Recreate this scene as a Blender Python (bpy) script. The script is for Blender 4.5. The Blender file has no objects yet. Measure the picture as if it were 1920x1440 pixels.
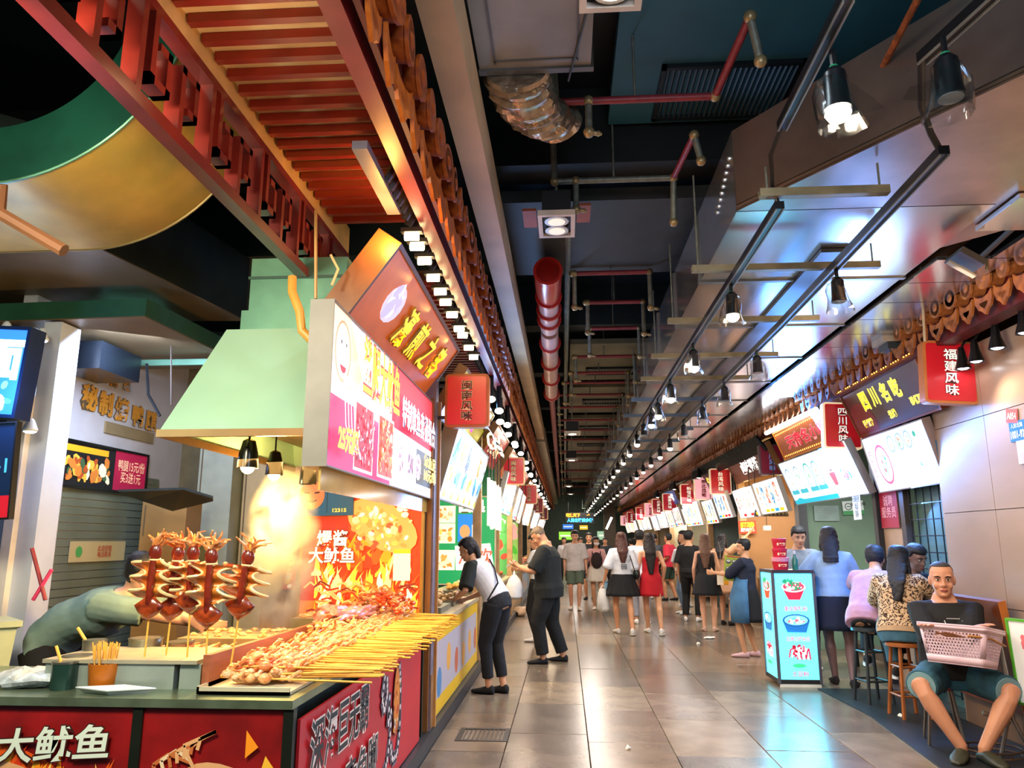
import bpy, math, random
import numpy as np
from mathutils import Vector, Matrix, noise
V = Vector
rnd = random.Random(7)
S = bpy.context.scene
COL = S.collection
R_ = math.radians

# ---------------------------------------------------------------- camera, world, exposure
CH, CF = 1.48, 1420.0                      # camera height (m), focal length in pixels of the 1920 frame
PITCH = math.atan(295 / CF); YAW = math.atan(100 / math.hypot(295, CF))
cam = bpy.data.cameras.new('camera'); co = bpy.data.objects.new('camera', cam); COL.objects.link(co)
co.location = (0, 0, CH); co.rotation_euler = (math.pi / 2 + PITCH, 0, YAW)
cam.sensor_width = 36; cam.lens = CF / 1920 * 36; cam.clip_start = .05; cam.clip_end = 200
S.camera = co
w = bpy.data.worlds.new('hall_air'); S.world = w; w.use_nodes = True
w.node_tree.nodes['Background'].inputs[0].default_value = (.30, .42, .55, 1)
w.node_tree.nodes['Background'].inputs[1].default_value = .10
S.view_settings.view_transform = 'Standard'; S.view_settings.look = 'None'
S.view_settings.exposure = .35; S.view_settings.gamma = 1; S.view_settings.use_curve_mapping = False
S.cycles.max_bounces = 6; S.cycles.diffuse_bounces = 3; S.cycles.glossy_bounces = 3
S.cycles.transparent_max_bounces = 10; S.cycles.caustics_reflective = False; S.cycles.caustics_refractive = False
S.cycles.sample_clamp_indirect = 4; S.cycles.volume_bounces = 0; S.cycles.volume_step_rate = 3

def lin(h):
    h = h.lstrip('#'); c = [int(h[i:i + 2], 16) / 255 for i in (0, 2, 4)]
    return [x / 12.92 if x <= .04045 else ((x + .055) / 1.055) ** 2.4 for x in c] + [1]

def lamp(kind, loc, power, hexc, size=.3, to=None, parent=None, spot=None, sy=None, name='light'):
    l = bpy.data.lights.new(name, kind); o = bpy.data.objects.new(name, l); COL.objects.link(o)
    l.energy = power; l.color = lin(hexc)[:3]
    if kind == 'AREA':
        l.size = size
        if sy: l.shape = 'RECTANGLE'; l.size_y = sy
    else: l.shadow_soft_size = size
    if spot: l.spot_size = R_(spot); l.spot_blend = .6
    o.location = loc
    if to is not None: o.rotation_euler = (V(to) - V(loc)).to_track_quat('-Z', 'Y').to_euler()
    if parent: o.parent = parent
    return o

# added area lights standing for general light over aisle and shops, without fittings
for yy in (7, 13, 20, 28, 37):
    lamp('AREA', (.6, yy, 3.0), 80, '#fff0e2', .5, (.6, yy, 0), sy=3.5)
for yy in (9.5, 14, 19, 25, 32):
    lamp('AREA', (-1.5, yy, 2.5), 80, '#ffe2bc', .4, (-1.3, yy, 0), sy=2.4)
    lamp('AREA', (3.7, yy, 2.5), 75, '#f2f2f0', .4, (3.4, yy, 0), sy=2.4)
lamp('AREA', (1.9, 4.4, 2.9), 34, '#ffe8d4', .4, (2.8, 5.6, 0), sy=1.2)
lamp('AREA', (.5, .6, 3.0), 38, '#e4ecff', .8, (.4, 5, 0), sy=1.5)
lamp('AREA', (3.05, 7.6, 2.25), 60, '#6fa4ff', .4, (1.6, 6.2, 0), sy=1.4)      # spill of the lit menus on the right
lamp('AREA', (2.9, 9.6, 2.75), 45, '#4f98ff', .5, (1.7, 6.6, 3.4), sy=1.6)  # added blue uplight on the ducts, standing for glow of the right menus
lamp('AREA', (-.6, 8.5, 2.3), 30, '#7fb4ff', .5, (1.2, 6.5, 3.3), sy=1.6)      # spill of the blue menu on the left
lamp('POINT', (-2.5, 1.9, 2.35), 24, '#eeffdc', .12)                            # added fill from out of view for counter front, hood and elbow duct
lamp('AREA', (-1.7, 1.5, 2.75), 62, '#fff0d0', .5, (-1.7, 3.3, 1.0), sy=.5)  # added area fill that brightens the counter's front panels
lamp('SPOT', (-2.9, 1.5, 2.0), 75, '#dcffe8', .1, (-1.5, 3.5, 2.28), spot=42)  # added spot that brightens the hood, no fitting built
lamp('POINT', (2.9, 2.6, 2.5), 26, '#ffdcb0', .12)  # added warm point out of view, brightens the silver duct
lamp('POINT', (-1.1, 2.3, 3.0), 3.5, '#ffc890', .08)  # added warm point that lifts the red slats

# ---------------------------------------------------------------- materials
_m = {}
def mat(hexc, rough=.6, metal=0, em=0, var=.12, sc=6, bump=0, trans=0, alpha=1, coat=0, emhex=None, hex2=None, stretch=None, sample=True):
    key = (hexc, rough, metal, em, var, sc, bump, trans, alpha, coat, emhex, hex2, stretch, sample)
    if key in _m: return _m[key]
    m = bpy.data.materials.new('mat_' + hexc.strip('#')); m.use_nodes = True; _m[key] = m
    nt = m.node_tree; b = nt.nodes['Principled BSDF']; c = lin(hexc)
    b.inputs['Roughness'].default_value = rough; b.inputs['Metallic'].default_value = metal
    b.inputs['Base Color'].default_value = c
    if trans: b.inputs['Transmission Weight'].default_value = trans
    if alpha < 1: b.inputs['Alpha'].default_value = alpha
    if coat: b.inputs['Coat Weight'].default_value = coat; b.inputs['Coat Roughness'].default_value = .15
    if em:
        b.inputs['Emission Color'].default_value = lin(emhex or hexc); b.inputs['Emission Strength'].default_value = em
        if em < 30 or not sample:
            if not sample: m.cycles.emission_sampling = 'NONE'
    if var or bump or hex2:
        t = nt.nodes.new('ShaderNodeTexCoord'); n = nt.nodes.new('ShaderNodeTexNoise')
        n.inputs['Scale'].default_value = sc; n.inputs['Detail'].default_value = 5
        src = t.outputs['Object']
        if stretch:
            mp = nt.nodes.new('ShaderNodeMapping'); mp.inputs['Scale'].default_value = stretch
            nt.links.new(src, mp.inputs[0]); src = mp.outputs[0]
        nt.links.new(src, n.inputs['Vector'])
        if (var or hex2):
            r = nt.nodes.new('ShaderNodeValToRGB')
            r.color_ramp.elements[0].position = .32; r.color_ramp.elements[1].position = .68
            r.color_ramp.elements[0].color = lin(hex2) if hex2 else [x * (1 - var) for x in c[:3]] + [1]
            r.color_ramp.elements[1].color = c if hex2 else [min(1, x * (1 + var)) for x in c[:3]] + [1]
            nt.links.new(n.outputs['Fac'], r.inputs[0]); nt.links.new(r.outputs[0], b.inputs['Base Color'])
        if bump:
            bp = nt.nodes.new('ShaderNodeBump'); bp.inputs['Strength'].default_value = bump; bp.inputs['Distance'].default_value = .02
            nt.links.new(n.outputs['Fac'], bp.inputs['Height']); nt.links.new(bp.outputs[0], b.inputs['Normal'])
    return m
def glow(hexc, s=1.6, sample=False): return mat(hexc, .5, em=s, var=0, sample=sample)
def ink(hexc, em=0): return mat(hexc, .5, em=em, var=0, sample=False)

def plastic_bag():
    if 'bag' in _m: return _m['bag']
    m = bpy.data.materials.new('clear_film'); m.use_nodes = True; nt = m.node_tree; nt.nodes.remove(nt.nodes['Principled BSDF'])
    g = nt.nodes.new('ShaderNodeBsdfGlossy'); g.inputs['Roughness'].default_value = .12; t = nt.nodes.new('ShaderNodeBsdfTransparent')
    t.inputs[0].default_value = (.93, .95, .95, 1)
    mx = nt.nodes.new('ShaderNodeMixShader'); lw = nt.nodes.new('ShaderNodeLayerWeight'); lw.inputs[0].default_value = .45
    nt.links.new(lw.outputs['Facing'], mx.inputs[0]); nt.links.new(t.outputs[0], mx.inputs[1]); nt.links.new(g.outputs[0], mx.inputs[2])
    nt.links.new(mx.outputs[0], nt.nodes['Material Output'].inputs[0]); _m['bag'] = m; return m

# ---------------------------------------------------------------- geometry helpers
class G:
    def __init__(s): s.v = []; s.f = []; s.mi = []; s.mats = []
    def _m(s, m):
        if m is None: return 0
        if m not in s.mats: s.mats.append(m)
        return s.mats.index(m)
    def add(s, vs, fs, m=None):
        o = len(s.v); s.v += [tuple(p) for p in vs]; k = s._m(m)
        s.f += [tuple(i + o for i in f) for f in fs]; s.mi += [k] * len(fs); return s
    def box(s, c, d, rot=None, m=None):
        c = V(c); h = V(d) / 2
        vs = [V((x * h.x, y * h.y, z * h.z)) for x in (-1, 1) for y in (-1, 1) for z in (-1, 1)]
        if rot is not None:
            M = rot if isinstance(rot, Matrix) else Matrix.Rotation(rot, 3, 'Z'); vs = [M @ p for p in vs]
        return s.add([p + c for p in vs], [(0, 1, 3, 2), (4, 6, 7, 5), (0, 4, 5, 1), (2, 3, 7, 6), (0, 2, 6, 4), (1, 5, 7, 3)], m)
    def bbox(s, a, b, m=None):
        a = V(a); b = V(b); return s.box((a + b) / 2, [abs(x) for x in (b - a)], m=m)
    def rings(s, rs, n=12, cap=True, m=None, closed=False):      # rs: (centre, a_vec, b_vec)
        vs = []; fs = []
        for c, a, b in rs:
            for i in range(n):
                t = 2 * math.pi * i / n; vs.append(V(c) + V(a) * math.cos(t) + V(b) * math.sin(t))
        for k in range(len(rs) - 1):
            for i in range(n):
                j = (i + 1) % n; fs.append((k * n + i, k * n + j, (k + 1) * n + j, (k + 1) * n + i))
        if cap: fs.append(tuple(range(n - 1, -1, -1))); fs.append(tuple((len(rs) - 1) * n + i for i in range(n)))
        return s.add(vs, fs, m)
    def tube(s, pts, r, n=8, m=None, cap=True, flat=1, ref=None):
        pts = [V(p) for p in pts]; rs = r if hasattr(r, '__len__') else [r] * len(pts); out = []
        d = (pts[1] - pts[0]).normalized(); a = d.cross(V(ref) if ref else (V((0, 0, 1)) if abs(d.z) < .9 else V((0, 1, 0)))).normalized()
        for i, p in enumerate(pts):
            d = (pts[min(i + 1, len(pts) - 1)] - pts[max(i - 1, 0)]).normalized()
            a = (a - d * a.dot(d)).normalized(); b = d.cross(a)
            out.append((p, a * rs[i], b * rs[i] * flat))
        return s.rings(out, n, cap, m)
    def cap2(s, a, b, r0, r1, n=10, m=None):                     # capsule with round ends
        a = V(a); b = V(b); d = (b - a).normalized()
        pts = [a - d * r0 * .92, a - d * r0 * .6, a, b, b + d * r1 * .6, b + d * r1 * .92]
        return s.tube(pts, [r0 * .35, r0 * .8, r0, r1, r1 * .8, r1 * .35], n, m)
    def cyl(s, a, b, r, n=12, r1=None, m=None): return s.tube([a, b], [r, r if r1 is None else r1], n, m)
    def ell(s, c, r, n=10, k=6, M=None, m=None):
        c = V(c); rs = []
        M = M or Matrix.Identity(3)
        for i in range(k + 1):
            t = math.pi * (i + .12) / (k + .24) - math.pi / 2; q = math.cos(t)
            rs.append((c + M @ V((0, 0, r[2] * math.sin(t))), M @ V((r[0] * q, 0, 0)), M @ V((0, r[1] * q, 0))))
        return s.rings(rs, n, True, m)
    def lathe(s, prof, c=(0, 0, 0), n=20, m=None, cap=True):
        return s.rings([(V(c) + V((0, 0, z)), V((r, 0, 0)), V((0, r, 0))) for r, z in prof], n, cap, m)
    def hexa(s, p, m=None):                                      # 8 corners: 4 of one face (ccw), 4 of the other
        return s.add(p, [(0, 1, 2, 3), (7, 6, 5, 4), (0, 4, 5, 1), (1, 5, 6, 2), (2, 6, 7, 3), (3, 7, 4, 0)], m)
    def prism(s, pts, z0, z1, m=None):
        n = len(pts); vs = [(x, y, z0) for x, y in pts] + [(x, y, z1) for x, y in pts]
        return s.add(vs, [tuple(range(n - 1, -1, -1)), tuple(range(n, 2 * n))] + [(i, (i + 1) % n, n + (i + 1) % n, n + i) for i in range(n)], m)
    def mesh(s, name, m=None, ang=35):
        me = bpy.data.meshes.new(name); me.from_pydata(s.v, [], s.f)
        for x in (s.mats or ([m] if m else [])): me.materials.append(x)
        if len(s.mats) > 1: me.polygons.foreach_set('material_index', s.mi)
        if ang:
            me.polygons.foreach_set('use_smooth', [True] * len(me.polygons)); me.set_sharp_from_angle(angle=R_(ang))
        me.update(); return me
    def obj(s, name, m=None, parent=None, ang=35, **kw):
        o = bpy.data.objects.new(name, s.mesh(name, m, ang)); COL.objects.link(o)
        if parent: o.parent = parent
        for k, v in kw.items(): o[k] = v
        return o

def thing(name, label, cat, loc=(0, 0, 0), rz=0, group=None):
    o = bpy.data.objects.new(name, None); COL.objects.link(o); o.location = loc; o.rotation_euler.z = rz; o.empty_display_size = .1
    o['label'] = label; o['category'] = cat
    if group: o['group'] = group
    return o
NTH = 'first second third fourth fifth sixth seventh eighth ninth tenth eleventh twelfth thirteenth fourteenth fifteenth sixteenth seventeenth eighteenth nineteenth twentieth twenty-first twenty-second twenty-third twenty-fourth twenty-fifth twenty-sixth twenty-seventh'.split()
def tag(o, label, cat, group=None):
    o['label'] = label; o['category'] = cat
    if group: o['group'] = group
    return o
def struct(o): o['kind'] = 'structure'; return o
def dup(root, loc=None, rz=None, label=None, group=None):
    def cp(o, par):
        c = o.copy(); COL.objects.link(c); c.parent = par
        for ch in kids.get(o.name, []): cp(ch, c)
        return c
    kids = {}
    def walk(o):
        kids[o.name] = list(o.children)
        for ch in kids[o.name]: walk(ch)
    key = root.name
    if key not in _kid: walk(root); _kid[key] = kids
    kids = _kid[key]
    c = cp(root, None)
    if loc is not None: c.location = loc
    if rz is not None: c.rotation_euler.z = rz
    if label: c['label'] = label
    if group: c['group'] = group
    return c
_kid = {}

_fw = V((-math.sin(YAW) * math.cos(PITCH), math.cos(YAW) * math.cos(PITCH), math.sin(PITCH)))
_rt = V((math.cos(YAW), math.sin(YAW), 0)); _up = _rt.cross(_fw)
def P(u, v, x=None, y=None, z=None):                             # point of a known plane under a pixel of the photograph
    d = _fw * CF + _rt * (u - 960) - _up * (v - 720)
    t = x / d.x if x is not None else y / d.y if y is not None else (z - CH) / d.z
    return V((0, 0, CH)) + d * t

# ---------------------------------------------------------------- flat print and lettering
_tm = {}
def text_mesh(txt, bold, line, ext):
    k = (txt, bold, line, ext)
    if k not in _tm:
        c = bpy.data.curves.new('t', 'FONT'); c.body = txt; c.size = 1; c.offset = bold; c.space_line = line; c.extrude = ext
        c.align_x = 'CENTER'; c.resolution_u = 3
        o = bpy.data.objects.new('t', c); me = bpy.data.meshes.new_from_object(o)
        vs = [v.co.copy() for v in me.vertices]; fs = [tuple(p.vertices) for p in me.polygons]
        bpy.data.objects.remove(o); bpy.data.curves.remove(c); bpy.data.meshes.remove(me)
        if not vs: vs = [V((0, 0, 0))] * 3; fs = [(0, 1, 2)]
        x0 = min(v.x for v in vs); x1 = max(v.x for v in vs); y0 = min(v.y for v in vs); y1 = max(v.y for v in vs)
        m = V(((x0 + x1) / 2, (y0 + y1) / 2, 0)); _tm[k] = ([v - m for v in vs], fs, x1 - x0, y1 - y0)
    return _tm[k]

class Art:
    def __init__(s, O, R, U, off=.002):
        s.O = V(O); s.R = V(R).normalized(); s.U = (V(U) - s.R * s.R.dot(V(U))).normalized(); s.N = s.R.cross(s.U); s.g = G(); s.k = 0; s.off = off
    def pt(s, x, y, l=0): return s.O + s.R * x + s.U * y + s.N * (s.off + .0004 * l)
    def poly(s, pts, m, l=None):
        if l is None: s.k += 1; l = s.k * .35
        s.g.add([s.pt(x, y, l) for x, y in pts], [tuple(range(len(pts)))], m)
    def rect(s, x, y, w, h, m, l=None): s.poly([(x, y), (x + w, y), (x + w, y + h), (x, y + h)], m, l)
    def ell(s, cx, cy, rx, ry, m, l=None, n=14, rot=0, a0=0, a1=2 * math.pi):
        c, q = math.cos(rot), math.sin(rot); P_ = []
        for i in range(n):
            t = a0 + (a1 - a0) * i / (n if a1 - a0 > 6.2 else n - 1); x = rx * math.cos(t); y = ry * math.sin(t); P_.append((cx + x * c - y * q, cy + x * q + y * c))
        s.poly(P_, m, l)
    def ring(s, cx, cy, rx, ry, th, m, n=20):
        s.k += 1; l = s.k * .35
        a = [s.pt(cx + rx * math.cos(2 * math.pi * i / n), cy + ry * math.sin(2 * math.pi * i / n), l) for i in range(n)]
        b = [s.pt(cx + (rx - th) * math.cos(2 * math.pi * i / n), cy + (ry - th) * math.sin(2 * math.pi * i / n), l) for i in range(n)]
        s.g.add(a + b, [(i, (i + 1) % n, n + (i + 1) % n, n + i) for i in range(n)], m)
    def food(s, x, y, w, h, pal, n=60, sz=.12, shape='e', el=2.2):
        r = rnd
        for i in range(n):
            rx = w * sz * r.uniform(.4, 1) ; ry = rx / r.uniform(1, el)
            cx = x + rx + r.random() * max(.001, w - 2 * rx); cy = y + rx * .8 + r.random() * max(.001, h - 1.6 * rx)
            if shape == 'o' and ((cx - x - w / 2) / (w / 2)) ** 2 + ((cy - y - h / 2) / (h / 2)) ** 2 > .8: continue
            s.ell(cx, cy, rx, ry, r.choice(pal), n=7, rot=r.uniform(0, 3.1))
    def bowl(s, cx, cy, r, rim, pal, body=None):
        if body:
            s.poly([(cx - r, cy), (cx - r * .62, cy - r * .95), (cx + r * .62, cy - r * .95), (cx + r, cy)], body)
        s.ell(cx, cy, r, r * .55, rim, n=22); s.ell(cx, cy, r * .88, r * .45, pal[0], n=20)
        s.food(cx - r * .85, cy - r * .42, r * 1.7, r * .9, pal, 34, .13, 'o')
    def flame(s, x, y, w, h, lean, m):
        L = [(-.5, 0), (-.52, .25), (-.3, .5), (-.22, .75), (0, 1), (.05, .7), (.3, .5), (.42, .62), (.5, .3), (.42, 0)]
        s.poly([(x + a * w * (1 - .3 * b) + lean * b * b * h, y + b * h) for a, b in L], m)
    def line(s, pts, w, m, closed=False):
        s.k += 1; l = s.k * .35
        for (x0, y0), (x1, y1) in zip(pts[:-1], pts[1:]):
            d = math.hypot(x1 - x0, y1 - y0) or 1; nx, ny = -(y1 - y0) / d * w / 2, (x1 - x0) / d * w / 2
            s.g.add([s.pt(x0 + nx, y0 + ny, l), s.pt(x0 - nx, y0 - ny, l), s.pt(x1 - nx, y1 - ny, l), s.pt(x1 + nx, y1 + ny, l)], [(0, 1, 2, 3)], m)
    def build(s, name='artwork', parent=None):
        if s.g.f: return s.g.obj(name, None, parent, ang=0)
    def text(s, txt, cx, cy, h, m, parent, w=None, bold=.012, line=1., out=None, ow=.05, ext=0, shear=0, rot=0, name='lettering', vert=False):
        if vert: txt = '\n'.join(txt)
        for mm, b in ((out, bold + ow), (m, bold)):
            if mm is None: continue
            vs, fs, tw, th = text_mesh(txt, b, line, ext)
            tw2, th2 = text_mesh(txt, bold, line, ext)[2:]
            ky = h / th2; kx = (w / tw2) if w else ky; s.k += 1; l = s.k * .35 + 1; c, q = math.cos(rot), math.sin(rot)
            g = G(); V2 = []
            for v in vs:
                x = (v.x + v.y * shear) * kx; y = v.y * ky
                p = s.pt(cx + x * c - y * q, cy + x * q + y * c, l) + s.N * ((v.z + ext) * ky if ext else 0); V2.append(p)
            o = g.add(V2, fs, mm).obj(name, None, parent, ang=0)
        return o

def board(name, label, cat, p00, p10, p01, th=.06, face=None, frame=None, fw=.03, side=None, group=None, parent=None):
    """a slab with a framed face; p00 lower left seen from its front, p10 lower right, p01 upper left. Returns root, Art, width, height"""
    p00, p10, p01 = V(p00), V(p10), V(p01); R = p10 - p00; U = p01 - p00; w = R.length; R.normalize(); U = U - R * R.dot(U); h = U.length; U.normalize(); N = R.cross(U)
    root = thing(name, label, cat, p00, 0, group) if parent is None else parent
    O = V((0, 0, 0)) if parent is None else p00
    q = lambda x, y, z: O + R * x + U * y + N * z
    face = face or ink('#ffffff')
    G().hexa([q(0, 0, 0), q(w, 0, 0), q(w, h, 0), q(0, h, 0), q(0, 0, -.004), q(w, 0, -.004), q(w, h, -.004), q(0, h, -.004)]).obj('face_panel', face, root, ang=0)
    G().hexa([q(0, 0, -.006), q(w, 0, -.006), q(w, h, -.006), q(0, h, -.006), q(0, 0, -th), q(w, 0, -th), q(w, h, -th), q(0, h, -th)]).obj('case', side or frame or mat('#8d8f8f', .5), root, ang=0)
    if frame:
        g = G()
        for x0, y0, x1, y1 in ((-fw, -fw, w + fw, 0), (-fw, h, w + fw, h + fw), (-fw, 0, 0, h), (w, 0, w + fw, h)):
            g.hexa([q(x0, y0, .012), q(x1, y0, .012), q(x1, y1, .012), q(x0, y1, .012), q(x0, y0, -th), q(x1, y0, -th), q(x1, y1, -th), q(x0, y1, -th)])
        g.obj('frame', frame, root, ang=0)
    return root, Art(O, R, U), w, h
# ---------------------------------------------------------------- people
def ik(a, b, l1, l2, hint):
    d = b - a; L = d.length
    if L > (l1 + l2) * .999: b = a + d * ((l1 + l2) * .999 / L); d = b - a; L = d.length
    d.normalize(); x = (l1 * l1 - l2 * l2 + L * L) / (2 * L); hh = math.sqrt(max(l1 * l1 - x * x, 0))
    n = V(hint); n = (n - d * n.dot(d)).normalized()
    return a + d * x + n * hh, b
_tex = bpy.data.textures.new('cloth_folds', 'CLOUDS'); _tex.noise_scale = .11
_hairtex = bpy.data.textures.new('hair_strands', 'CLOUDS'); _hairtex.noise_scale = .03
def soft(o, vox, it=4, disp=0, tex=None):
    r = o.modifiers.new('fuse', 'REMESH'); r.mode = 'VOXEL'; r.voxel_size = vox; r.use_smooth_shade = True
    s = o.modifiers.new('smooth', 'SMOOTH'); s.iterations = it; s.factor = .5
    if disp:
        d = o.modifiers.new('folds', 'DISPLACE'); d.texture = tex or _tex; d.strength = disp; d.mid_level = .5
    return o
def cloth(hexc, **k): return mat(hexc, .85, var=k.pop('var', .1), sc=k.pop('sc', 9), **k)
SKIN = {}
def skin(h):
    if h not in SKIN:
        m = mat(h, .48, var=.06, sc=14); SKIN[h] = m
        b = m.node_tree.nodes['Principled BSDF']; b.inputs['Subsurface Weight'].default_value = .12; b.inputs['Subsurface Radius'].default_value = (.02, .008, .004)
    return SKIN[h]

def hand(g, W, D, N, s, sg, curl=.35, spread=0):
    D = D.normalized(); N = (N - D * N.dot(D)).normalized(); Sx = D.cross(N) * sg    # Sx points to the thumb side
    g.rings([(W - D * .02 * s, Sx * .026 * s, N * .02 * s), (W + D * .02 * s, Sx * .034 * s, N * .017 * s), (W + D * .06 * s, Sx * .041 * s, N * .015 * s), (W + D * .095 * s, Sx * .039 * s, N * .012 * s)], 12)
    for i, L in enumerate((.072, .08, .074, .058)):
        p = W + D * .085 * s + Sx * (1.5 - i) * .0215 * s; pts = [p - D * .02 * s]; a = 0
        dd = (D + Sx * (1.5 - i) * (.06 + spread)).normalized()
        for q in range(3):
            pts.append(p.copy()); p = p + (dd * math.cos(a) + N * math.sin(a)) * L * s / 2.6; a += curl
        pts.append(p); g.tube(pts, [.0095 * s, .0098 * s, .0092 * s, .0085 * s, .006 * s], 8)
    p = W + D * .02 * s + Sx * .022 * s; t = (D * .72 + Sx * .62 + N * .3).normalized()
    g.tube([p, p + t * .03 * s, p + t * .062 * s + N * .006 * s, p + (t * .9 + D * .25).normalized() * .088 * s + N * .014 * s], [.014 * s, .013 * s, .0105 * s, .007 * s], 8)

HEADR = [(-.122, .018, .066, .03), (-.112, .034, .08, .005), (-.09, .05, .086, -.035), (-.06, .061, .087, -.062), (-.03, .068, .087, -.08), (.0, .073, .084, -.093), (.03, .077, .087, -.1), (.065, .075, .079, -.1), (.095, .062, .058, -.086), (.113, .042, .033, -.062), (.122, .018, .004, -.03)]

def person(label, x, y, rot=0, h=1.7, fem=0, fat=1., lean=0, side=0, twist=0, pz=None, py=0, px=0, head=(0, 0, 0), hl=None, hr=None, fl=None, fr=None,
           eh=None, kh=None, sk='#d29c78', vox=.011, top=None, bottom=None, hair=('short', '#15110f'), shoes='#f2f0ec', face=1, hsc=1., curl=.35, hn=None, cat='person', footrot=(12, -12), feet=True, group=None):
    s = h / 1.75; root = thing('person', label, cat, (x, y, 0), R_(rot), group)
    Z = V((0, 0, 1)); ln = R_(lean); sd = R_(side)
    U = V((math.sin(sd), math.sin(ln) * math.cos(sd), math.cos(ln) * math.cos(sd)))
    tw = R_(twist); R = V((math.cos(tw), math.sin(tw), 0)); Fv = U.cross(R).normalized(); R = Fv.cross(U).normalized()
    pel = V((px, py, (pz if pz is not None else .93 * s))); Up = (Z * .6 + U * .4).normalized() if pz is None else (Z * .35 + U * .65).normalized()
    def T(d):
        d *= s; k = min(1, max(0, d / (.3 * s))); return pel + (Up * (1 - k) + U * k).normalized() * d
    w_sh = .165 if not fem else .148
    if fem: prof = [(-.12, .135, .10), (-.04, .162, .118), (.03, .155, .112), (.14, .118, .088), (.22, .122, .09), (.32, .14, .115), (.41, .15, .095), (.46, .13, .075), (.50, .062, .055), (.55, .048, .048)]
    else: prof = [(-.12, .13, .10), (-.04, .158, .115), (.05, .152, .11), (.15, .145, .1), (.25, .158, .11), (.35, .175, .118), (.42, .178, .10), (.47, .145, .08), (.505, .075, .062), (.56, .056, .056)]
    g = G()
    def TR(d, a, b, e=0): return (T(d), R * (a * fat * s + e), Fv * (b * fat * s + e))
    g.rings([TR(*p) for p in prof], 18)
    # legs
    FL = V(fl) if fl else V((-.10 * s, 0, .0)); FR = V(fr) if fr else V((.10 * s, 0, 0))
    joints = {}
    for k, F0, hx in (('l', FL, -1), ('r', FR, 1)):
        hip = pel + R * hx * .088 * s * fat - Z * .02 * s; an = F0 + Z * .085 * s
        kn, an = ik(hip, an, .425 * s, .425 * s, V(kh[0 if k == 'l' else 1]) if kh else Fv * 1 + R * hx * .15)
        joints[k] = (hip, kn, an)
        f = fat ** .7 * s
        mid = (hip + kn) / 2; c1 = kn.lerp(an, .3); c2 = kn.lerp(an, .65); bk = -(an - kn).cross(R).cross(an - kn).normalized() * 0
        g.tube([hip, hip.lerp(kn, .3), hip.lerp(kn, .7), kn, kn.lerp(an, .12), c1 - Fv * .008, c2, an, an - Z * .03 * s], [.088 * f, .085 * f, .063 * f, .055 * f, .05 * f, .057 * f, .043 * f, .034 * f, .03 * f], 12)
        fa = R_(footrot[0 if k == 'l' else 1]); fd = V((-math.sin(fa), math.cos(fa), 0)); fr_ = V((math.cos(fa), math.sin(fa), 0))
        if not fem or 1:
            b = an - Z * .05 * s
            g.rings([(b - fd * .05 * s + Z * .005, fr_ * .022 * s, Z * .025 * s), (b - fd * .02 * s, fr_ * .03 * s, Z * .034 * s), (b + fd * .05 * s - Z * .004, fr_ * .036 * s, Z * .03 * s), (b + fd * .11 * s - Z * .012 * s, fr_ * .042 * s, Z * .018 * s), (b + fd * .155 * s - Z * .018 * s, fr_ * .036 * s, Z * .011 * s), (b + fd * .175 * s - Z * .02 * s, fr_ * .02 * s, Z * .007 * s)], 12)
        joints['f' + k] = (an, fd, fr_)
    # arms
    for k, Ht, hx in (('L', hl, -1), ('R', hr, 1)):
        sh = T(.43) + R * hx * w_sh * s * fat ** .5
        tgt = V(Ht) if Ht else sh + R * hx * .07 + Fv * .05 - Z * .5 * s
        hint = V(eh[0 if k == 'L' else 1]) if eh else (-Fv + R * hx * .5 - Z * .4)
        el, wr = ik(sh, tgt, .285 * s, .245 * s, hint); f = fat ** .6 * s * (.9 if fem else 1)
        g.tube([sh - R * hx * .03, sh, sh.lerp(el, .35), el, el.lerp(wr, .25), el.lerp(wr, .7), wr], [.05 * f, .054 * f, .045 * f, .037 * f, .039 * f, .03 * f, .024 * f], 12)
        nn = V(hn[0 if k == 'L' else 1]) if hn else (-R * hx)
        d = (wr - el).normalized(); hand(g, wr + d * .02 * s, d, nn, s, hx if nn.cross(d).dot(Fv) * 0 + 1 > 0 else -hx, curl)
        joints[k] = (sh, el, wr)
    # head
    hy, hp, hr_ = [R_(a) for a in head]
    A = Matrix((R, Fv, U)).transposed(); Hb = Matrix.Rotation(hy, 3, 'Z') @ Matrix.Rotation(-hp, 3, 'X') @ Matrix.Rotation(hr_, 3, 'Y')
    H0 = Matrix((R, V((-R.y, R.x, 0)).normalized(), Z)).transposed() @ Hb        # head upright in the world, then turned
    hs = s * (1.0 if not fem else .97) * hsc
    nb = T(.53); hc = nb + H0 @ V((0, .02, .125)) * hs
    def hpnt(a, b, c): return hc + H0 @ V((a, b, c)) * hs
    g.tube([T(.48), nb, hc - H0 @ V((0, .025, .04)) * hs], [.056 * s * fat ** .5, .052 * s * fat ** .5, .05 * s * fat ** .5], 12)
    g.rings([(hpnt(0, (f + b) / 2, z), H0 @ V((w_, 0, 0)) * hs, H0 @ V((0, (f - b) / 2, 0)) * hs) for z, w_, f, b in HEADR], 20)
    g.tube([hpnt(0, .078, .022), hpnt(0, .094, -.005), hpnt(0, .103, -.03), hpnt(0, .088, -.04)], [.008 * hs, .010 * hs, .0155 * hs, .012 * hs], 8)
    for e in (-1, 1):
        g.ell(hpnt(e * .017, .088, -.034), (.009 * hs,) * 3, 8, 5)
        g.ell(hpnt(e * .078, -.008, -.008), (.011 * hs, .02 * hs, .034 * hs), 8, 5, H0)
        g.ell(hpnt(e * .034, .07, .032), (.028 * hs, .016 * hs, .009 * hs), 8, 5, H0)
        g.ell(hpnt(e * .042, .06, -.035), (.022 * hs, .022 * hs, .024 * hs), 8, 5, H0)
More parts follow.
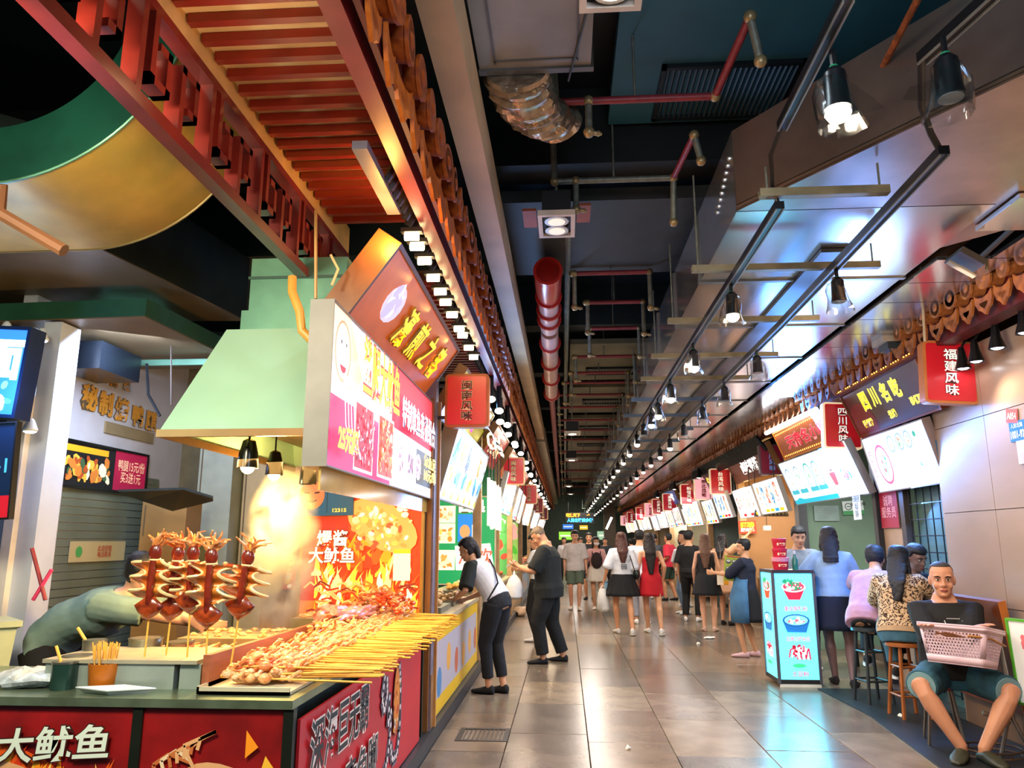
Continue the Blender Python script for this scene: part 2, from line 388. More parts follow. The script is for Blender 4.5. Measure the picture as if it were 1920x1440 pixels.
    g.ell(hpnt(0, .085, -.062), (.025 * hs, .012 * hs, .012 * hs), 8, 5, H0); g.ell(hpnt(0, .078, -.098), (.024 * hs, .016 * hs, .016 * hs), 8, 5, H0)
    body = soft(g.obj('body', skin(sk), root), vox, 3)
    if face:
        e_ = G(); p_ = G(); br = G()
        for e in (-1, 1):
            e_.ell(hpnt(e * .032, .0765, .006), (.0155 * hs, .012 * hs, .0075 * hs), 10, 6, H0)
            p_.ell(hpnt(e * .032, .0835, .006), (.007 * hs, .0065 * hs, .0068 * hs), 8, 5, H0)
            br.tube([hpnt(e * .014, .0925, .025), hpnt(e * .032, .0905, .031), hpnt(e * .052, .078, .025)], [.0035 * hs, .0048 * hs, .0025 * hs], 6)
            br.tube([hpnt(e * .017, .088, .009), hpnt(e * .032, .0895, .0145), hpnt(e * .048, .078, .009)], [.0012 * hs, .0022 * hs, .0015 * hs], 5)
        e_.obj('eye_whites', mat('#e6ddd6', .3, var=0), root); p_.obj('pupils', mat('#150d0a', .15, var=0), root); br.obj('eyebrows', mat('#17110f', .8, var=0), root)
        mo = G(); mo.tube([hpnt(-.024, .086, -.064), hpnt(-.01, .0975, -.061), hpnt(0, .0975, -.0625), hpnt(.01, .0975, -.061), hpnt(.024, .086, -.064)], [.002 * hs, .0055 * hs, .0055 * hs, .0055 * hs, .002 * hs], 6)
        mo.tube([hpnt(-.019, .087, -.068), hpnt(0, .096, -.0705), hpnt(.019, .087, -.068)], [.003 * hs, .0065 * hs, .003 * hs], 6); mo.obj('mouth', mat('#a85a50', .4, var=.05), root)
    # hair
    st = hair[0]; hm = mat(hair[1], .58, var=.4, sc=60, stretch=(6, 6, .6))
    if st != 'bald':
        e = {'buzz': .003}.get(st, .015); g = G(); n = 32; rs = []
        for z, w_, f, b in HEADR[1:]: rs.append((z * 1.0 + (e if z > .05 else 0), w_ + e, f + e * .8, b - e * (1.3 if st != 'buzz' else 1)))
        lo = {'buzz': -.02, 'short': -.055, 'long': -.10, 'pony': -.07, 'bob': -.11}.get(st, -.06); fr0 = hair[3] if len(hair) > 3 else (.078 if st == 'buzz' else .052)
        vs = []; fs = []
        for z, w_, f, b in rs:
            for i in range(n):
                t = 2 * math.pi * i / n; q = V((w_ * math.cos(t), (f + b) / 2 + (f - b) / 2 * math.sin(t), z))
                line = fr0 if q.y > .035 else lo if q.y < -.03 else lo + (fr0 - lo) * (q.y + .03) / .065
                if q.z < line: q = V((q.x * .7, q.y * .7 - .008, q.z * .95))
                vs.append(hc + H0 @ q * hs)
        nr = len(rs)
        for k in range(nr - 1):
            for i in range(n): j = (i + 1) % n; fs.append((k * n + i, k * n + j, (k + 1) * n + j, (k + 1) * n + i))
        fs += [tuple(range(n - 1, -1, -1)), tuple((nr - 1) * n + i for i in range(n))]
        g.add(vs, fs)
        if st in ('long', 'bob'):
            L = hair[2] if len(hair) > 2 else .4; bk = -(H0 @ V((0, 1, 0))); bk.z = 0; bk.normalize(); sdv = H0 @ V((1, 0, 0)); sdv.z = 0; sdv.normalize()
            ps = []; K = 9; tb = T(.40)
            off = (.118 + (top or {}).get('loose', .018) * 1.25) * fat * s; h0 = hpnt(0, -.045, .05); zN = T(.42).z; nk = T(.42) - Fv * off; K = 13
            for k in range(K):
                t = k / (K - 1); c = h0 - Z * L * t
                ww = (.088 + .018 * math.sin(min(1, t * 1.6) * 3.1)) * hs * (1 - .55 * max(0, t - .6) / .4 if st == 'long' else 1)
                dp = (.07 - .035 * min(1, t * 2)) * hs
                if c.z >= zN:
                    q = ((h0.z - c.z) / max(.01, h0.z - zN)) ** 1.3; c = V((h0.x + (nk.x - h0.x) * q, h0.y + (nk.y - h0.y) * q, c.z))
                else:
                    q = T(.42) - (T(.42) - pel).normalized() * (zN - c.z) / max(.5, (T(.42) - pel).normalized().z); cl = q - Fv * ((.118 + (top or {}).get('loose', .018) * 1.25) * fat * s); c = V((c.x * .1 + cl.x * .9, c.y * .1 + cl.y * .9, c.z))
                ps.append((c + bk * .0, sdv * ww * (1 + .05 * math.sin(k * 2.1)), bk * dp))
            g.rings(ps, 20)
            for e2 in (-1, 1):
                a = hpnt(e2 * .078, .0, .02); LL = min(L * .8, .3) * hs
                g.tube([hpnt(e2 * .06, .03, .07), a, a - Z * LL * .5 + sdv * e2 * .012, a - Z * LL + bk * .03 + sdv * e2 * .01], [.014, .022, .025, .01], 8)
        if st == 'pony':
            a = hpnt(0, -.10, .05); dn = -Z * .9 - (H0 @ V((0, 1, 0))) * .35
            g.tube([hpnt(0, -.07, .07), a, a + dn * .07, a + dn * .17 + Z * .0, a + V((0, 0, -.28))], [.02, .026, .036, .03, .008], 10)
        ho = soft(g.obj('hair', hm, root), .008 if st != 'buzz' else .006, 2 if st != 'buzz' else 1, .009 if st != 'buzz' else 0, _hairtex)
        if st == 'cap':
            c = G(); c.ell(hpnt(0, -.01, .055), (.1 * hs, .115 * hs, .078 * hs), 18, 8, H0); c.rings([(hpnt(0, .13, .048), H0 @ V((.07, 0, 0)), H0 @ V((0, .07, -.012))), (hpnt(0, .13, .055), H0 @ V((.07, 0, 0)), H0 @ V((0, .07, -.012)))], 16)
            c.obj('cap', cloth('#16171c'), root)
    # clothes
    if top:
        m = top['m']; g = G(); lo = top.get('hem', -.06); L = top.get('loose', .018); tp = top.get('neck', .49)
        def rad(d):
            for i in range(len(prof) - 1):
                a, b = prof[i], prof[i + 1]
                if a[0] <= d <= b[0]:
                    k = (d - a[0]) / (b[0] - a[0]); return a[1] + (b[1] - a[1]) * k, a[2] + (b[2] - a[2]) * k
            return (prof[0][1:] if d < prof[0][0] else prof[-1][1:])
        ds = [lo + (tp - lo) * i / 10 for i in range(11)]; rs = []
        for d in ds:
            a, b = rad(d); 
            if d < .3 and not top.get('tight'): a2, b2 = rad(.3 if not fem else .3); a = max(a, a2 * .98); b = max(b, b2 * .92)
            if d > .47 : a = max(a, .075); b = max(b, .066)
            rs.append(TR(d, a, b, L * (1 if d < .42 else .6) + (.016 if d < .04 and lo < -.02 and not fem else 0)))
        g.rings(rs, 20)
        sl = top.get('sleeve', .5)
        if sl:
            for k in 'LR':
                sh, el, wr = joints[k]; f = fat ** .6 * s * (.9 if fem else 1); e2 = .014 + L * .5; inn = T(.42)
                pts = [sh.lerp(inn, .5), sh, sh.lerp(el, min(1, sl * 2) * .5), sh.lerp(el, min(1, sl * 2))]; rr = [.06 * f + e2, .058 * f + e2, .053 * f + e2 * 1.1, .046 * f + e2 * 1.3]
                if sl > .5: q = (sl - .5) * 2; pts += [el.lerp(wr, q * .5), el.lerp(wr, q)]; rr += [.042 * f + e2, .032 * f + e2]
                target = g if not top.get('sm') else G()
                target.tube(pts, rr, 14)
                if top.get('sm'): soft(target.obj('sleeve', top['sm'], root), max(vox, .01), 2, .006)
        soft(g.obj(top.get('name', 'shirt'), m, root), max(vox, .009), 3, top.get('fold', .012))
        if top.get('straps'):
            g = G()
            for e in (-1, 1): g.tube([T(tp - .02) + R * e * .08 * s + Fv * .09 * s, T(.475) + R * e * .075 * s + Fv * .02, T(tp - .02) + R * e * .08 * s - Fv * .09 * s], .007, 6)
            g.obj('strap', m, root)
    if bottom:
        kind, m, L = bottom[:3]; g = G(); e2 = .014 if kind != 'skirt' else .012
        if kind in ('pants', 'shorts'):
            tk = (top or {}).get('hem', -.06) > -.02; g.rings([TR(d, *p, e2 + (.008 if tk else .006)) for d, *p in prof if d < .1] + [TR(.1, prof[3][1] * 1.0, prof[3][2], e2)], 18); tk and pz is None and g.ell(T(-.03) - Fv * .045 * s, (.15 * fat * s + .01, .1 * fat * s, .13 * s), 14, 8)
            lo_ = bottom[3] if len(bottom) > 3 else 1.
            for k in 'lr':
                hip, kn, an = joints[k]; f = fat ** .7 * s; end = L
                pts = [hip, hip.lerp(kn, .3), hip.lerp(kn, .65)]; rr = [.098 * f + e2, .092 * f + e2, .07 * f + e2 * 1.3 * lo_]
                if L <= 1: pts.append(hip.lerp(kn, L)); rr.append(.06 * f + e2 * 1.8 * lo_)
                else:
                    pts.append(kn); rr.append(.06 * f + e2 * lo_); q = L - 1
                    for t in (.35, .7, 1.): pts.append(kn.lerp(an, q * t)); rr.append((.058 - .02 * t) * f + e2 * (1 + .4 * t) * lo_)
                g.tube(pts, rr, 16)
            soft(g.obj('trousers' if L > 1 else 'shorts', m, root), max(vox, .009), 3, .012)
        else:
            flare = bottom[3] if len(bottom) > 3 else .1; n = 48; rs = []; top_d = .1; K = 9; pleat = bottom[4] if len(bottom) > 4 else 0
            vs = []; fs = []
            for k in range(K):
                t = k / (K - 1); d = top_d - (L + top_d) * t
                a, b = (.16, .12) if t > .2 else (.15, .11)
                if k == 0: a, b = prof[3][1] + .01, prof[3][2] + .01
                c = T(d) if d > 0 else pel + Z * d * s
                for i in range(n):
                    th = 2 * math.pi * i / n; pl = 1 + pleat * t * math.cos(th * 12)
                    q = c + R * (a * fat * s + .016 + flare * t) * math.cos(th) * pl + Fv * (b * fat * s + .016 + flare * t) * math.sin(th) * pl
                    vs.append(q)
            for k in range(K - 1):
                for i in range(n): j = (i + 1) % n; fs.append((k * n + i, (k + 1) * n + i, (k + 1) * n + j, k * n + j))
            fs.append(tuple(range(n)))
            o = g.add(vs, fs).obj('skirt', m, root, ang=60); sm = o.modifiers.new('thick', 'SOLIDIFY'); sm.thickness = .005
    if shoes and feet:
        for k in 'lr':
            g = G(); an, fd, fr_ = joints['f' + k]; b = an - Z * .05 * s
            hi = .03 if bottom and bottom[0] == 'heel' else 0
            g.rings([(b - fd * .062 * s, fr_ * .024 * s, Z * .036 * s), (b - fd * .04 * s + Z * .01, fr_ * .036 * s, Z * .045 * s), (b + fd * .02 * s + Z * .004, fr_ * .04 * s, Z * .044 * s), (b + fd * .09 * s - Z * .006, fr_ * .047 * s, Z * .031 * s), (b + fd * .16 * s - Z * .012 * s, fr_ * .044 * s, Z * .022 * s), (b + fd * .2 * s - Z * .015 * s, fr_ * .024 * s, Z * .014 * s)], 14)
            o = soft(g.obj('shoe', cloth(shoes), root), .008, 2)
            q = G(); q.rings([(b + fd * .066 * s - Z * (.036 + dz) * s, fr_ * .05 * s, fd * .14 * s) for dz in (0, .02)], 18); q.obj('sole', mat('#e9e6e0' if shoes not in ('#111114', '#0e0e11') else '#2a2a2c', .7), o)
    return root, joints, dict(T=T, R=R, F=Fv, U=U, hc=hc, H=H0, hs=hs, s=s, pel=pel)
# ================================================================= SETTING
# ---- floor: paving slabs, each a part; beyond the limit one joined part
fl = G().box((1.3, 26, -.06), (9.4, 62, .06)).obj('floor', mat('#3a342f', .8, sc=3), None, ang=0); struct(fl)
def slab_mat(i):
    c = ['#786857', '#6f5e4e', '#80705c', '#655a4e', '#74675a', '#625c56'][i % 6]
    return mat(c, .24, var=.22, sc=3.5, bump=.06, hex2=None)
_sl = {}
def slab(w_, l_, k):
    key = (round(w_, 3), round(l_, 3), k)
    if key not in _sl:
        g = G(); a, b, c = w_ / 2 - .0025, l_ / 2 - .0025, .003
        g.rings([(V((0, 0, -.03)), V((1, 0, 0)), V((0, 1, 0)))], 4, False); g.v = []; g.f = []
        g.hexa([(-a, -b, -.03), (a, -b, -.03), (a, b, -.03), (-a, b, -.03), (-a, -b, -c), (a, -b, -c), (a, b, -c), (-a, b, -c)]); g.v = []; g.f = []
        lo = [(-a, -b, -.03), (a, -b, -.03), (a, b, -.03), (-a, b, -.03)]; md = [(x, y, -c) for x, y, _ in lo]
        hi = [(x * (1 - c / a), y * (1 - c / b), 0) for x, y, _ in lo]
        g.add(lo + md + hi, [(0, 1, 5, 4), (1, 2, 6, 5), (2, 3, 7, 6), (3, 0, 4, 7), (4, 5, 9, 8), (5, 6, 10, 9), (6, 7, 11, 10), (7, 4, 8, 11), (8, 9, 10, 11)])
        _sl[key] = g.mesh('slab', slab_mat(k), 0)
    return _sl[key]
cols = [(-1.0, -.46), (-.46, .15), (.15, .76), (.76, 1.42), (1.42, 2.05), (2.05, 2.68), (2.68, 3.32), (3.32, 3.95)]
offs = [.4, .31, .08, .86, 1.05, .5, .75, .2]; LEN = 1.12; n_t = 0
rest = G()
for ci, (x0, x1) in enumerate(cols):
    y = 1.6 + offs[ci] - LEN; L_ = LEN if ci else .62
    while y < 44:
        if y > 1.2:
            if n_t < 290 and y < 34 and not (ci == 0 and 6.0 < y + L_ / 2 < 6.65):
                o = bpy.data.objects.new('slab', slab(x1 - x0, L_, rnd.randrange(6))); COL.objects.link(o); o.parent = fl
                o.location = ((x0 + x1) / 2, y + L_ / 2, rnd.uniform(-.0015, .0015)); n_t += 1
            else: rest.bbox((x0 + .004, y + .004, -.03), (x1 - .004, y + L_ - .004, 0))
        y += L_
rest.obj('far_slabs', slab_mat(0), fl, ang=0, kind='stuff')
# drain grate in the first column
t = thing('drain_grate', 'small dark square drain grate set in the paving near the left kerb', 'drain', (-.66, 6.32, 0))
g = G()
for x0, y0, x1, y1 in ((-.2, -.2, .2, -.16), (-.2, .16, .2, .2), (-.2, -.16, -.16, .16), (.16, -.16, .2, .16)): g.bbox((x0, y0, -.03), (x1, y1, .004))
g.obj('frame', mat('#3f3a33', .5, .6), t, ang=0)
for i in range(9): G().box((-.14 + i * .035, 0, -.008), (.012, .32, .02)).obj('bar', mat('#4b443a', .5, .6), t, ang=0)
G().box((0, 0, -.028), (.36, .36, .004)).obj('pit', mat('#0d0c0b'), t, ang=0)
# kerbs
struct(G().bbox((-1.16, 1.2, -.03), (-1.0, 44, .11)).obj('trim_1', mat('#23262a', .45, var=.3), None, ang=0))
struct(G().bbox((3.95, 7.1, -.03), (4.1, 44, .12)).obj('trim_2', mat('#5d5348', .6), None, ang=0))
# ---- walls / ceiling shell
struct(G().bbox((-8.0, -1, 4.75), (8, 48, 4.85)).obj('ceiling', mat('#0b1418', .5, var=.35, sc=1.2), None, ang=0))
struct(G().bbox((-8, 45, 0), (8, 45.1, 4.75)).obj('wall_back', mat('#3a3a34', .7, var=.2), None, ang=0))
struct(G().bbox((-7.6, -1, 0), (-7.5, 45, 4.75)).obj('wall_left', mat('#2c2c2a', .8), None, ang=0))
wr = struct(G().bbox((3.36, 1.5, 0), (3.6, 7.02, 3.05)).obj('wall_right', mat('#6d5844', .3), None, ang=0))
tm = mat('#a98f7a', .3, var=.1, sc=2.5, stretch=(1, .4, 1), coat=.15)
k = 0
for yy0, yy1 in ((1.5, 2.7), (2.7, 3.9), (3.9, 5.1), (5.1, 6.2), (6.2, 7.02)):
    for z0, z1 in ((.0, .32), (.32, .98), (.98, 1.72), (1.72, 2.46), (2.46, 3.05)):
        G().bbox((3.335, yy0 + .003, z0 + .003), (3.36, yy1 - .003, z1 - .003)).obj('panel', tm if z0 > .1 else mat('#7c5a3c', .35), wr, ang=0)
G().bbox((3.34, 7.02, 0), (3.6, 7.045, 3.05)).obj('panel', tm, wr, ang=0)
struct(G().bbox((5.6, 7, 0), (5.7, 45, 4.75)).obj('wall_right', mat('#9c9a86', .7), None, ang=0))
struct(G().bbox((3.6, 1.0, 0), (7.9, 1.1, 4.75)).obj('wall_front', mat('#38302a', .8), None, ang=0))
# ---- ceiling beams and dark ducts over the aisle
dk = mat('#0f191c', .45, var=.4, sc=1.5)
for i, (y0, y1, z0) in enumerate(((5.05, 5.35, 4.15), (6.95, 7.3, 4.25), (9.4, 9.7, 4.2), (12.2, 12.5, 4.2), (15.5, 15.8, 4.2), (19, 19.3, 4.2), (23, 23.3, 4.2), (28, 28.3, 4.2), (34, 34.3, 4.2))):
    struct(G().bbox((-8, y0, z0), (5.5, y1, 4.75)).obj('beam', mat('#15201f' if i else '#0d1414', .6, var=.3), None, ang=0))
# flat soffit plate beyond the first beam and dark teal plate before it
struct(G().bbox((.35, 1.0, 4.42), (3.2, 5.0, 4.5)).obj('soffit', mat('#2a6070', .55, var=.35, sc=1), None, ang=0))  # teal plate, raised to carry the downlight's glow in its colour
struct(G().bbox((-.45, 5.35, 4.0), (2.3, 6.95, 4.1)).obj('soffit', mat('#2a2c28', .6, var=.35, sc=2), None, ang=0))
for y0, y1 in ((9.8, 12.1), (12.7, 15.3), (16, 18.8), (19.6, 22.8), (23.6, 27.8), (28.6, 33.8)):
    struct(G().bbox((.1, y0, 4.05), (2.4, y1, 4.12)).obj('soffit', mat('#6f6a52', .6, var=.3, sc=2), None, ang=0))
# cream boxed beam
cb = struct(G().bbox((-.57, 1.2, 3.6), (-.42, 16, 3.86)).obj('beam', mat('#c8ab82', .55, var=.16, sc=2, bump=.1), None, ang=0))
struct(G().bbox((-.62, 16, 3.55), (-.40, 44, 3.86)).obj('beam', mat('#9a8a70', .55, var=.16, sc=2), None, ang=0))

def vent(label, x, y, z, w_, l_, n):
    t = thing('ceiling_vent', label, 'vent', (x, y, z)); g = G(); m = mat('#141d20', .5, .3)
    for a, b, c, d in ((-w_ / 2, -l_ / 2, w_ / 2, -l_ / 2 + .03), (-w_ / 2, l_ / 2 - .03, w_ / 2, l_ / 2), (-w_ / 2, -l_ / 2, -w_ / 2 + .03, l_ / 2), (w_ / 2 - .03, -l_ / 2, w_ / 2, l_ / 2)): g.bbox((a, b, -.03), (c, d, 0))
    g.obj('frame', m, t, ang=0); me = None
    for i in range(n):
        if me is None: me = G().box((0, 0, 0), (.012, l_ - .05, .02), Matrix.Rotation(.6, 3, 'Y')).mesh('slat', mat('#3a4a4c', .5, .4), 0)
        o = bpy.data.objects.new('slat', me); COL.objects.link(o); o.parent = t; o.location = (-w_ / 2 + .05 + i * (w_ - .1) / (n - 1), 0, -.016)
vent('large dark square grille in the teal ceiling before the first beam', 1.1, 4.62, 4.42, .9, .62, 24)
for i, yy in enumerate((11.4, 14.0, 17.3, 20.5)):
    vent(['slotted dark vent in the olive ceiling past the red riser pipe', 'second slotted vent along the aisle ceiling', 'third slotted vent along the aisle ceiling', 'farthest slotted vent along the aisle ceiling'][i], .75, yy, 4.05, .8, .45, 16)

# ---- grey air duct box top left of aisle with crumpled foil sleeve
zd = 3.88
t = thing('air_duct', 'pale grey sheet metal duct box over the aisle beside the cream beam', 'duct', (0, 0, 0))
G().bbox((-.41, 1.4, zd), (.165, 3.52, zd + .42)).obj('body', mat('#8f8c86', .5, .2, var=.18, sc=3), t, ang=0)
g = G(); g.bbox((-.415, 3.5, zd - .012), (.18, 3.54, zd + .44)); g.bbox((-.33, 1.4, zd - .006), (-.32, 3.46, zd)); g.bbox((.09, 1.4, zd - .006), (.1, 3.46, zd)); g.bbox((-.33, 3.43, zd - .006), (.1, 3.44, zd)); g.obj('seam', mat('#5f5e5b', .5, .3), t, ang=0)
t = thing('foil_duct', 'crumpled silver foil flexible duct sleeve hanging behind the grey duct box', 'duct', (0, 0, 0))
g = G(); rs = []
for i in range(26):
    k = i / 25; a = .19 * (1 - .25 * k) * (1 + .07 * math.sin(i * 2.3)); c = V((-.22 + .2 * k * k, 3.56 + .62 * k, zd + .1 - .08 * math.sin(k * 3)))
    rs.append((c, V((a, -.25 * a * k, 0)), V((.0, .1 * a, a * (1 - .2 * math.sin(k * 3.1))))))
g.rings(rs, 28); g.v = [tuple(V(p) + V((1, 1, 1)) * .022 * noise.noise(V(p) * 17)) for p in g.v]
g.obj('sleeve', mat('#b9a58c', .28, .85, var=.3, sc=14, bump=.7), t, ang=20)
tag(G().tube([(-.15, 1.9, zd - .005), (-.12, 2.3, zd - .06), (-.02, 2.55, zd - .02)], .014).obj('cable', mat('#15161a', .4)), 'short black cable looped under the grey duct box', 'cable')
tag(G().tube([(.16, 2.9, zd - .01), (.05, 3.6, zd - .02)], .006).obj('rod', mat('#24343a', .5)), 'thin dark rod running along the edge of the grey duct box', 'rod')

# ---- sprinkler pipes
red = mat('#8c2f34', .45, var=.2, sc=20); gal = mat('#7d8276', .5, .4, var=.25, sc=20); brs = mat('#a8946a', .4, .5)
def elbow(t, p, r=.034): G().ell(p, (r, r, r), 10, 6).obj('elbow', brs, t)
def sprinkler_line(label, y, x0, x1, z, drops, ry=0, rmat=red, extra=None):
    t = thing('sprinkler_pipe', label, 'pipe', (0, 0, 0), 0)
    G().cyl((x0, y, z), (x1, y + ry, z), .022).obj('pipe', rmat, t)
    elbow(t, (x0, y, z)); elbow(t, (x1, y + ry, z)); G().cyl(((x0 + x1) / 2, y + ry / 2, z), ((x0 + x1) / 2, y + ry / 2, 4.75), .008, 6).obj('hanger_rod', gal, t)
    for dx, dy, L in drops:
        yy = y + ry * (dx - x0) / (x1 - x0); elbow(t, (dx, yy, z))
        G().cyl((dx, yy, z), (dx, yy + dy, z - L), .021).obj('drop_pipe', gal, t)
        elbow(t, (dx, yy + dy, z - L)); n_ = G().cyl((dx, yy + dy, z - L), (dx + .05, yy + dy + .0, z - L - .01), .014); n_.cyl((dx + .05, yy + dy, z - L - .01), (dx + .075, yy + dy, z - L - .015), .02, r1=.006)
        n_.obj('nozzle', brs, t)
    if extra:
        for a, b, m in extra: G().cyl(a, b, .022).obj('pipe', m, t); elbow(t, b)
sprinkler_line('red sprinkler branch with brass elbows, nearest over the aisle', 4.02, -.02, .9, 4.0, [(.17, 0, .2)], extra=[((.9, 4.02, 4.0), (.97, 3.45, 4.08), red), ((.97, 3.45, 4.08), (1.02, 3.5, 3.86), gal), ((-.02, 4.02, 4.0), (-.04, 4.0, 4.4), gal)])
sprinkler_line('galvanised sprinkler branch behind the nearest red one', 5.02, -.04, .80, 4.0, [(.11, 0, .22)], rmat=gal, extra=[((.8, 5.02, 4.0), (.86, 4.5, 4.03), red), ((.86, 4.5, 4.03), (.9, 4.52, 3.86), gal), ((.8, 5.02, 4.0), (.80, 5.1, 3.7), gal), ((-.04, 5.02, 4.0), (-.05, 5.0, 4.4), gal)])
zz = [(6.8, .1, .82, 3.95), (7.7, .25, .85, 3.95), (8.7, .3, .9, 3.95), (9.9, .15, .95, 3.9), (10.9, .1, .95, 3.9), (11.6, .0, 1., 3.9), (12.6, -.1, 1.0, 3.9), (13.8, -.1, 1.0, 3.9), (15, -.1, 1.0, 3.85), (16.4, -.1, 1.1, 3.85), (18, -.1, 1.1, 3.85), (20, -.1, 1.1, 3.8), (22.5, -.1, 1.2, 3.8), (25.5, -.1, 1.2, 3.8), (29, -.1, 1.2, 3.8), (33, -.1, 1.2, 3.8), (38, -.1, 1.2, 3.8)]
ords = ['third', 'fourth', 'fifth', 'sixth', 'seventh', 'eighth', 'ninth', 'tenth', 'eleventh', 'twelfth', 'thirteenth', 'fourteenth', 'fifteenth', 'sixteenth', 'seventeenth', 'eighteenth', 'last']
for (yy, a, b, z), od in zip(zz, ords):
    sprinkler_line(f'red and grey sprinkler branch, {od} along the aisle ceiling', yy, a, b, z, [(a + .02, .1, .3), (b, 0, .35)])
tag(G().tube([(.06, 5.6, 4.02), (.04, 12, 3.98), (.02, 40, 3.95)], .032).obj('main_pipe', gal), 'long galvanised main pipe running down the aisle ceiling', 'pipe')
tag(G().tube([(-.05, 3.9, 4.38), (-.05, 5.0, 4.38)], .028).obj('main_pipe', gal), 'short galvanised pipe joining the two nearest sprinkler branches', 'pipe')
# ---- red flanged riser pipe
t = thing('drain_pipe', 'thick glossy red flanged pipe with pale sleeves hanging under the aisle ceiling', 'pipe', (0, 0, 0))
rp = mat('#c4251b', .3, var=.1, coat=.4); pk = mat('#d9aca2', .35, .2, var=.12)
PY = lambda y: V((-.12 - (y - 6.3) * .012, y, 3.80))
g = G(); g.tube([PY(6.3), PY(6.5), PY(6.8), PY(7.0)], [.105, .125, .12, .105], 20); g.obj('elbow', rp, t)
for y0, y1 in ((7.0, 8.1), (8.25, 9.7), (9.85, 10.7), (10.8, 11.9)): G().cyl(PY(y0), PY(y1), .1, 20).obj('sleeve', pk, t)
for yy in (6.3, 6.98, 7.4, 7.75, 8.75, 9.72, 10.72, 11.9): G().cyl(PY(yy), PY(yy + .035), .13, 20).obj('flange', rp, t)
g = G(); g.tube([PY(11.9), PY(40) + V((.25, 0, 0))], .05, 10); g.obj('thin_pipe', red, t)

# ---- downlights
def twin_light(label, x, y, z, on=0, n=2, cat='ceiling light'):
    t = thing('downlight', label, cat, (x, y, z)); g = G(); a, b = .13, .2 if n == 2 else .13; fw = .03
    for x0, y0, x1, y1 in ((-a, -b, a, -b + fw), (-a, b - fw, a, b), (-a, -b + fw, -a + fw, b - fw), (a - fw, -b + fw, a, b - fw)): g.bbox((x0, y0, -.04), (x1, y1, .0))
    g.obj('frame', mat('#d9cfc0', .5), t, ang=0); G().bbox((-a + fw, -b + fw, -.01), (a - fw, b - fw, .16)).obj('housing', mat('#0a0a0b'), t, ang=0); G().cyl((0, 0, .16), (0, 0, 4.75 - z), .01, 6).obj('hanger_rod', gal, t)
    for i in range(n):
        c = V((0, (-.08 + .16 * i) if n == 2 else 0, -.03)); o = G().lathe([(.03, .035), (.055, .015), (.085, 0), (.085, -.008), (.07, -.008)], c, 20).obj('reflector', mat('#c9c6bd', .3, .5), t)
        o2 = G().cyl(c - V((0, 0, .004)), c - V((0, 0, .012)), .06, 16).obj('bulb', glow('#fff2dc', on if on else .5, bool(on)), o)
    return t
twin_light('switched off twin downlight with cream frame hanging from the dark soffit', -.03, 5.08, 3.72)
t = thing('mounting_block', 'rusty orange brackets above the twin downlight', 'bracket', (-.03, 5.3, 3.85)); G().box((-.2, 0, 0), (.1, .3, .02)).obj('plate', mat('#a4502c', .6), t, ang=0); G().box((.2, .0, .03), (.1, .3, .02)).obj('plate', mat('#a4502c', .6), t, ang=0)
t = twin_light('lit square downlight at the top edge above the aisle', .22, 2.72, 3.72, 14, 1); lamp('SPOT', (0, 0, -.08), 60, '#dff2ff', .05, None, t, 140)
for i, (px, py, yy) in enumerate(((1073, 810, 12.2), (1072, 860, 16.5), (1066, 910, 24), (1070, 925, 30))):
    p = P(px, py, y=yy); t = twin_light(['square lit downlight hanging past the red pipe', 'bluish lit square downlight, second past the red pipe', 'small lit downlight, third past the red pipe', 'far lit downlight, fourth past the red pipe'][i], p.x, p.y, p.z, 14, 1)

# ---- silver main duct over the right half of the aisle
dm = mat('#c4c2be', .2, .92, var=.12, sc=2.2, bump=.04, stretch=(1.5, .5, 1)); dm2 = mat('#b09c92', .3, .85, var=.2, sc=2.5)
t = thing('main_duct', 'large shiny silver rectangular duct running down the right of the aisle ceiling', 'duct', (0, 0, 0)); z0, z1 = 3.32, 3.82
ys = [4.1, 5.3, 6.5, 7.7, 8.9, 10.1, 11.3, 12.5, 14, 16, 18, 20, 23, 26, 30, 35, 44]
for a, b in zip(ys[:-1], ys[1:]):
    o = G().bbox((1.0, a + .01, z0), (2.42, b - .01, z1)).obj('section', dm, t, ang=0)
    g = G(); g.bbox((.985, b - .02, z0 - .012), (2.435, b + .02, z1)); g.obj('flange', mat('#8e8a84', .35, .8), o, ang=0)
o = G().prism([(1.0, 4.1), (1.95, 2.75), (3.3, .9), (4.9, 1.9), (3.6, 3.5), (2.42, 4.75), (2.42, 4.1)][:7], z0, z1).obj('section', dm2, t, ang=0)
g = G(); g.tube([(1.95, 2.74, z0 + .02), (1.0, 4.08, z0 + .02)], .012, 6); g.tube([(2.0, 2.72, z0 - .004), (3.6, 3.4, z0 - .004)], .008, 4); g.obj('seam', mat('#4a4038', .4, .5), t)
g = G(); g.bbox((1.66, 4.7, z0 - .03), (1.84, 44, z0 - .004)); g.obj('gap_strip', mat('#10181f', .35), t, ang=0)
g = G()
for i in range(9): g.ell((1.0, 4.2 + .0 + i * .05, z1 - .12 - .02 * i), (.015, .015, .015), 6, 4)
g.obj('bolt', mat('#c9c9c4', .3, .8), t)
# ribbed silver panel run to the right of it
t = thing('panel_ceiling', 'ribbed reflective silver panels hung between the big duct and the tiled eave', 'ceiling panel', (0, 0, 0))
pm = mat('#d2d6da', .17, .92, var=.08, sc=3, bump=.03)
yy = 3.95
while yy < 40:
    L_ = .46 if yy < 12 else 1.2; hole = 4.05 < yy < 4.5
    G().bbox((2.46 if not hole else 2.8, yy + .006, 3.285), (2.93, yy + L_ - .006, 3.312)).obj('panel', pm, t, ang=0); yy += L_
G().bbox((2.44, 4.0, 3.42), (3.0, 4.6, 3.5)).obj('dark_opening', mat('#05070a'), t, ang=0)

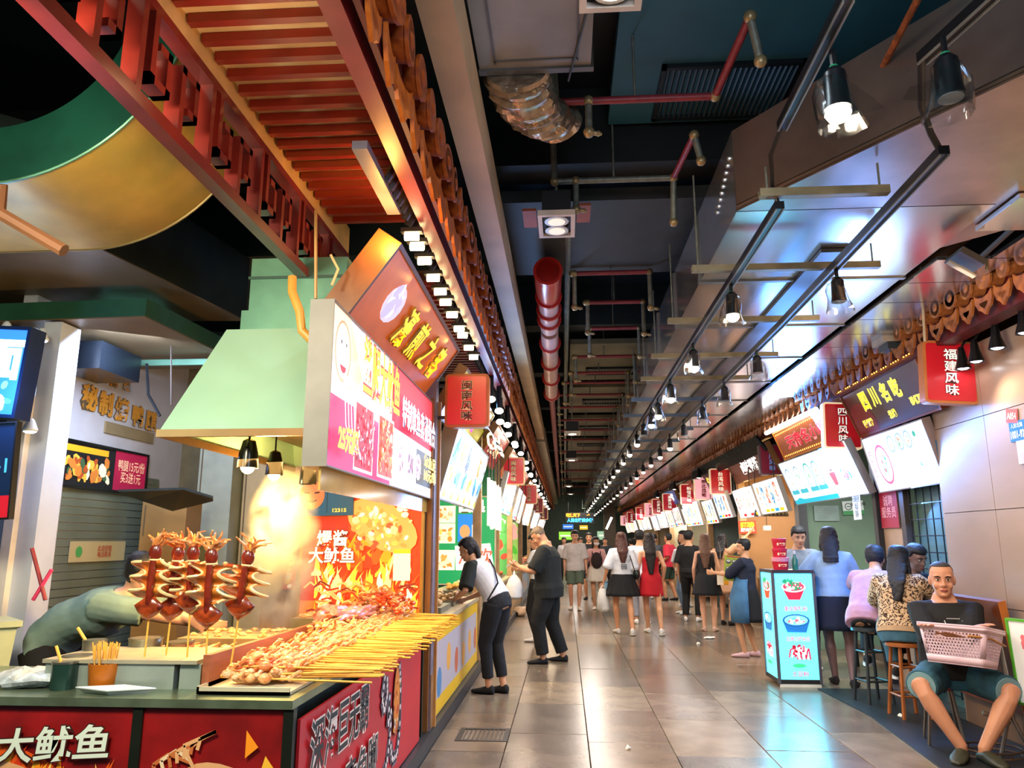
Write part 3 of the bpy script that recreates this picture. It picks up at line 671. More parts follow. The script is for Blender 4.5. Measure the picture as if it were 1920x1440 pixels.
# ---- strut channels and two light tracks
chm = mat('#9c9070', .45, .4, var=.25, sc=8); blk = mat('#14161a', .35, var=.2)
strut_y = [4.6, 5.75, 6.9, 7.9, 9.1, 10.3, 11.6, 13, 14.5, 16, 18, 20, 22.5, 25, 28, 32, 36]
st_mesh = None
for i, yy in enumerate([3.55] + strut_y):
    t = thing('strut_channel', ['short cream slotted strut channel under the duct elbow', 'cream slotted strut channel carrying both light tracks, nearest full one'][i] if i < 2 else f'slotted strut channel carrying the light tracks, {ords[i-2] if i-2 < len(ords) else "far"} further down the aisle', 'strut', (0, yy, 0))
    xa, xb = (.98, 1.6) if i == 0 else (.82, 1.97)
    g = G(); zz_ = 3.14; g.bbox((xa, -.02, zz_), (xb, .02, zz_ + .008)); g.bbox((xa, -.022, zz_), (xb, -.018, zz_ + .042)); g.bbox((xa, .018, zz_), (xb, .022, zz_ + .042)); g.obj('channel', chm if i < 5 else mat('#6d7f92', .45, .4), t, ang=0)
    for xx in (xa + .04, xb - .04): G().cyl((xx, 0, zz_), (xx, 0, 3.8 if xx < 1 else 3.305), .006, 6).obj('rod', gal, t)
def track(label, pts, r=.03):
    t = thing('light_track', label, 'light track', (0, 0, 0))
    for a, b in zip(pts[:-1], pts[1:]):
        a = V(a); b = V(b); d = (b - a); L_ = d.length; M = d.to_track_quat('Y', 'Z').to_matrix()
        g = G(); g.box((a + b) / 2, (.045, L_, .04), M); g.obj('rail', blk, t, ang=0)
        g = G(); g.box((a + b) / 2 - V((.018, 0, .024)), (.006, L_, .01), M); g.box((a + b) / 2 - V((-.018, 0, .024)), (.006, L_, .01), M); g.obj('edge', mat('#8b8a80', .4, .5), t, ang=0)
track('black light track on the left side of the silver duct, long far run', [(1.075, 3.55, 3.1), (1.075, 44, 3.1)])
track('black light track on the right side of the silver duct, long far run', [(1.62, 3.05, 3.1), (1.66, 5.75, 3.1), (1.62, 44, 3.1)])
track('brown light track piece hanging at the top, ending above the aisle', [P(1590, -10, z=3.35), P(1466, 236, z=3.35)])
track('dark light track piece by the two bagged lamps at the top right', [P(1870, -20, z=3.35), P(1728, 110, z=3.35)])
tag(G().tube([P(1466, 236, z=3.34), P(1445, 290, z=3.3), P(1448, 350, z=3.2), V((1.075, 3.57, 3.11))], .011).obj('cable', blk), 'black cable drooping between the left light track pieces', 'cable')
tag(G().tube([P(1728, 110, z=3.34), P(1728, 200, z=3.25), P(1745, 250, z=3.17), V((1.62, 3.08, 3.11))], .014).obj('cable', blk), 'black cable drooping between the right light track pieces', 'cable')
tag(G().cyl(P(1725, -10, z=3.7), P(1622, 190, z=3.7), .016, 8).obj('threaded_rod', mat('#8a4a24', .8, var=.5, sc=40)), 'rusty threaded rod hanging slantwise beside the silver duct', 'rod')

def track_light(label, x, y, z=3.08, on=1, bag=1, tilt=0, group=None, big=1, warm='#fff0d0', power=0, hi=1, glow_=16):
    t = thing('track_spotlight', label, 'spotlight', (x, y, z), tilt, group)
    G().cyl((0, 0, .02), (0, 0, -.05 * big), .012, 6).obj('stem', blk, t)
    g = G(); g.lathe([(.02, -.05), (.036, -.07), (.04, -.17), (.045, -.2)], n=16 if hi else 8); g.v = [tuple(V(p) * big) for p in g.v]; g.obj('head', blk, t)
    if on:
        g = G(); g.lathe([(.036, -.196), (.042, -.215), (.03, -.235), (.01, -.245)], n=14 if hi else 8); g.v = [tuple(V(p) * big) for p in g.v]; g.obj('bulb', glow(warm, glow_ if on == 1 else 40, False), t)
    else:
        G().cyl((0, 0, -.196 * big), (0, 0, -.203 * big), .038 * big, 12).obj('lens', mat('#9aa3a8', .1), t)
    if bag:
        r0 = rnd.random() * 9; rs = []
        for k, (r, zz_) in enumerate([(.014, -.045), (.013, -.06), (.045, -.085), (.056, -.13), (.06, -.18), (.068, -.225), (.075, -.255)]):
            rs.append((V((.012 * math.sin(r0 + k), .01, zz_ - .0)) * big, V((r * 1.05, 0, .006 * math.sin(r0 * 3 + k))) * big, V((0, r, 0)) * big))
        g = G(); g.rings(rs, 22, False)
        if bag > 1: g.add([V((.05, 0, -.1)) * big, V((.05, .01, -.22)) * big, V((.15 * (1 if bag == 2 else -1), 0, -.2)) * big, V((.12 * (1 if bag == 2 else -1), .01, -.15)) * big], [(0, 1, 2, 3)])
        g.v = [tuple(V(p) + V((1, 1, .4)) * (.018 * noise.noise(V(p) * 26 + V((r0, 0, 0))))) for p in g.v]
        g.obj('plastic_bag', plastic_bag(), t); 
        G().lathe([(.016, -.046), (.018, -.055), (.015, -.062)], n=10).obj('green_tie', mat('#1f8a5a', .5), t)
    if power: lamp('SPOT', (0, 0, -.27 * big), power, warm, .04, None, t, 120)
    return t
p = P(1560, 95, z=3.32); track_light('lit spotlight in a clear plastic bag, nearest one at the top', p.x, p.y, 3.3, 2, 2, big=1.15, power=45)
p = P(1768, 70, z=3.32); track_light('unlit bagged spotlight at the top right by the duct corner', p.x, p.y, 3.3, 0, 3, big=1.15)
ls = [(1.075, 4.68, 1, 3, 'lit spotlight with billowing bag on the left track, below the nearest strut', 60), (1.65, 4.45, 0, 1, 'unlit bagged spotlight on the right track near the nearest full strut', 0),
      (1.075, 6.15, 1, 1, 'lit bagged spotlight on the left track beyond the second strut', 30), (1.65, 6.4, 0, 2, 'unlit bagged spotlight on the right track beyond the second strut', 0),
      (1.075, 7.55, 1, 1, 'lit bagged spotlight, third lamp on the left track', 30), (1.64, 7.7, 0, 1, 'unlit bagged spotlight, third lamp on the right track', 0),
      (1.075, 8.6, 1, 1, 'lit bagged spotlight, fourth lamp on the left track', 0), (1.63, 8.9, 0, 1, 'unlit bagged spotlight, fourth lamp on the right track', 0),
      (1.075, 9.3, 1, 1, 'lit bagged spotlight, fifth lamp on the left track', 30), (1.075, 10.2, 0, 1, 'unlit bagged spotlight, sixth lamp on the left track', 0), (1.62, 10.3, 0, 1, 'unlit bagged spotlight, fifth lamp on the right track', 0)]
for x, y, on, bg, lb, pw in ls: track_light(lb, x, y, 3.08, on, bg, power=pw)
kk = 0; y = 11.2; proto = track_light('bare lit bulb on the left track, first of its far run after the bagged ones', 1.075, y, 3.08, 1, 0, group='lit spotlights far along the left track', big=1.0, hi=0, glow_=7)
prr = track_light('bare lit bulb on the right track, first of its far run after the bagged ones', 1.62, y + .5, 3.08, 1, 0, group='lit spotlights far along the right track', hi=0, glow_=7)
while y < 40:
    y += .95 + y * .035; kk += 1; dup(proto, (1.075, y, 3.08), label=f'bare lit bulb on the left track, {NTH[kk]} of its far run away from the camera'); dup(prr, (1.62, y + .4, 3.08), label=f'bare lit bulb on the right track, {NTH[kk]} of its far run away from the camera')

# ---- eaves: tile ends (left and right)
def tile_end(kind, m):
    g = G()
    if kind == 'round':
        g.rings([(V((0, 0, 0)), V((0, .075, 0)), V((0, 0, .075))), (V((.016, 0, 0)), V((0, .075, 0)), V((0, 0, .075)))], 16)
        g.rings([(V((.016, 0, 0)), V((0, .06, 0)), V((0, 0, .06))), (V((.011, 0, 0)), V((0, .05, 0)), V((0, 0, .05)))], 16)
        g.rings([(V((.016, 0, 0)), V((0, .03, 0)), V((0, 0, .03))), (V((.024, 0, 0)), V((0, .018, 0)), V((0, 0, .018)))], 10)
        g.rings([(V((-.1, 0, .01)), V((0, .068, 0)), V((0, 0, .068))), (V((0, 0, 0)), V((0, .068, 0)), V((0, 0, .068)))], 12)
    else:
        pts = [(-.085, .055), (-.05, .03), (0, .02), (.05, .03), (.085, .055), (.085, 0), (.06, -.05), (.03, -.065), (0, -.095), (-.03, -.065), (-.06, -.05), (-.085, 0)]
        g.add([(0, a, b) for a, b in pts] + [(.018, a, b) for a, b in pts], [tuple(range(11, -1, -1)), tuple(range(12, 24))] + [(i, (i + 1) % 12, 12 + (i + 1) % 12, 12 + i) for i in range(12)])
        g.add([(.018, a * .5, b * .5 - .01) for a, b in pts[5:12]] , [tuple(range(7))])
    return g.mesh('tile_end', m, 30)
def eave(label, x, sgn, z, y0, y1, pit, mr, md, zz2):
    t = thing('tiled_eave', label, 'eave', (x, 0, z)); a = tile_end('round', mr); b = tile_end('drip', md); y = y0; n = 0; far = G(); pr = pit
    while y < y1 and n < 290:
        for me, dy, dz, nm, dx in ((a, 0, .06 * zz2, 'round_tile_end', .05), (b, pit / 2, -.06 * zz2, 'drip_tile_end', .0)):
            o = bpy.data.objects.new(nm, me); COL.objects.link(o); o.parent = t; o.location = (dx * sgn, y + dy, dz); o.scale = (sgn, zz2, zz2)
            o.rotation_euler = (rnd.uniform(-.08, .08), 0, rnd.uniform(-.12, .12)); n += 1
        y += pit
    if y < y1:
        while y < y1: far.cyl((0, y, .05), (.03 * sgn, y, .05), .075, 8); far.cyl((0.01, y + pit / 2, -.05), (.03 * sgn, y + pit / 2, -.05), .06, 5); y += pit
        far.obj('far_tile_ends', mr, t, kind='stuff')
    return t
orange = mat('#b4581c', .38, var=.35, sc=26, hex2='#7e3210'); brown = mat('#d28a4c', .4, var=.3, sc=16, hex2='#9a5a2e')
e = eave('orange glazed tile ends in a zigzag row along the left eave', -.65, 1, 3.36, 1.9, 44, .25, orange, mat('#c86a1c', .38, var=.3, sc=26, hex2='#a04a12'), 1.3)
g = G(); g.bbox((-.03, 1.6, -.12), (-.006, 44, .14)); g.obj('back_board', mat('#5a1c20', .5), e, ang=0)
e = eave('brown round and drip tile ends along the right eave', 3.0, -1, 3.22, 3.6, 44, .235, brown, mat('#c07434', .4, var=.3, sc=16, hex2='#8a4c24'), 1.1)
struct(G().bbox((3.03, 3.0, 3.38), (3.3, 44, 3.75)).obj('trim_3', mat('#3a332e', .6, var=.3), None, ang=0))
struct(G().bbox((3.06, 3.0, 3.05), (3.2, 44, 3.30)).obj('trim_4', mat('#5c1a1a', .5, var=.2), None, ang=0))
tag(G().tube([(2.95, 3.0, 3.72), (2.98, 7, 3.66), (3.0, 44, 3.66)], .05, 12).obj('conduit', mat('#a78458', .5, var=.2, sc=6)), 'thick tan conduit pipe lying above the right eave', 'conduit')
tag(G().tube([(2.6, 3.6, 3.33), (2.75, 5, 3.30), (2.86, 6.2, 3.34), (2.9, 12, 3.33), (2.9, 30, 3.35)], .02, 6).obj('cable', blk), 'black cable bundle sagging along the silver panels', 'cable')
# red fascia pole + board on left
struct(G().bbox((-.8, 1.2, 3.24), (-.72, 44, 3.34)).obj('trim_5', mat('#8a2a30', .35, var=.18, sc=6), None, ang=0))
struct(G().bbox((-.74, 1.2, 3.34), (-.68, 44, 3.5)).obj('trim_6', mat('#7c2428', .45, var=.2), None, ang=0))
# ================================================================= FIRST STALL ON THE LEFT (grilled squid)
LX = -1.05; WT = .88
steel = mat('#8f948c', .32, .85, var=.2, sc=5, bump=.05); dksteel = mat('#3c463d', .35, .8, var=.35, sc=7); bamboo = mat('#f0bc50', .5, var=.15, sc=30)
redp = ink('#b01a1e'); cr = ink('#f4ead0'); gold = ink('#f2c22a')
octo = [ink(h) for h in ('#e8b07a', '#f3d9b0', '#c9703c', '#f7ead2', '#d88c52', '#a8482c')]
fire = [ink(h) for h in ('#ff9a1e', '#ffc43a', '#e85a18', '#ffdf6a', '#d63a14')]
salad = [ink(h) for h in ('#d8a478', '#e9cfae', '#b6653f', '#88a84c', '#c33c2a', '#f1e2c4')]

# counter carcass and worktop
t = thing('counter', 'steel food counter of the squid grill stall with red picture panels, nearest on the left', 'counter', (0, 0, 0))
G().bbox((-3.6, 3.1, .1), (-1.1, 3.7, .84)).obj('cabinet', dksteel, t, ang=0); G().bbox((-1.75, 3.7, .1), (-1.1, 5.8, .84)).obj('cabinet', dksteel, t, ang=0)
g = G(); g.bbox((-3.65, 3.03, .848), (LX - .002, 3.75, WT)); g.bbox((-1.75, 3.75, .848), (LX - .002, 5.85, WT)); g.obj('worktop', mat('#8a9c80', .28, .75, var=.35, sc=6), t, ang=0)
for x in (-2.8, -1.67, LX - .02): G().bbox((x - .02, 3.04, .0), (x + .02, 3.08, .848)).obj('post', mat('#2d342b', .4, .7), t, ang=0)
G().bbox((LX - .04, 5.76, 0), (LX, 5.8, .8)).obj('post', mat('#2d342b', .4, .7), t, ang=0)
G().bbox((-3.0, 3.04, .0), (LX, 3.08, .1)).obj('base_gap_board', mat('#11130f'), t, ang=0)
# front panels
for i, (x0, x1) in enumerate(((-2.45, -1.69), (-1.65, -1.09))):
    G().bbox((x0, 3.052, .1), (x1, 3.07, .842)).obj('picture_panel', mat('#b01c1e', .35, var=.35, sc=2.6, hex2='#4a1010', coat=.3), t, ang=0)
    A = Art((x0, 3.052, .43), (1, 0, 0), (0, 0, 1))
    w_ = x1 - x0
    if i == 0:
        A.ell(.28, .1, .34, .16, fire[2], n=20, rot=-.3)
        for q in range(40): a = rnd.uniform(.0, .7); A.flame(a, .13 - .1 * abs(a - .3), .05, rnd.uniform(.06, .15), rnd.uniform(-.2, .5), rnd.choice(fire))
        A.ell(.32, .04, .36, .15, octo[0], n=22, rot=-.35); A.ell(.34, .03, .3, .12, octo[3], n=22, rot=-.35); A.food(.05, -.08, .58, .24, salad, 110, .05, 'o')
        A.build('artwork', t)
        A.text('大鱿鱼', .455, .28, .13, ink('#dfeee0'), t, w=.46, bold=.02, out=ink('#3c1512'), ow=.03, shear=.12, rot=.06)
    else:
        A.ell(.36, .1, .2, .1, octo[0], n=22, rot=-.4); A.ell(.36, .09, .17, .08, octo[3], n=22, rot=-.4); A.food(.2, -.02, .32, .2, salad, 100, .055, 'o')
        for q in range(7): a = -.2 + q * .12; A.line([(.24, .17), (.20 - a * .05, .22 + .01 * q), (.12 + .03 * q, .25 + .014 * q), (.06 + .03 * q, .21 + .016 * q), (.08 + .025 * q, .17 + .016 * q)], .014, rnd.choice(octo[:3]))
        A.poly([(.42, .24), (.47, .28), (.42, .34)], fire[0]); A.poly([(.48, .18), (.54, .2), (.5, .25)], fire[1])
        A.build('artwork', t)
        A.text('深海', .14, .03, .12, ink('#14201a'), t, bold=.03, out=ink('#c9d8c8'), ow=.05, shear=.1)
# side banner
bn = G().bbox((LX, 3.09, .12), (LX + .012, 5.62, .80)).obj('banner', mat('#c8202a', .45, var=.1, sc=3), t, ang=0)
G().bbox((LX - .03, 5.0, .13), (LX + .002, 5.62, .84)).obj('backing', mat('#c8202a', .45), t, ang=0)
A = Art((LX + .012, 3.09, .12), (0, 1, 0), (0, 0, 1))
A.poly([(0, 0), (.75, 0), (.9, .12), (.72, .2), (.78, .3), (.5, .22), (.3, .34), (.2, .16), (0, .2)], ink('#8a2a8c')); A.poly([(0, 0), (.5, 0), (.4, .1), (.1, .13)], ink('#b0438e'))
DX = -.22
tent = [(1.45, .28), (1.43, .18), (1.5, .09), (1.62, .07), (1.74, .12), (1.8, .24), (1.82, .38)]
for pts in (tent, [(1.82, .2), (1.88, .1), (2.0, .1), (2.06, .22), (2.05, .5), (2.0, .62)], [(1.62, .62), (1.56, .5), (1.62, .42), (1.68, .5), (1.66, .6)], [(1.8, .4), (1.72, .32), (1.74, .5)]):
    pts = [(a_ + DX, b_) for a_, b_ in pts]; A.line(pts, .085, ink('#7d6a80')); A.line(pts, .06, ink('#15131a'))
    for (x0, y0), (x1, y1) in zip(pts[:-1], pts[1:]):
        for k in (.15, .5, .85): A.ell(x0 + (x1 - x0) * k, y0 + (y1 - y0) * k, .018, .018, ink('#f0e8ea'), n=6)
A.ell(1.71, .42, .09, .2, ink('#8a4a20'), n=18); A.ell(1.71, .43, .075, .18, ink('#e0851e'), n=18); A.food(1.62, .22, .18, .34, [ink('#f0a030'), ink('#c9501c'), ink('#e8c890')], 26, .16)
A.ell(1.66, .3, .02, .03, cr); A.ell(1.66, .3, .01, .015, ink('#111111'))
A.build('artwork', t)
for s_, cx, cy, w_ in (('深海巨无霸', .55, .54, .92), ('章鱼脚', .92, .25, .62)): A.text(s_, cx, cy, .23, ink('#16110f'), t, w=w_, bold=.014, out=ink('#f5f1ea'), ow=.03)
# near-black board, its colour standing for shade in the gap under the banner
G().bbox((LX - .03, 3.09, 0), (LX - .015, 5.76, .12)).obj('base_gap_board', mat('#0a0a0a'), t, ang=0)

# food tray along the side with octopus skewers
t = thing('food_tray', 'long steel tray holding grilled octopus skewers along the aisle edge of the counter', 'tray', (-1.27, 3.12, WT + .002))
g = G(); g.bbox((-.21, 0, 0), (.17, 2.7, .012)); g.bbox((-.21, 0, 0), (-.2, 2.7, .03)); g.bbox((-.21, 0, 0), (.17, .01, .028)); g.obj('base', mat('#cfc8b0', .45, .25), t, ang=0)
ocm = [mat('#dc7e34', .35, var=.35, sc=45, hex2='#f6d296', coat=.4, bump=.3), mat('#f8dfb0', .35, var=.3, sc=45, hex2='#cc7434', coat=.4, bump=.3), mat('#c8541e', .35, var=.35, sc=45, hex2='#eaa464', coat=.4, bump=.3)]
def chunk_mesh(k):
    r = random.Random(k); g = G()
    for i in range(9):
        c = V((-.02 - i * .031 + r.uniform(-.01, .01), r.uniform(-.02, .02), r.uniform(.0, .02))); a = r.uniform(.014, .024)
        g.ell(c, (a * r.uniform(.9, 1.5), a, a * r.uniform(.7, 1.1)), 7, 4)
        if i % 2 == 0:
            q = V((r.uniform(-1, 1), r.uniform(-1, 1), r.uniform(.2, 1))).normalized() * .035
            g.tube([c, c + q * .7, c + q + V((.015, 0, .008)), c + q * .8 + V((.028, .01, .012))], [.009, .008, .006, .003], 5)
    return g.mesh('octopus_pieces', ocm[k % 3], 50)
chm_ = [chunk_mesh(k) for k in range(5)]; stk = G().cyl((-.30, 0, .008), (.33, 0, .004), .0048, 5).mesh('stick', bamboo, 40)
lab_sk = 'grilled octopus skewer in the long tray, bamboo stick pointing out over the counter edge'
def skewer(x, y, z, rz, k, lab=lab_sk, grp='octopus skewers in the long tray', ry=0):
    r = thing('octopus_skewer', lab, 'skewer', (x, y, z), rz, grp); r.rotation_euler.y = ry
    for me, nm in ((stk, 'stick'), (chm_[k % 5], 'octopus_pieces')): o = bpy.data.objects.new(nm, me); COL.objects.link(o); o.parent = r
    return r
i = 0; y = 3.27
while y < 5.8:
    for lay in range(3):
        x = -1.13 + .0 * lay + rnd.uniform(-.03, .03); skewer(x, y + lay * .012, WT + .03 + .022 * lay, rnd.uniform(-.14, .10) + .05, i, ry=rnd.uniform(-.02, .07)); i += 1
    y += .062
# far end of the tray: bundle of long squid tentacles
t = thing('roast_squid', 'glossy reddish roast squid lying across the far end of the skewer tray', 'food', (-1.42, 4.9, WT + .1))
g = G(); 
for k in range(16):
    a0, b0 = rnd.uniform(-.1, .06), rnd.uniform(-.32, -.1); g.tube([(a0 + .02 * q + rnd.uniform(-.02, .02), b0 + .09 * q, .03 + .02 * math.sin(q + k) + .003 * k) for q in range(6)], [.022, .024, .02, .017, .012, .006], 8)
g.obj('body', mat('#c0603a', .25, var=.4, sc=25, hex2='#e8b0a0', coat=.6), t)
# heaps: piles of octopus left of divider
def heap(label, x, y, z, lx, ly, n, mats=None, hgt=.06):
    t = thing('octopus_heap', label, 'food', (x, y, z)); 
    for j, m in enumerate(mats or ocm):
        g = G()
        for i in range(n // 3):
            a, b = rnd.uniform(-1, 1), rnd.uniform(-1, 1); c = V((a * lx / 2, b * ly / 2, hgt * (1 - a * a * .7) * rnd.uniform(.3, 1))); r = rnd.uniform(.011, .024)
            g.ell(c, (r * 1.4, r, r * .8), 7, 4, Matrix.Rotation(rnd.random() * 3, 3, 'Z'))
            if i % 3 == 0:
                q = V((rnd.uniform(-1, 1), rnd.uniform(-1, 1), rnd.uniform(.1, .6))).normalized() * .05; g.tube([c, c + q * .6, c + q, c + q * .9 + V((.02, .01, .01))], [.01, .008, .006, .003], 5)
        g.obj('octopus_pieces', m, t, ang=50, kind='stuff')
heap('heap of pale grilled octopus legs in the inner tray behind the tall squid skewers', -1.85, 3.8, WT + .02, .5, .36, 150)
heap('heap of octopus pieces beside the far griddle', -1.4, 4.75, WT + .08, .26, .8, 120)
heap('small mound of glossy squid on the far grill edge', -1.3, 5.45, WT + .1, .4, .5, 150, [ocm[0], ocm[2], mat('#e05020', .3, coat=.5, var=.3)], .16)
# wooden divider plank
t = thing('divider_board', 'brown wooden board set on edge between the skewer tray and the inner trays', 'board', (0, 0, 0))
G().hexa([(-1.50, 3.2, WT), (-1.47, 3.2, WT), (-1.47, 5.3, WT), (-1.50, 5.3, WT), (-1.50, 3.2, WT + .14), (-1.47, 3.2, WT + .14), (-1.47, 5.3, WT + .12), (-1.50, 5.3, WT + .12)]).obj('board', mat('#9c5a3c', .45, var=.3, sc=5, stretch=(4, .6, 4)), t, ang=0)
# stainless skewer holder box
t = thing('tray_box', 'pale steel box tray with holes holding the upright squid skewers', 'tray', (-1.83, 3.42, WT))
g = G(); g.bbox((-.36, -.2, .0), (.2, .18, .1)); g.obj('box', mat('#a9b8b0', .4, .5, var=.15), t, ang=0); G().bbox((-.37, -.21, .1), (.3, .19, .115)).obj('rim', mat('#c8c2a8', .4, .5), t, ang=0)
G().bbox((.22, -.19, 0), (.31, .0, .098)).obj('end_box', mat('#a9b8b0', .4, .5), t, ang=0)
# griddles
for lb, x0, x1, yy, z in (('long low steel griddle tray with browned food behind the upright squid', -2.05, -1.5, 4.25, .10), ('second steel griddle tray further back with wooden edge', -1.75, -1.52, 5.1, .12)):
    t = thing('griddle', lb, 'griddle', (0, yy, WT)); g = G(); g.bbox((x0, -.2, 0), (x1, .3, z)); g.obj('body', mat('#a89c74', .4, .5, var=.25), t, ang=0); G().bbox((x1 - .02, -.22, 0), (x1 + .005, .5, z + .02)).obj('edge', mat('#6e4a32', .5), t, ang=0)
    g = G()
    for i in range(30): g.ell((rnd.uniform(x0 + .02, x1 - .03), rnd.uniform(-.18, .2), z + .006), (.022, .014, .012), 6, 4)
    g.obj('food', ocm[0], t, kind='stuff')
# upright squid on skewers
def squid(label, u, y, ztop, zbot, tilt, seed):
    r = random.Random(seed); p = P(u, 1100, y=y); t = thing('squid_skewer', label, 'squid skewer', (p.x, y, WT + .08)); t.rotation_euler.y = tilt; t.scale.x = 1.22
    zb = zbot - WT - .08; zt = ztop - WT - .08
    G().cyl((0, 0, 0), (0, 0, zt + .01), .0035, 6).obj('stick', bamboo, t)
    m1 = mat('#c65a1c', .28, var=.4, sc=22, hex2='#e08a34', coat=.6); m2 = mat('#5a1c12', .25, var=.4, sc=25, hex2='#8a2c18', coat=.7); m3 = mat('#f0d49a', .3, var=.15, sc=20, coat=.4)
    g = G(); g.rings([(V((0, -.006, zb)), V((.006, 0, 0)), V((0, .006, 0))), (V((0, -.008, zb + .03)), V((.04, 0, 0)), V((0, .012, 0))), (V((0, -.01, zb + .06)), V((.056, 0, 0)), V((0, .018, 0))), (V((0, -.008, zb + .085)), V((.028, 0, 0)), V((0, .014, 0))), (V((0, -.004, zb + .1)), V((.012, 0, 0)), V((0, .01, 0)))], 14)
    g.obj('fin', mat('#b84a1c', .28, var=.5, sc=30, hex2='#4a140c', coat=.7), t, ang=85)
    K = 40; L0 = zb + .095; L1 = zt - .11; vs = []; fs = []; e1 = G(); e2 = G()
    for k in range(K + 1):
        q = k / K; z = L0 + (L1 - L0) * q; a = math.sin(q * 6.28 * 2.6 + seed); wv = .058 + .026 * a; yy = .022 * math.cos(q * 6.28 * 2.6 + seed)
        wr = .058 + .026 * math.sin(q * 6.28 * 2.6 + seed + .9)
        vs += [(-wv, yy, z + .008 * a), (0, -.012, z), (wr, yy, z - .008 * a), (wr, yy + .012, z - .008 * a), (0, .01, z), (-wv, yy + .012, z + .008 * a)]
        for (gg, xx, zz) in ((e1, -wv, z + .008 * a), (e2, wr, z - .008 * a)): gg.v.append((xx, yy + .002, zz))
        if k:
            o = 6 * k; fs += [(o - 6 + j, o - 6 + (j + 1) % 6, o + (j + 1) % 6, o + j) for j in range(6)]
    G().add(vs, fs).obj('mantle', m1, t); 
    for gg in (e1, e2): pp = gg.v; G().tube(pp, .0065, 5).obj('mantle_edge', m3, t)
    G().tube([(0, -.016, zb + .06), (0, -.02, (L0 + L1) / 2), (0, -.018, L1)], [.012, .014, .011], 8).obj('dark_rib', m2, t)
    g = G(); g.ell((0, -.005, L1 + .035), (.024, .02, .04), 12, 8); g.obj('head', m2, t)
    g = G()
    for k in range(9):
        a = k * .7 + seed; q = V((math.cos(a) * r.uniform(.2, .7), math.sin(a) * .4, r.uniform(.5, .9))); pts = [V((0, 0, L1 + .05))]
        for s_ in range(4): pts.append(pts[-1] + q * .027); q = (q + V((r.uniform(-.7, .7), r.uniform(-.4, .4), -r.uniform(.1, .9) * s_ / 2))).normalized()
        g.tube(pts, [.008, .0075, .006, .0045, .003], 6)
    g.obj('tentacles', mat('#b8602c', .3, var=.4, sc=40, hex2='#e0a060', coat=.5), t)
    G().lathe([(.018, L1 - .005), (.022, L1 + .003), (.018, L1 + .01)], n=12).obj('collar', m3, t)
zz_ = lambda v, y: P(400, v, y=y).z
for i, (u, yy, vt, vb, tl) in enumerate(((283, 3.30, 1003, 1163, .02), (322, 3.36, 1006, 1165, .04), (362, 3.30, 1005, 1150, -.02), (397, 3.24, 1010, 1178, -.02), (443, 3.30, 1012, 1160, .10))):
    squid(['grilled squid on an upright skewer, first from the cook', 'grilled squid on an upright skewer, second from the cook', 'grilled squid on an upright skewer, middle of the five', 'grilled squid hanging lowest of the five upright skewers', 'grilled squid on a leaning skewer with a long dangling tentacle, last of the five'][i], u, yy, zz_(vt, yy), zz_(vb, yy), tl, i * 1.3)

# pots, cups, cans on the front worktop
def pot(label, x, y, r, h, m, cat='pot', rim=None, fill=None):
    t = thing('pot', label, cat, (x, y, WT)); G().lathe([(r * .96, 0), (r, .01), (r, h), (r * .94, h), (r * .93, .02)], n=24).obj('body', m, t)
    G().lathe([(r * 1.03, h - .008), (r * 1.04, h), (r * .95, h)], n=24).obj('rim', rim or steel, t)
    if fill: G().cyl((0, 0, h * .8), (0, 0, h * .85), r * .93, 20).obj('sauce', fill, t)
    return t
q = P(262, 1230, y=3.62); pot('tall shiny steel pot behind the tray box by the cook', q.x, 3.66, .075, .15, steel); pot('second shiny steel pot beside the first tall one', q.x + .15, 3.7, .065, .13, mat('#c0a090', .25, .8))
q = P(120, 1270, y=3.2); t = pot('dark green enamel can with a brush handle at the counter front', q.x, 3.2, .05, .11, mat('#27453e', .25, .3), fill=mat('#5a2a14', .3)); G().tube([(0, 0, .06), (-.05, 0, .17)], .006).obj('brush_handle', bamboo, t)
q = P(155, 1270, y=3.35); t = pot('black pot of sauce next to the enamel can', q.x, 3.3, .06, .12, mat('#15120f', .3)); 
q = P(165, 1210, y=3.45); t = pot('small steel sauce cup with a wooden brush sticking out', q.x, 3.5, .05, .16, mat('#8a8578', .3, .6)); G().tube([(0, 0, .1), (-.09, 0, .21)], .007).obj('brush_handle', bamboo, t)
q = P(212, 1265, y=3.3); t = thing('skewer_tub', 'amber plastic tub filled with bamboo skewers at the counter front', 'tub', (q.x, 3.24, WT)); G().lathe([(.055, 0), (.06, .01), (.068, .10), (.064, .10), (.056, .01)], n=20).obj('tub', mat('#b9681c', .3, var=.2), t)
g = G()
for i in range(34): a = rnd.random() * 6.28; r = .045 * math.sqrt(rnd.random()); g.cyl((r * math.cos(a) * .8, r * math.sin(a) * .8, .01), (r * math.cos(a) * 1.4, r * math.sin(a) * 1.3, .175 + rnd.uniform(-.01, .01)), .003, 4)
g.obj('skewers', bamboo, t, kind='stuff')
q = P(215, 1283, y=3.12); t = thing('platter', 'white rectangular melamine platter at the counter edge', 'plate', (q.x, 3.13, WT)); g = G(); g.rings([(V((0, 0, 0)), V((.13, 0, 0)), V((0, .045, 0))), (V((0, 0, .018)), V((.17, 0, 0)), V((0, .065, 0))), (V((0, 0, .022)), V((.17, 0, 0)), V((0, .065, 0))), (V((0, 0, .006)), V((.12, 0, 0)), V((0, .04, 0)))], 4); g.obj('dish', mat('#dce6ea', .25), t, ang=0)
q = P(45, 1275, y=3.2); t = thing('plastic_wrap', 'crumpled clear plastic packaging at the left end of the counter', 'packaging', (q.x, 3.25, WT + .03)); g = G(); g.ell((0, 0, 0), (.17, .09, .04), 16, 8); g.v = [tuple(V(p) + V((1, 1, 1)) * .03 * noise.noise(V(p) * 22)) for p in g.v]; g.obj('film', mat('#b9c4cc', .12, var=.4, sc=20, bump=.5), t, ang=15)
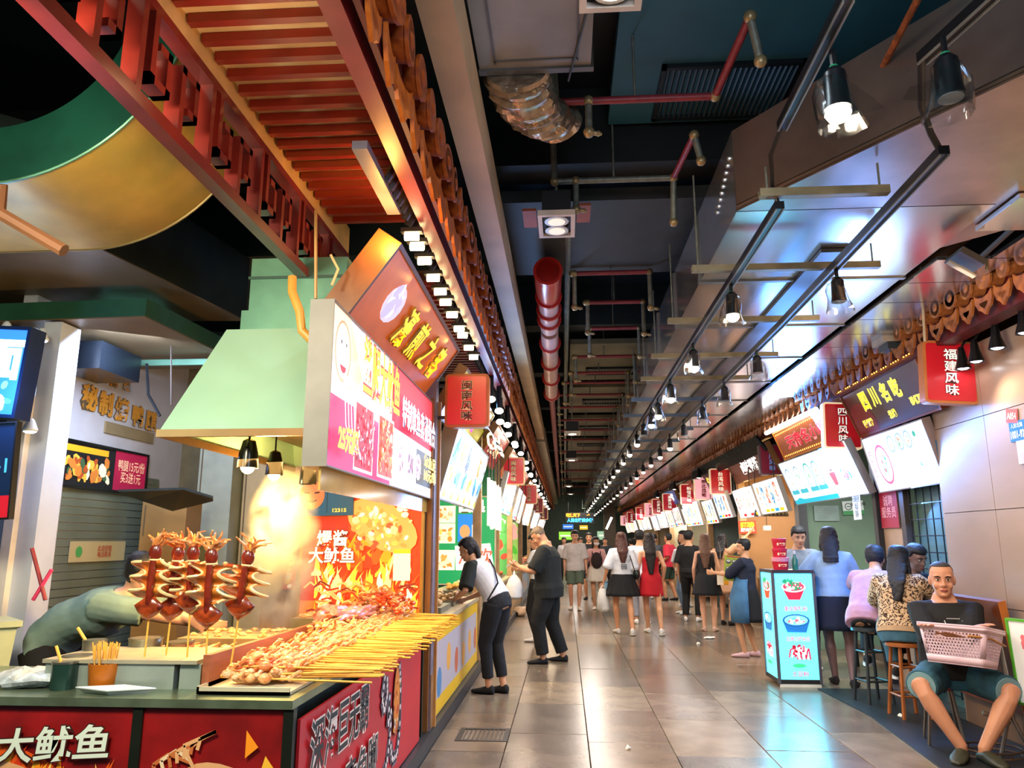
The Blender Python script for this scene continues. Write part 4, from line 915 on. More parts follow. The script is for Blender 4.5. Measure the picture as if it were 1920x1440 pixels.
tag(G().hexa([(-2.75, 3.35, WT + .03), (-2.5, 3.3, WT + .03), (-2.5, 3.34, WT + .03), (-2.75, 3.4, WT + .03), (-2.75, 3.35, WT + .045), (-2.5, 3.3, WT + .045), (-2.5, 3.34, WT + .045), (-2.75, 3.4, WT + .045)]).obj('wooden_spatula', bamboo), 'wooden spatula resting on the plastic packaging', 'spatula')
tag(G().tube([(-2.2, 3.95, WT + .03), (-1.75, 3.78, WT + .04)], .02, 8).obj('skewer_bundle', bamboo), 'bundle of bare bamboo sticks beside the steel pots', 'skewers')
# white bin with lid and pink straws
t = thing('storage_tub', 'large translucent white tub with rim standing behind the counter at the far left', 'tub', (-3.15, 3.98, .35)); g = G()
g.rings([(V((0, 0, 0)), V((.2, 0, 0)), V((0, .2, 0))), (V((0, 0, .68)), V((.26, 0, 0)), V((0, .24, 0))), (V((0, 0, .69)), V((.29, 0, 0)), V((0, .26, 0))), (V((0, 0, .72)), V((.29, 0, 0)), V((0, .26, 0)))], 4, m=None); g.obj('tub', mat('#b9c3a0', .35, var=.1), t, ang=0); G().bbox((-.2, -.2, -.35), (.2, .2, 0)).obj('stand', mat('#333333'), t, ang=0)
for lb, a, b, c in (('pink plastic rod leaning by the white column', (62, 1125), (97, 1068), '#e0406e'), ('dark red rod crossing the pink one', (60, 1028), (85, 1125), '#8e2630')):
    p0, p1 = P(*a, y=4.3), P(*b, y=4.3); tag(G().cyl(p0, p1, .011, 8).obj('rod', mat(c, .4)), lb, 'rod')

# pergola: lattice fascia and slat ceiling in red lacquer
lac = mat('#8c261a', .35, var=.25, sc=5, coat=.2)
lac0 = lac; lac = mat('#64180f', .35, var=.25, sc=5, coat=.2); t = thing('lattice_frieze', 'dark red lacquered fretwork frieze with meander openings above the squid stall', 'frieze', (-1.40, 0, 0))
zb, zt = 2.88, 3.26
def bar(y0, z0, y1, z1, th=.028): G().bbox((-.03, y0, z0), (.03, y1, z1)).obj('bar', lac, t, ang=0)
bar(1.3, zb, 4.55, zb + .05); bar(1.3, zt, 4.55, zt + .035)
yy = 1.62; P_ = .50
while yy < 4.4:
    a = zb + .05; b = zt; th = .03
    for (y0, z0, y1, z1) in ((0, a, th, b), (.07, a + .07, .07 + th, b), (.07, a + .07, .20, a + .07 + th), (.17, a + .07, .17 + th, b - .09), (.12, b - .12, .2, b - .09),
                             (.27, a, .27 + th, b - .07), (.27, b - .07 - th, .40, b - .07), (.37, a + .09, .37 + th, b - .07), (.33, a + .09, .4, a + .12)): bar(yy + y0, z0, yy + y1, z1)
    yy += P_
lac = lac0; t = thing('slat_ceiling', 'ceiling of dark red slats over cream boards above the squid stall', 'slatted ceiling', (-1.1, 0, 0))
G().bbox((-.29, 1.3, 3.415), (.33, 4.3, 3.43)).obj('cream_board', mat('#f0d8a8', .5, var=.1), t, ang=0)
me = G().bbox((-.28, -.017, 3.374), (.33, .017, 3.412)).mesh('slat', lac, 0)
for i in range(26): o = bpy.data.objects.new('slat', me); COL.objects.link(o); o.parent = t; o.location = (0, 1.4 + i * .113, 0)
G().bbox((-.34, 1.3, 3.30), (-.29, 4.6, 3.5)).obj('side_rail', mat('#caa46a', .5, var=.2), t, ang=0)
t = thing('slat_ceiling', 'second stretch of red slats seen past the end of the carved sign', 'slatted ceiling', (-1.1, 0, 0))
G().bbox((-.5, 5.2, 3.40), (.33, 9, 3.42)).obj('back_board', mat('#5a3524', .5), t, ang=0)
for i in range(30): o = bpy.data.objects.new('slat', me); COL.objects.link(o); o.parent = t; o.location = (0, 5.3 + i * .113, -.04)
tag(G().bbox((-.93, 3.05, 3.2), (-.86, 3.75, 3.24)).obj('batten', mat('#8a8a98', .4)), 'grey unlit batten fixed beside the slats at the sign end', 'batten')
# corrugated dark gutter between fascia and lamps
t = thing('black_tiles', 'dark ridged tile strip running behind the bulb row', 'tile strip', (-.84, 0, 3.22)); mb = mat('#1d2226', .3, var=.3)
g = G()
for i in range(120): g.cyl((-.02, 3.4 + i * .09, .0), (.07, 3.4 + i * .09, .16), .022, 6)
g.obj('ridges', mb, t, kind='stuff')
# warm tube lamps
pA, pB = P(772, 447, z=3.16), P(888, 672, z=3.16)
for i in range(11):
    k = (0, .095, .2, .32, .42, .5, .6, .72, .78, .9, 1.)[i]; yy = pA.y + (pB.y - pA.y) * k ** 1.25; xx = pA.x + (pB.x - pA.x) * k
    t = thing('bulb_lamp', 'glowing warm tube lamp in the row above the carved sign', 'lamp', (xx, yy, 3.17), 0, 'warm lamps above the carved sign'); t['label'] = 'glowing warm tube lamp above the carved sign, ' + ['nearest the squid stall', 'second', 'third', 'fourth', 'fifth', 'sixth', 'seventh', 'eighth', 'ninth', 'tenth', 'farthest, by the red sign box'][i]
    G().cyl((-.04, 0, .0), (.04, .0, .0), .022, 10).obj('bulb', glow('#ffe0a0', 22), t); G().box((0, 0, .035), (.12, .05, .025)).obj('holder', mat('#2a2420', .4), t, ang=0)
for yy in (3.6, 4.2, 4.8, 5.6): lamp('POINT', (-.90, yy, 3.0), 9, '#ffb45a', .05)

# carved sign board
so = mat('#e8781e', .4, var=.2, sc=2.5, coat=.2, hex2='#b8501a', em=.3, emhex='#d8601a', sample=False); brz = mat('#7a4a20', .4, var=.2)  # emission put into the sign face stands for light on it
root, A, w_, h_ = board('carved_sign', 'glossy orange brown carved shop sign with yellow characters, tilted over the squid stall', 'sign', (-1.13, 3.72, 2.62), (-1.13, 5.95, 2.62), (-.86, 3.72, 3.0), .14, so, brz, .025, side=mat('#3c2414', .5))
A.ell(.45, .26, .16, .12, ink('#d8d0e0', .6), n=14); A.food(.3, .14, .3, .25, [ink('#e8e4f4', .7), ink('#c9c0e0', .6), ink('#f4f4ff', .8)], 20, .28); A.build('artwork', root)
yl = glow('#ffc81e', 1.1)
for i, ch in enumerate('濠煎之客'): A.text(ch, .82 + i * .35, .23 + .01 * i, .27, yl, root, w=.22, bold=.02, out=mat('#bfa24a', .3, var=0), ow=.015, ext=.03, shear=.1)
# menu light box
root, A, w_, h_ = board('menu_lightbox', 'big glowing pink and white picture menu of the squid stall, standing out from the post', 'menu board', (LX, 3.26, 1.81), (LX, 5.92, 1.81), (LX, 3.26, 2.56), .10, glow('#f6e3ea', 1.0, True), mat('#7a746a', .5), .008, side=mat('#5e625c', .5, var=.06))
pink = glow('#e01858', .95); wht = glow('#ffffff', 1.15); yel = glow('#ffd81a', 1.15); red_ = glow('#d8102a', 1.)
A.rect(0, 0, 1.25, .33, pink); A.rect(1.25, .36, 1.41, .26, glow('#e2203c', .95)); A.rect(1.25, 0, 1.41, .36, wht); A.rect(2.05, .07, .61, .25, glow('#4a5058', .7))
A.poly([(1.25, .75), (1.25, .6), (2.66, .6), (2.66, .75)], glow('#ea3f4a', .9)); A.poly([(0, .33), (.3, .33), (.55, .5), (.3, .75), (0, .75)], glow('#f0c8a8', 1.0)); A.rect(.55, .34, .7, .41, wht)
A.ring(.19, .56, .13, .15, .012, glow('#d88a60', .9)); A.ell(.19, .56, .11, .13, wht); A.ell(.2, .49, .05, .035, red_, a0=math.pi, a1=2 * math.pi); A.ell(.16, .6, .01, .012, ink('#333333')); A.ell(.24, .6, .01, .012, ink('#333333'))
rawp = [glow(h, .85) for h in ('#c83848', '#f0a8b0', '#b02838', '#f8e0e0', '#e06870', '#8a2030')]; rawq = [glow(h, .9) for h in ('#e87838', '#f8c890', '#c84828', '#fff0d8', '#d89858', '#a03818')]
for x, pal in ((.44, rawp), (.86, rawq)):
    A.rect(x, .02, .38, .36, wht); A.rect(x + .015, .035, .35, .33, pal[2]); A.food(x + .02, .04, .34, .32, pal, 120, .07, el=3)
for x in (1.32, 1.6, 1.86): A.ell(x + .05, .17, .1, .09, glow('#d8c8e0', 1.2)); A.food(x - .04, .09, .2, .16, [glow('#8a5a78', .8), glow('#e8c8c0', 1), glow('#b88898', .9), glow('#6a3850', .7)], 26, .14)
for i in range(4): A.line([(.1 + .05 * i, .33), (.13 + .05 * i, .2), (.24 + .05 * i, .08)], .012, wht)
A.build('artwork', root)
A.text('鲨腿大鱿鱼', .82, .55, .3, yel, root, w=.85, bold=.02, out=glow('#c8381a', .8), ow=.035)
A.text('东哥', .17, .36, .13, wht, root, w=.22, bold=.04); A.text('25元起', .19, .13, .13, yel, root, w=.34, bold=.05, out=red_, ow=.02)
A.text('特制章鱼套餐组合', 1.93, .47, .2, glow('#fff6ff', 1.6), root, w=1.2, bold=.02, out=glow('#3a1a4a', .6), ow=.03)
A.text('章鱼足\n10元/串', 2.35, .19, .2, yel, root, w=.5, bold=.04)
# clear acrylic under the menu
tag(G().bbox((LX - .03, 3.28, 1.70), (LX - .02, 5.9, 1.80)).obj('acrylic_strip', mat('#d8b860', .1, var=.1, alpha=.75)), 'yellowish clear acrylic strip hanging under the pink menu box', 'panel')
# post at the end of the stall
t = thing('stall_post', 'battered timber framed steel post at the end of the squid stall', 'post', (0, 0, 0))
G().bbox((-1.14, 5.93, 0), (LX + .03, 6.05, 3.2)).obj('post', mat('#7a7486', .45, .3, var=.3, sc=8), t, ang=0)
for x, y, m in ((LX - .002, 5.9, '#8a5a2c'), (LX + .03, 6.06, '#c48a4a')): G().bbox((x - .02, y, .1), (x + .02, y + .03, 2.6)).obj('timber', mat(m, .5, var=.25, sc=5, stretch=(4, 4, .5)), t, ang=0)
G().bbox((LX - .02, 5.94, .12), (LX + .035, 6.04, .5)).obj('kick_board', mat('#8a6238', .5, var=.3), t, ang=0)
# hood
t = thing('extractor_hood', 'pale green stainless steel extractor hood over the grill', 'extractor hood', (0, 0, 0)); hm_ = mat('#a8d0b4', .38, .35, var=.08, sc=1.6)
a = [P(300, 806, y=3.4), V((-1.12, 3.4, P(300, 808, y=3.4).z)), P(425, 618, y=3.75), V((-1.12, 3.75, P(425, 618, y=3.75).z))]
zb = a[0].z; zt = a[2].z; x0 = a[0].x; x1 = a[2].x
g = G(); bot = [(x0, 3.4, zb), (-1.12, 3.4, zb), (-1.12, 5.2, zb), (x0, 5.2, zb)]; tp = [(x1, 3.75, zt), (-1.12, 3.75, zt), (-1.12, 4.7, zt), (x1, 4.7, zt)]
g.add(bot + tp, [(0, 1, 5, 4), (1, 2, 6, 5), (2, 3, 7, 6), (3, 0, 4, 7)]); g.obj('canopy', hm_, t, ang=0)
g = G(); g.bbox((x0 - .01, 3.385, zb - .035), (-1.12, 3.41, zb)); g.bbox((x0 - .01, 3.41, zb - .035), (x0 + .01, 5.2, zb)); g.obj('lip', mat('#6a4a24', .4, .5), t, ang=0); G().bbox((x0 + .08, 3.56, zb + .12), (-1.14, 5.1, zb + .13)).obj('filter', mat('#6b5a34', .35, .7, var=.3), t, ang=0)
G().bbox((x1 + .05, 3.8, zt), (-1.14, 4.6, zt + .12)).obj('neck', mat('#5f8a72', .4, .5, var=.15), t, ang=0); G().bbox((x1 + .08, 3.82, zt + .12), (-1.16, 4.55, zt + .42)).obj('duct', mat('#5f8a72', .4, .5, var=.15), t, ang=0)
G().bbox((x1 + .07, 3.81, zt + .3), (-1.15, 4.56, zt + .315)).obj('seam', mat('#2f4a3c', .4), t, ang=0)
# yellow hose
tag(G().tube([P(548, 520, y=3.5), P(548, 548, y=3.48), P(562, 585, y=3.46), P(566, 620, y=3.46), P(588, 642, y=3.46)], .022, 10).obj('hose', mat('#c08a34', .45)), 'yellow corrugated hose bending down beside the hood duct', 'hose')
tag(G().tube([P(620, 478, y=3.6), P(634, 505, y=3.6), P(622, 535, y=3.6)], .007, 6).obj('cable', mat('#c9a878', .5)), 'thin pale cable looped under the frieze end', 'cable')
tag(G().cyl(P(592, 395, y=3.3), P(592, 560, y=3.3), .008, 6).obj('hanging_rod', mat('#a8783c', .4)), 'thin tan rod the pink menu box hangs from', 'rod')
# hanging lamps under hood
def heat_lamp(label, u, v, y, on):
    p = P(u, v, y=y); t = thing('pendant_lamp', label, 'lamp', p); G().lathe([(.012, .07), (.03, .06), (.045, .0), (.05, -.07), (.045, -.07), (.04, .0)], n=20).obj('shade', mat('#14150f', .2, .5), t)
    G().tube([(.0, 0, .06), (0, 0, 2.12 - p.z)], .006, 5).obj('cord', blk, t)
    if on: G().ell((0, 0, -.06), (.035, .035, .04), 12, 8).obj('bulb', glow('#fff0b0', on, True), t); 
    return t
heat_lamp('black pendant lamp hanging under the hood at its front', 466, 850, 3.55, 4)
heat_lamp('bright bare bulb lamp glowing in the steam under the hood', 515, 868, 4.2, 60)
heat_lamp('black pendant lamp behind the lower edge of the pink menu', 578, 885, 4.3, 0)
lamp('POINT', (-1.7, 4.25, 1.72), 60, '#ffcf7a', .06)
lamp('AREA', (-1.45, 4.1, 1.92), 42, '#ffc070', .5, (-1.4, 4.2, .8), sy=1.4)
# partition with poster
root, A, w_, h_ = board('stall_poster', 'fiery orange poster of sauced squid on the partition at the end of the grill', 'poster', (-2.02, 5.85, .86), (-1.10, 5.85, .86), (-2.02, 5.85, 1.86), .05, glow('#d8481a', .22, True), mat('#b88a34', .4), .02)
fg = [glow(h, .75) for h in ('#ff9a1e', '#ffc43a', '#e85a18', '#ffe890', '#d63a14', '#fff6c8')]
A.rect(0, .05, .35, .75, glow('#c03018', .5)); A.rect(0, 0, .92, .18, glow('#e86a20', .7))
for i in range(150): y = .62 * (1 - i / 150) + .05; x = rnd.uniform(.12, .88); A.flame(x, y - .05, rnd.uniform(.03, .09), rnd.uniform(.08, .26) * (1 - .3 * (1 - i / 150)), rnd.uniform(-.3, .5), fg[(3, 1, 0, 2, 4, 1, 5)[rnd.randrange(7)] if i > 50 else (2, 4, 0)[i % 3]])
A.ell(.62, .74, .3, .17, glow('#f0a050', .8), rot=-.5, n=20); A.food(.36, .55, .5, .36, [glow(h, .75) for h in ('#f8d090', '#b8b850', '#f09040', '#fff0c8', '#d8502a')], 80, .07)
for i in range(60): x = rnd.uniform(.02, .8); y = rnd.uniform(.0, .3); A.line([(x, y), (x + .05, y + rnd.uniform(-.03, .05)), (x + .12, y + rnd.uniform(-.05, .02))], .014, rnd.choice([glow('#f07828', .75), glow('#c83818', .7), glow('#ffb060', .8), glow('#8a2818', .6)]))
A.rect(.72, .33, .13, .22, glow('#f4e8c0', .7)); A.rect(.72, .53, .13, .03, glow('#e8b820', .8))
A.build('artwork', root); A.text('爆酱\n大鱿鱼', .24, .58, .25, ink('#fff2d0', .9), root, w=.36, bold=.02, out=ink('#8a2a14'), ow=.03)
# blue notice on top
root, A, w_, h_ = board('notice_board', 'blue hygiene notice with an orange smiling face above the fiery poster', 'notice', P(555, 968, y=5.8), P(662, 966, y=5.8), P(555, 905, y=5.8), .02, ink('#1f5f80', .15), None)
A.ell(.12, .16, .10, .11, ink('#f08048', .3), n=24); A.line([(.06, .18), (.1, .175)], .012, ink('#3a1a10')); A.line([(.14, .175), (.18, .18)], .012, ink('#3a1a10')); A.line([(.08, .12), (.12, .105), (.16, .12)], .01, ink('#3a1a10')); A.line([(.24, .02), (.24, .24)], .004, ink('#0f3a54')); A.build('artwork', root); A.text('12315', .34, .04, .03, ink('#f0e060', .3), root, w=.11, bold=.04)
root, A, w_, h_ = board('bottle_poster', 'narrow red and yellow packet poster left of the fiery poster', 'poster', P(528, 1105, y=5.86), P(553, 1105, y=5.86), P(528, 1018, y=5.86), .04, glow('#c8281a', .3), None); A.food(0, 0, w_, h_ * .7, fg, 20, .3); A.build('artwork', root)
struct(G().bbox((-3.9, 6.9, 0), (-2.0, 7.0, 3.2)).obj('partition', mat('#6a5f45', .6, var=.2), None, ang=0))
struct(G().bbox((-2.35, 5.91, 0), (-1.14, 5.93, 2.6)).obj('partition', mat('#a87a3c', .5, var=.2), None, ang=0))
# steam
m = bpy.data.materials.new('steam'); m.use_nodes = True; nt = m.node_tree; nt.nodes.remove(nt.nodes['Principled BSDF']); vp = nt.nodes.new('ShaderNodeVolumePrincipled'); vp.inputs['Color'].default_value = (1, .96, .85, 1); vp.inputs['Anisotropy'].default_value = .2
tc = nt.nodes.new('ShaderNodeTexCoord'); nz = nt.nodes.new('ShaderNodeTexNoise'); nz.inputs['Scale'].default_value = 4.5; nz.inputs['Detail'].default_value = 4; nz.inputs['Distortion'].default_value = .8
gr = nt.nodes.new('ShaderNodeTexGradient'); gr.gradient_type = 'SPHERICAL'; mp = nt.nodes.new('ShaderNodeMapping'); mp.inputs['Scale'].default_value = (4.2, 4.0, 1.9)
nt.links.new(tc.outputs['Object'], nz.inputs['Vector']); nt.links.new(tc.outputs['Object'], mp.inputs[0]); nt.links.new(mp.outputs[0], gr.inputs[0])
mr = nt.nodes.new('ShaderNodeMapRange'); mr.inputs[1].default_value = .40; mr.inputs[2].default_value = .70; mr.inputs[4].default_value = 36; nt.links.new(nz.outputs['Fac'], mr.inputs[0])
mu = nt.nodes.new('ShaderNodeMath'); mu.operation = 'MULTIPLY'; nt.links.new(mr.outputs[0], mu.inputs[0]); nt.links.new(gr.outputs[0], mu.inputs[1]); nt.links.new(mu.outputs[0], vp.inputs['Density']); nt.links.new(vp.outputs[0], nt.nodes['Material Output'].inputs['Volume'])
o = G().ell((0, 0, 0), (.24, .25, .52), 16, 10).obj('steam', m, None, kind='stuff'); tag(o, 'white steam rising from the grill in front of the fiery poster', 'steam'); o.location = (-1.66, 4.45, 1.42)

# curved elbow duct
t = thing('elbow_duct', 'wide curved duct elbow with green painted side and dented brass coloured underside', 'duct', (0, 0, 0)); y0, y1 = 3.0, 3.78; cx, cz, Ro, Ri = -2.62, 3.98, .92, .64
def arc(R, y, n=22): return [(-6.0, y, cz - R)] + [(cx + R * math.sin(a), y, cz - R * math.cos(a)) for a in [math.pi / 2 * i / n for i in range(n + 1)]] + [(cx + R, y, 4.74)]
for nm, R1, ya, R2, yb, mm in (('side_face', Ro, y0, Ri, y0, mat('#124a3a', .5, .1, var=.3, sc=3)), ('underside', Ro, y1, Ro, y0, mat('#cfa44c', .45, .4, var=.3, sc=2.2, bump=.35)), ('back_face', Ri, y1, Ro, y1, mat('#1f4a3c', .5)), ('top_face', Ri, y0, Ri, y1, mat('#3c4a3c', .5))):
    a_, b_ = arc(R1, ya), arc(R2, yb); n = len(a_); G().add(a_ + b_, [(i, i + 1, n + i + 1, n + i) for i in range(n - 1)]).obj(nm, mm, t, ang=60)
g = G(); g.tube(arc(Ro, y0 - .004), .007, 6); g.obj('seam', mat('#5a8a70', .4, .4), t); g = G(); g.tube(arc(Ro, y1), .008, 6); g.obj('seam', mat('#8a7444', .4, .4), t)
# dark service ducts left
def duct(label, pts, z, h, ms, mb_):
    t = thing('service_duct', label, 'duct', (0, 0, 0)); q = [P(u, v, z=z) for u, v in pts]; G().prism([(p.x, p.y) for p in q], z, z + h).obj('body', ms, t, ang=0)
    G().prism([(p.x, p.y) for p in q], z - .008, z).obj('underside', mb_, t, ang=0)
gd = mat('#18241e', .45, .3, var=.3); tan = mat('#77654a', .45, .4, var=.2, sc=3)  # tan undersides put the lighting from below into the colour
duct('dark green duct with tan lit underside crossing behind the brass elbow', [(-400, 300), (60, 400), (460, 600), (330, 600), (225, 562), (-400, 575)], 3.15, .5, gd, tan)
duct('lower box duct with green rim above the far shopfront', [(-400, 615), (272, 592), (430, 668), (415, 690), (240, 690), (-400, 730)], 2.92, .12, mat('#2c5c46', .45, .3), tan)
duct('flat brown soffit duct above the green hood duct', [(330, 480), (560, 480), (600, 600), (420, 600)], 3.7, 1.04, gd, mat('#4a4234', .5))
tag(G().tube([P(0, 345, y=2.9), P(0, 400, y=2.95), P(120, 470, y=3.0)], .03, 8).obj('pipe', mat('#8a5a3c', .5)), 'short brown pipe end below the brass elbow at the left edge', 'pipe')
t = thing('tube_light', 'greenish lit tube light fitting under the dark duct at the left edge', 'lamp', P(30, 482, y=4.2)); G().cyl((-.2, 0, 0), (.1, 0, 0), .018, 10).obj('tube', glow('#9ff0c8', 3), t); G().box((-.02, 0, .03), (.3, .05, .03)).obj('holder', mat('#1c5a40', .4), t, ang=0)
tag(G().bbox(P(245, 675, y=5.6), P(420, 683, y=5.6) + V((0, .03, 0))).obj('green_rail', mat('#5f8a74', .4, .4)), 'pale green horizontal rail under the box duct', 'rail')
tag(G().cyl(P(321, 480, y=5.3), P(321, 760, y=5.3), .006, 6).obj('threaded_rod', mat('#3a2c24', .5)), 'thin vertical rod hanging left of the hood', 'rod')
for k, (pts, lb) in enumerate((([(275, 682), (278, 740), (300, 780)], 'black cable hanging beside the shop letters'), ([(196, 695), (205, 672), (224, 662)], 'short black cable behind the black ceiling box'))): tag(G().tube([P(u, v, y=5.5) for u, v in pts], .012, 6).obj('cable', blk), lb, 'cable')
t = thing('ceiling_box', 'black boxy ceiling unit with blue lit side hanging before the far facade', 'ceiling box', (0, 0, 0)); a, b = P(105, 640, y=4.9), P(186, 690, y=4.9); G().bbox((a.x, 4.9, b.z), (b.x, 5.4, a.z)).obj('box', mat('#0c1118', .3), t, ang=0)
c = P(45, 640, y=4.95); G().bbox((c.x, 4.95, b.z + .02), (a.x, 5.2, a.z - .04)).obj('side_box', mat('#4f8ab8', .35), t, ang=0)

# ---- far-left shop facade (plane x = -3.6) with bronze letters, board and roller shutter
FX = -3.6
fc = struct(G().bbox((FX - .1, 4.75, 0), (FX, 6.9, 3.4)).obj('facade', mat('#b9b8bc', .5, var=.06), None, ang=0))
A = Art((FX, 4.75, 0), (0, 1, 0), (0, 0, 1))
t = thing('shop_letters', 'orange bronze shop letters on the grey white facade at the far left', 'lettering', (0, 0, 0))
for ch, u, v, hh in (('秘', 166, 745, .2), ('制', 196, 757, .19), ('烤', 226, 768, .19), ('鸭', 256, 780, .18), ('腿', 281, 790, .17), ('馬', 212, 715, .1), ('家', 236, 722, .1)):
    p = P(u, v, x=FX); A.text(ch, p.y - 4.75, p.z, hh, mat('#c98a2c', .4), t, bold=.04, ext=.03, out=mat('#5a4a38', .5), ow=.01)
p = P(195, 800, x=FX); q = P(284, 832, x=FX); A2 = Art((FX, p.y, q.z), (0, 1, 0), (0, 0, 1)); G().bbox((FX, p.y, q.z + .0), (FX + .015, q.y, q.z + .09)).obj('name_strip', mat('#8a7a5a', .5), t, ang=0)
a, b, c = P(92, 905, x=FX + .03), P(270, 915, x=FX + .03), P(92, 820, x=FX + .03)
root, A, w_, h_ = board('menu_board', 'black framed picture menu under the bronze letters, half pictures and half red price panel', 'menu board', a, V((a.x, b.y, a.z)), V((a.x, a.y, c.z)), .04, ink('#16181a', .1), mat('#0b0b0c', .3), .02)
A.rect(w_ * .62, 0, w_ * .38, h_, ink('#a01840', .35)); A.rect(.05, h_ * .8, w_ * .5, h_ * .15, ink('#e0a020', .4)); A.food(.03, .02, w_ * .57, h_ * .7, [ink(h, .3) for h in ('#e8b040', '#a84a20', '#f0e0c0', '#3a5a3a', '#c87830')], 50, .09); A.build('artwork', root)
A.text('鸭腿15元/份\n买3送1元', w_ * .81, h_ * .5, h_ * .6, ink('#f0c0a0', .3), root, w=w_ * .32)
t = thing('roller_shutter', 'closed grey green roller shutter under the picture menu board', 'shutter', (0, 0, 0)); y0, y1 = P(85, 1000, x=FX).y, P(285, 1000, x=FX).y
me = G().bbox((FX, y0, 0), (FX + .02, y1, .052)).mesh('slat', mat('#7c8470', .4, .4, var=.15, sc=3), 0)
me2 = G().bbox((FX + .004, y0, -.006), (FX + .01, y1, 0)).mesh('slat', blk, 0)
for i in range(34): o = bpy.data.objects.new('slat', me); COL.objects.link(o); o.parent = t; o.location = (0, 0, .05 + i * .058)
for a, b, c, h_, lb in ((128, 232, 1015, '#c8b48a', 'yellowed paper notice with red text stuck on the roller shutter'),): 
    p0, p1, p2 = P(a, 1055, x=FX + .03), P(b, 1055, x=FX + .03), P(a, c, x=FX + .03); root, A, w_, h2 = board('paper_notice', lb, 'notice', p0, V((p0.x, p1.y, p0.z)), V((p0.x, p0.y, p2.z)), .004, ink('#b8a878'), None); A.text('此店招租\n电话联系', w_ * .6, h2 * .5, h2 * .6, ink('#b04030'), root); A.ell(w_ * .15, h2 * .5, .04, .04, ink('#4a9a50')); A.build('artwork', root)
# column and near-left neighbours
t = thing('steel_column', 'bluish white square column at the far left beside the shutter', 'column', (0, 0, 0)); a, b = P(38, 960, y=4.6), P(72, 960, y=4.6); G().bbox((a.x, 4.6, 0), (b.x, 4.8, 2.9)).obj('shaft', mat('#c5cddb', .35, var=.05), t, ang=0); G().bbox((a.x - .06, 4.55, 0), (a.x, 4.6, 2.4)).obj('edge_strip', mat('#e8e2dc', .4), t, ang=0)
root, A, w_, h_ = board('blue_lightbox', 'glowing blue and white light box sign cut by the left edge', 'sign', P(-130, 770, y=4.1), P(24, 778, y=4.1), P(-130, 612, y=4.1), .12, glow('#2a6ad8', 1.6, True), mat('#0c1f3a', .4), .02)
A.text('面', w_ - .13, h_ - .18, .24, glow('#d8f4ff', 2), root, bold=.05); A.food(w_ - .3, 0, .3, .2, [glow(h, 1.2) for h in ('#e8f0ff', '#4a90e0', '#c8a0d0', '#70c8a0')], 26, .2); A.build('artwork', root)
root, A, w_, h_ = board('blue_banner', 'dark blue banner with red foot below the blue light box', 'banner', P(-80, 975, y=4.0), P(16, 970, y=4.0), P(-80, 800, y=4.0), .03, ink('#10284a', .15), mat('#0b0b0c'), .01)
A.rect(w_ - .15, 0, .15, .12, ink('#c01828', .5)); A.text('41', w_ - .08, h_ * .55, .08, ink('#4ab8e8', .5), root); A.build('artwork', root)
for u, v, lb in ((12, 617, 'white spot lamp above the blue light box'), (78, 630, 'small white spot lamp on the black ceiling box'), (57, 800, 'white spot lamp pointing down by the white column')):
    t = thing('spot_lamp', lb, 'lamp', P(u, v, y=4.4)); G().lathe([(.01, .05), (.02, .04), (.045, -.02), (.04, -.03)], n=14).obj('shade', mat('#dfe6ee', .3), t); G().ell((0, 0, -.03), (.036, .036, .012), 12, 5).obj('bulb', glow('#e8f4ff', 8, True), t)
lamp('AREA', (-3.0, 4.9, 2.85), 45, '#c8dcff', .4, (-3.6, 5.8, 1.8), sy=.6); lamp('POINT', (-3.1, 3.9, 2.3), 14, '#78a8ff', .1)
# cardboard and dark canopy behind the cook
t = thing('dark_awning', 'small dark folded awning hanging behind the cook', 'awning', (0, 0, 0)); G().add([P(222, 918, y=5.0), P(345, 914, y=4.8), P(400, 930, y=4.7), P(400, 936, y=5.3), P(325, 955, y=5.6), P(265, 935, y=5.6)], [(0, 1, 5), (1, 2, 3), (1, 3, 4), (1, 4, 5)]).obj('canopy', mat('#1c241e', .5), t, ang=0).modifiers.new('th', 'SOLIDIFY').thickness = .015
for lb, a, b, yy, c in (('tall brown carton behind the cook', (262, 1005), (352, 935), 5.8, '#8a6a3c'), ('grey green panel door behind the steam', (352, 1130), (440, 830), 6.4, '#97a094'), ('pinkish steel cabinet behind the steam', (440, 1130), (545, 860), 6.6, '#b09a70')):
    p0, p1 = P(*a, y=yy), P(*b, y=yy); t = thing('carton' if 'carton' in lb else 'cabinet', lb, 'carton' if 'carton' in lb else 'cabinet', (0, 0, 0)); G().bbox((p0.x, yy, .0), (p1.x, yy + .25, p1.z)).obj('box', mat(c, .5, var=.12), t, ang=0); G().bbox((p0.x + .02, yy - .004, p0.z), (p0.x + .03, yy, p1.z - .05)).obj('seam', mat('#5a4a34'), t, ang=0)
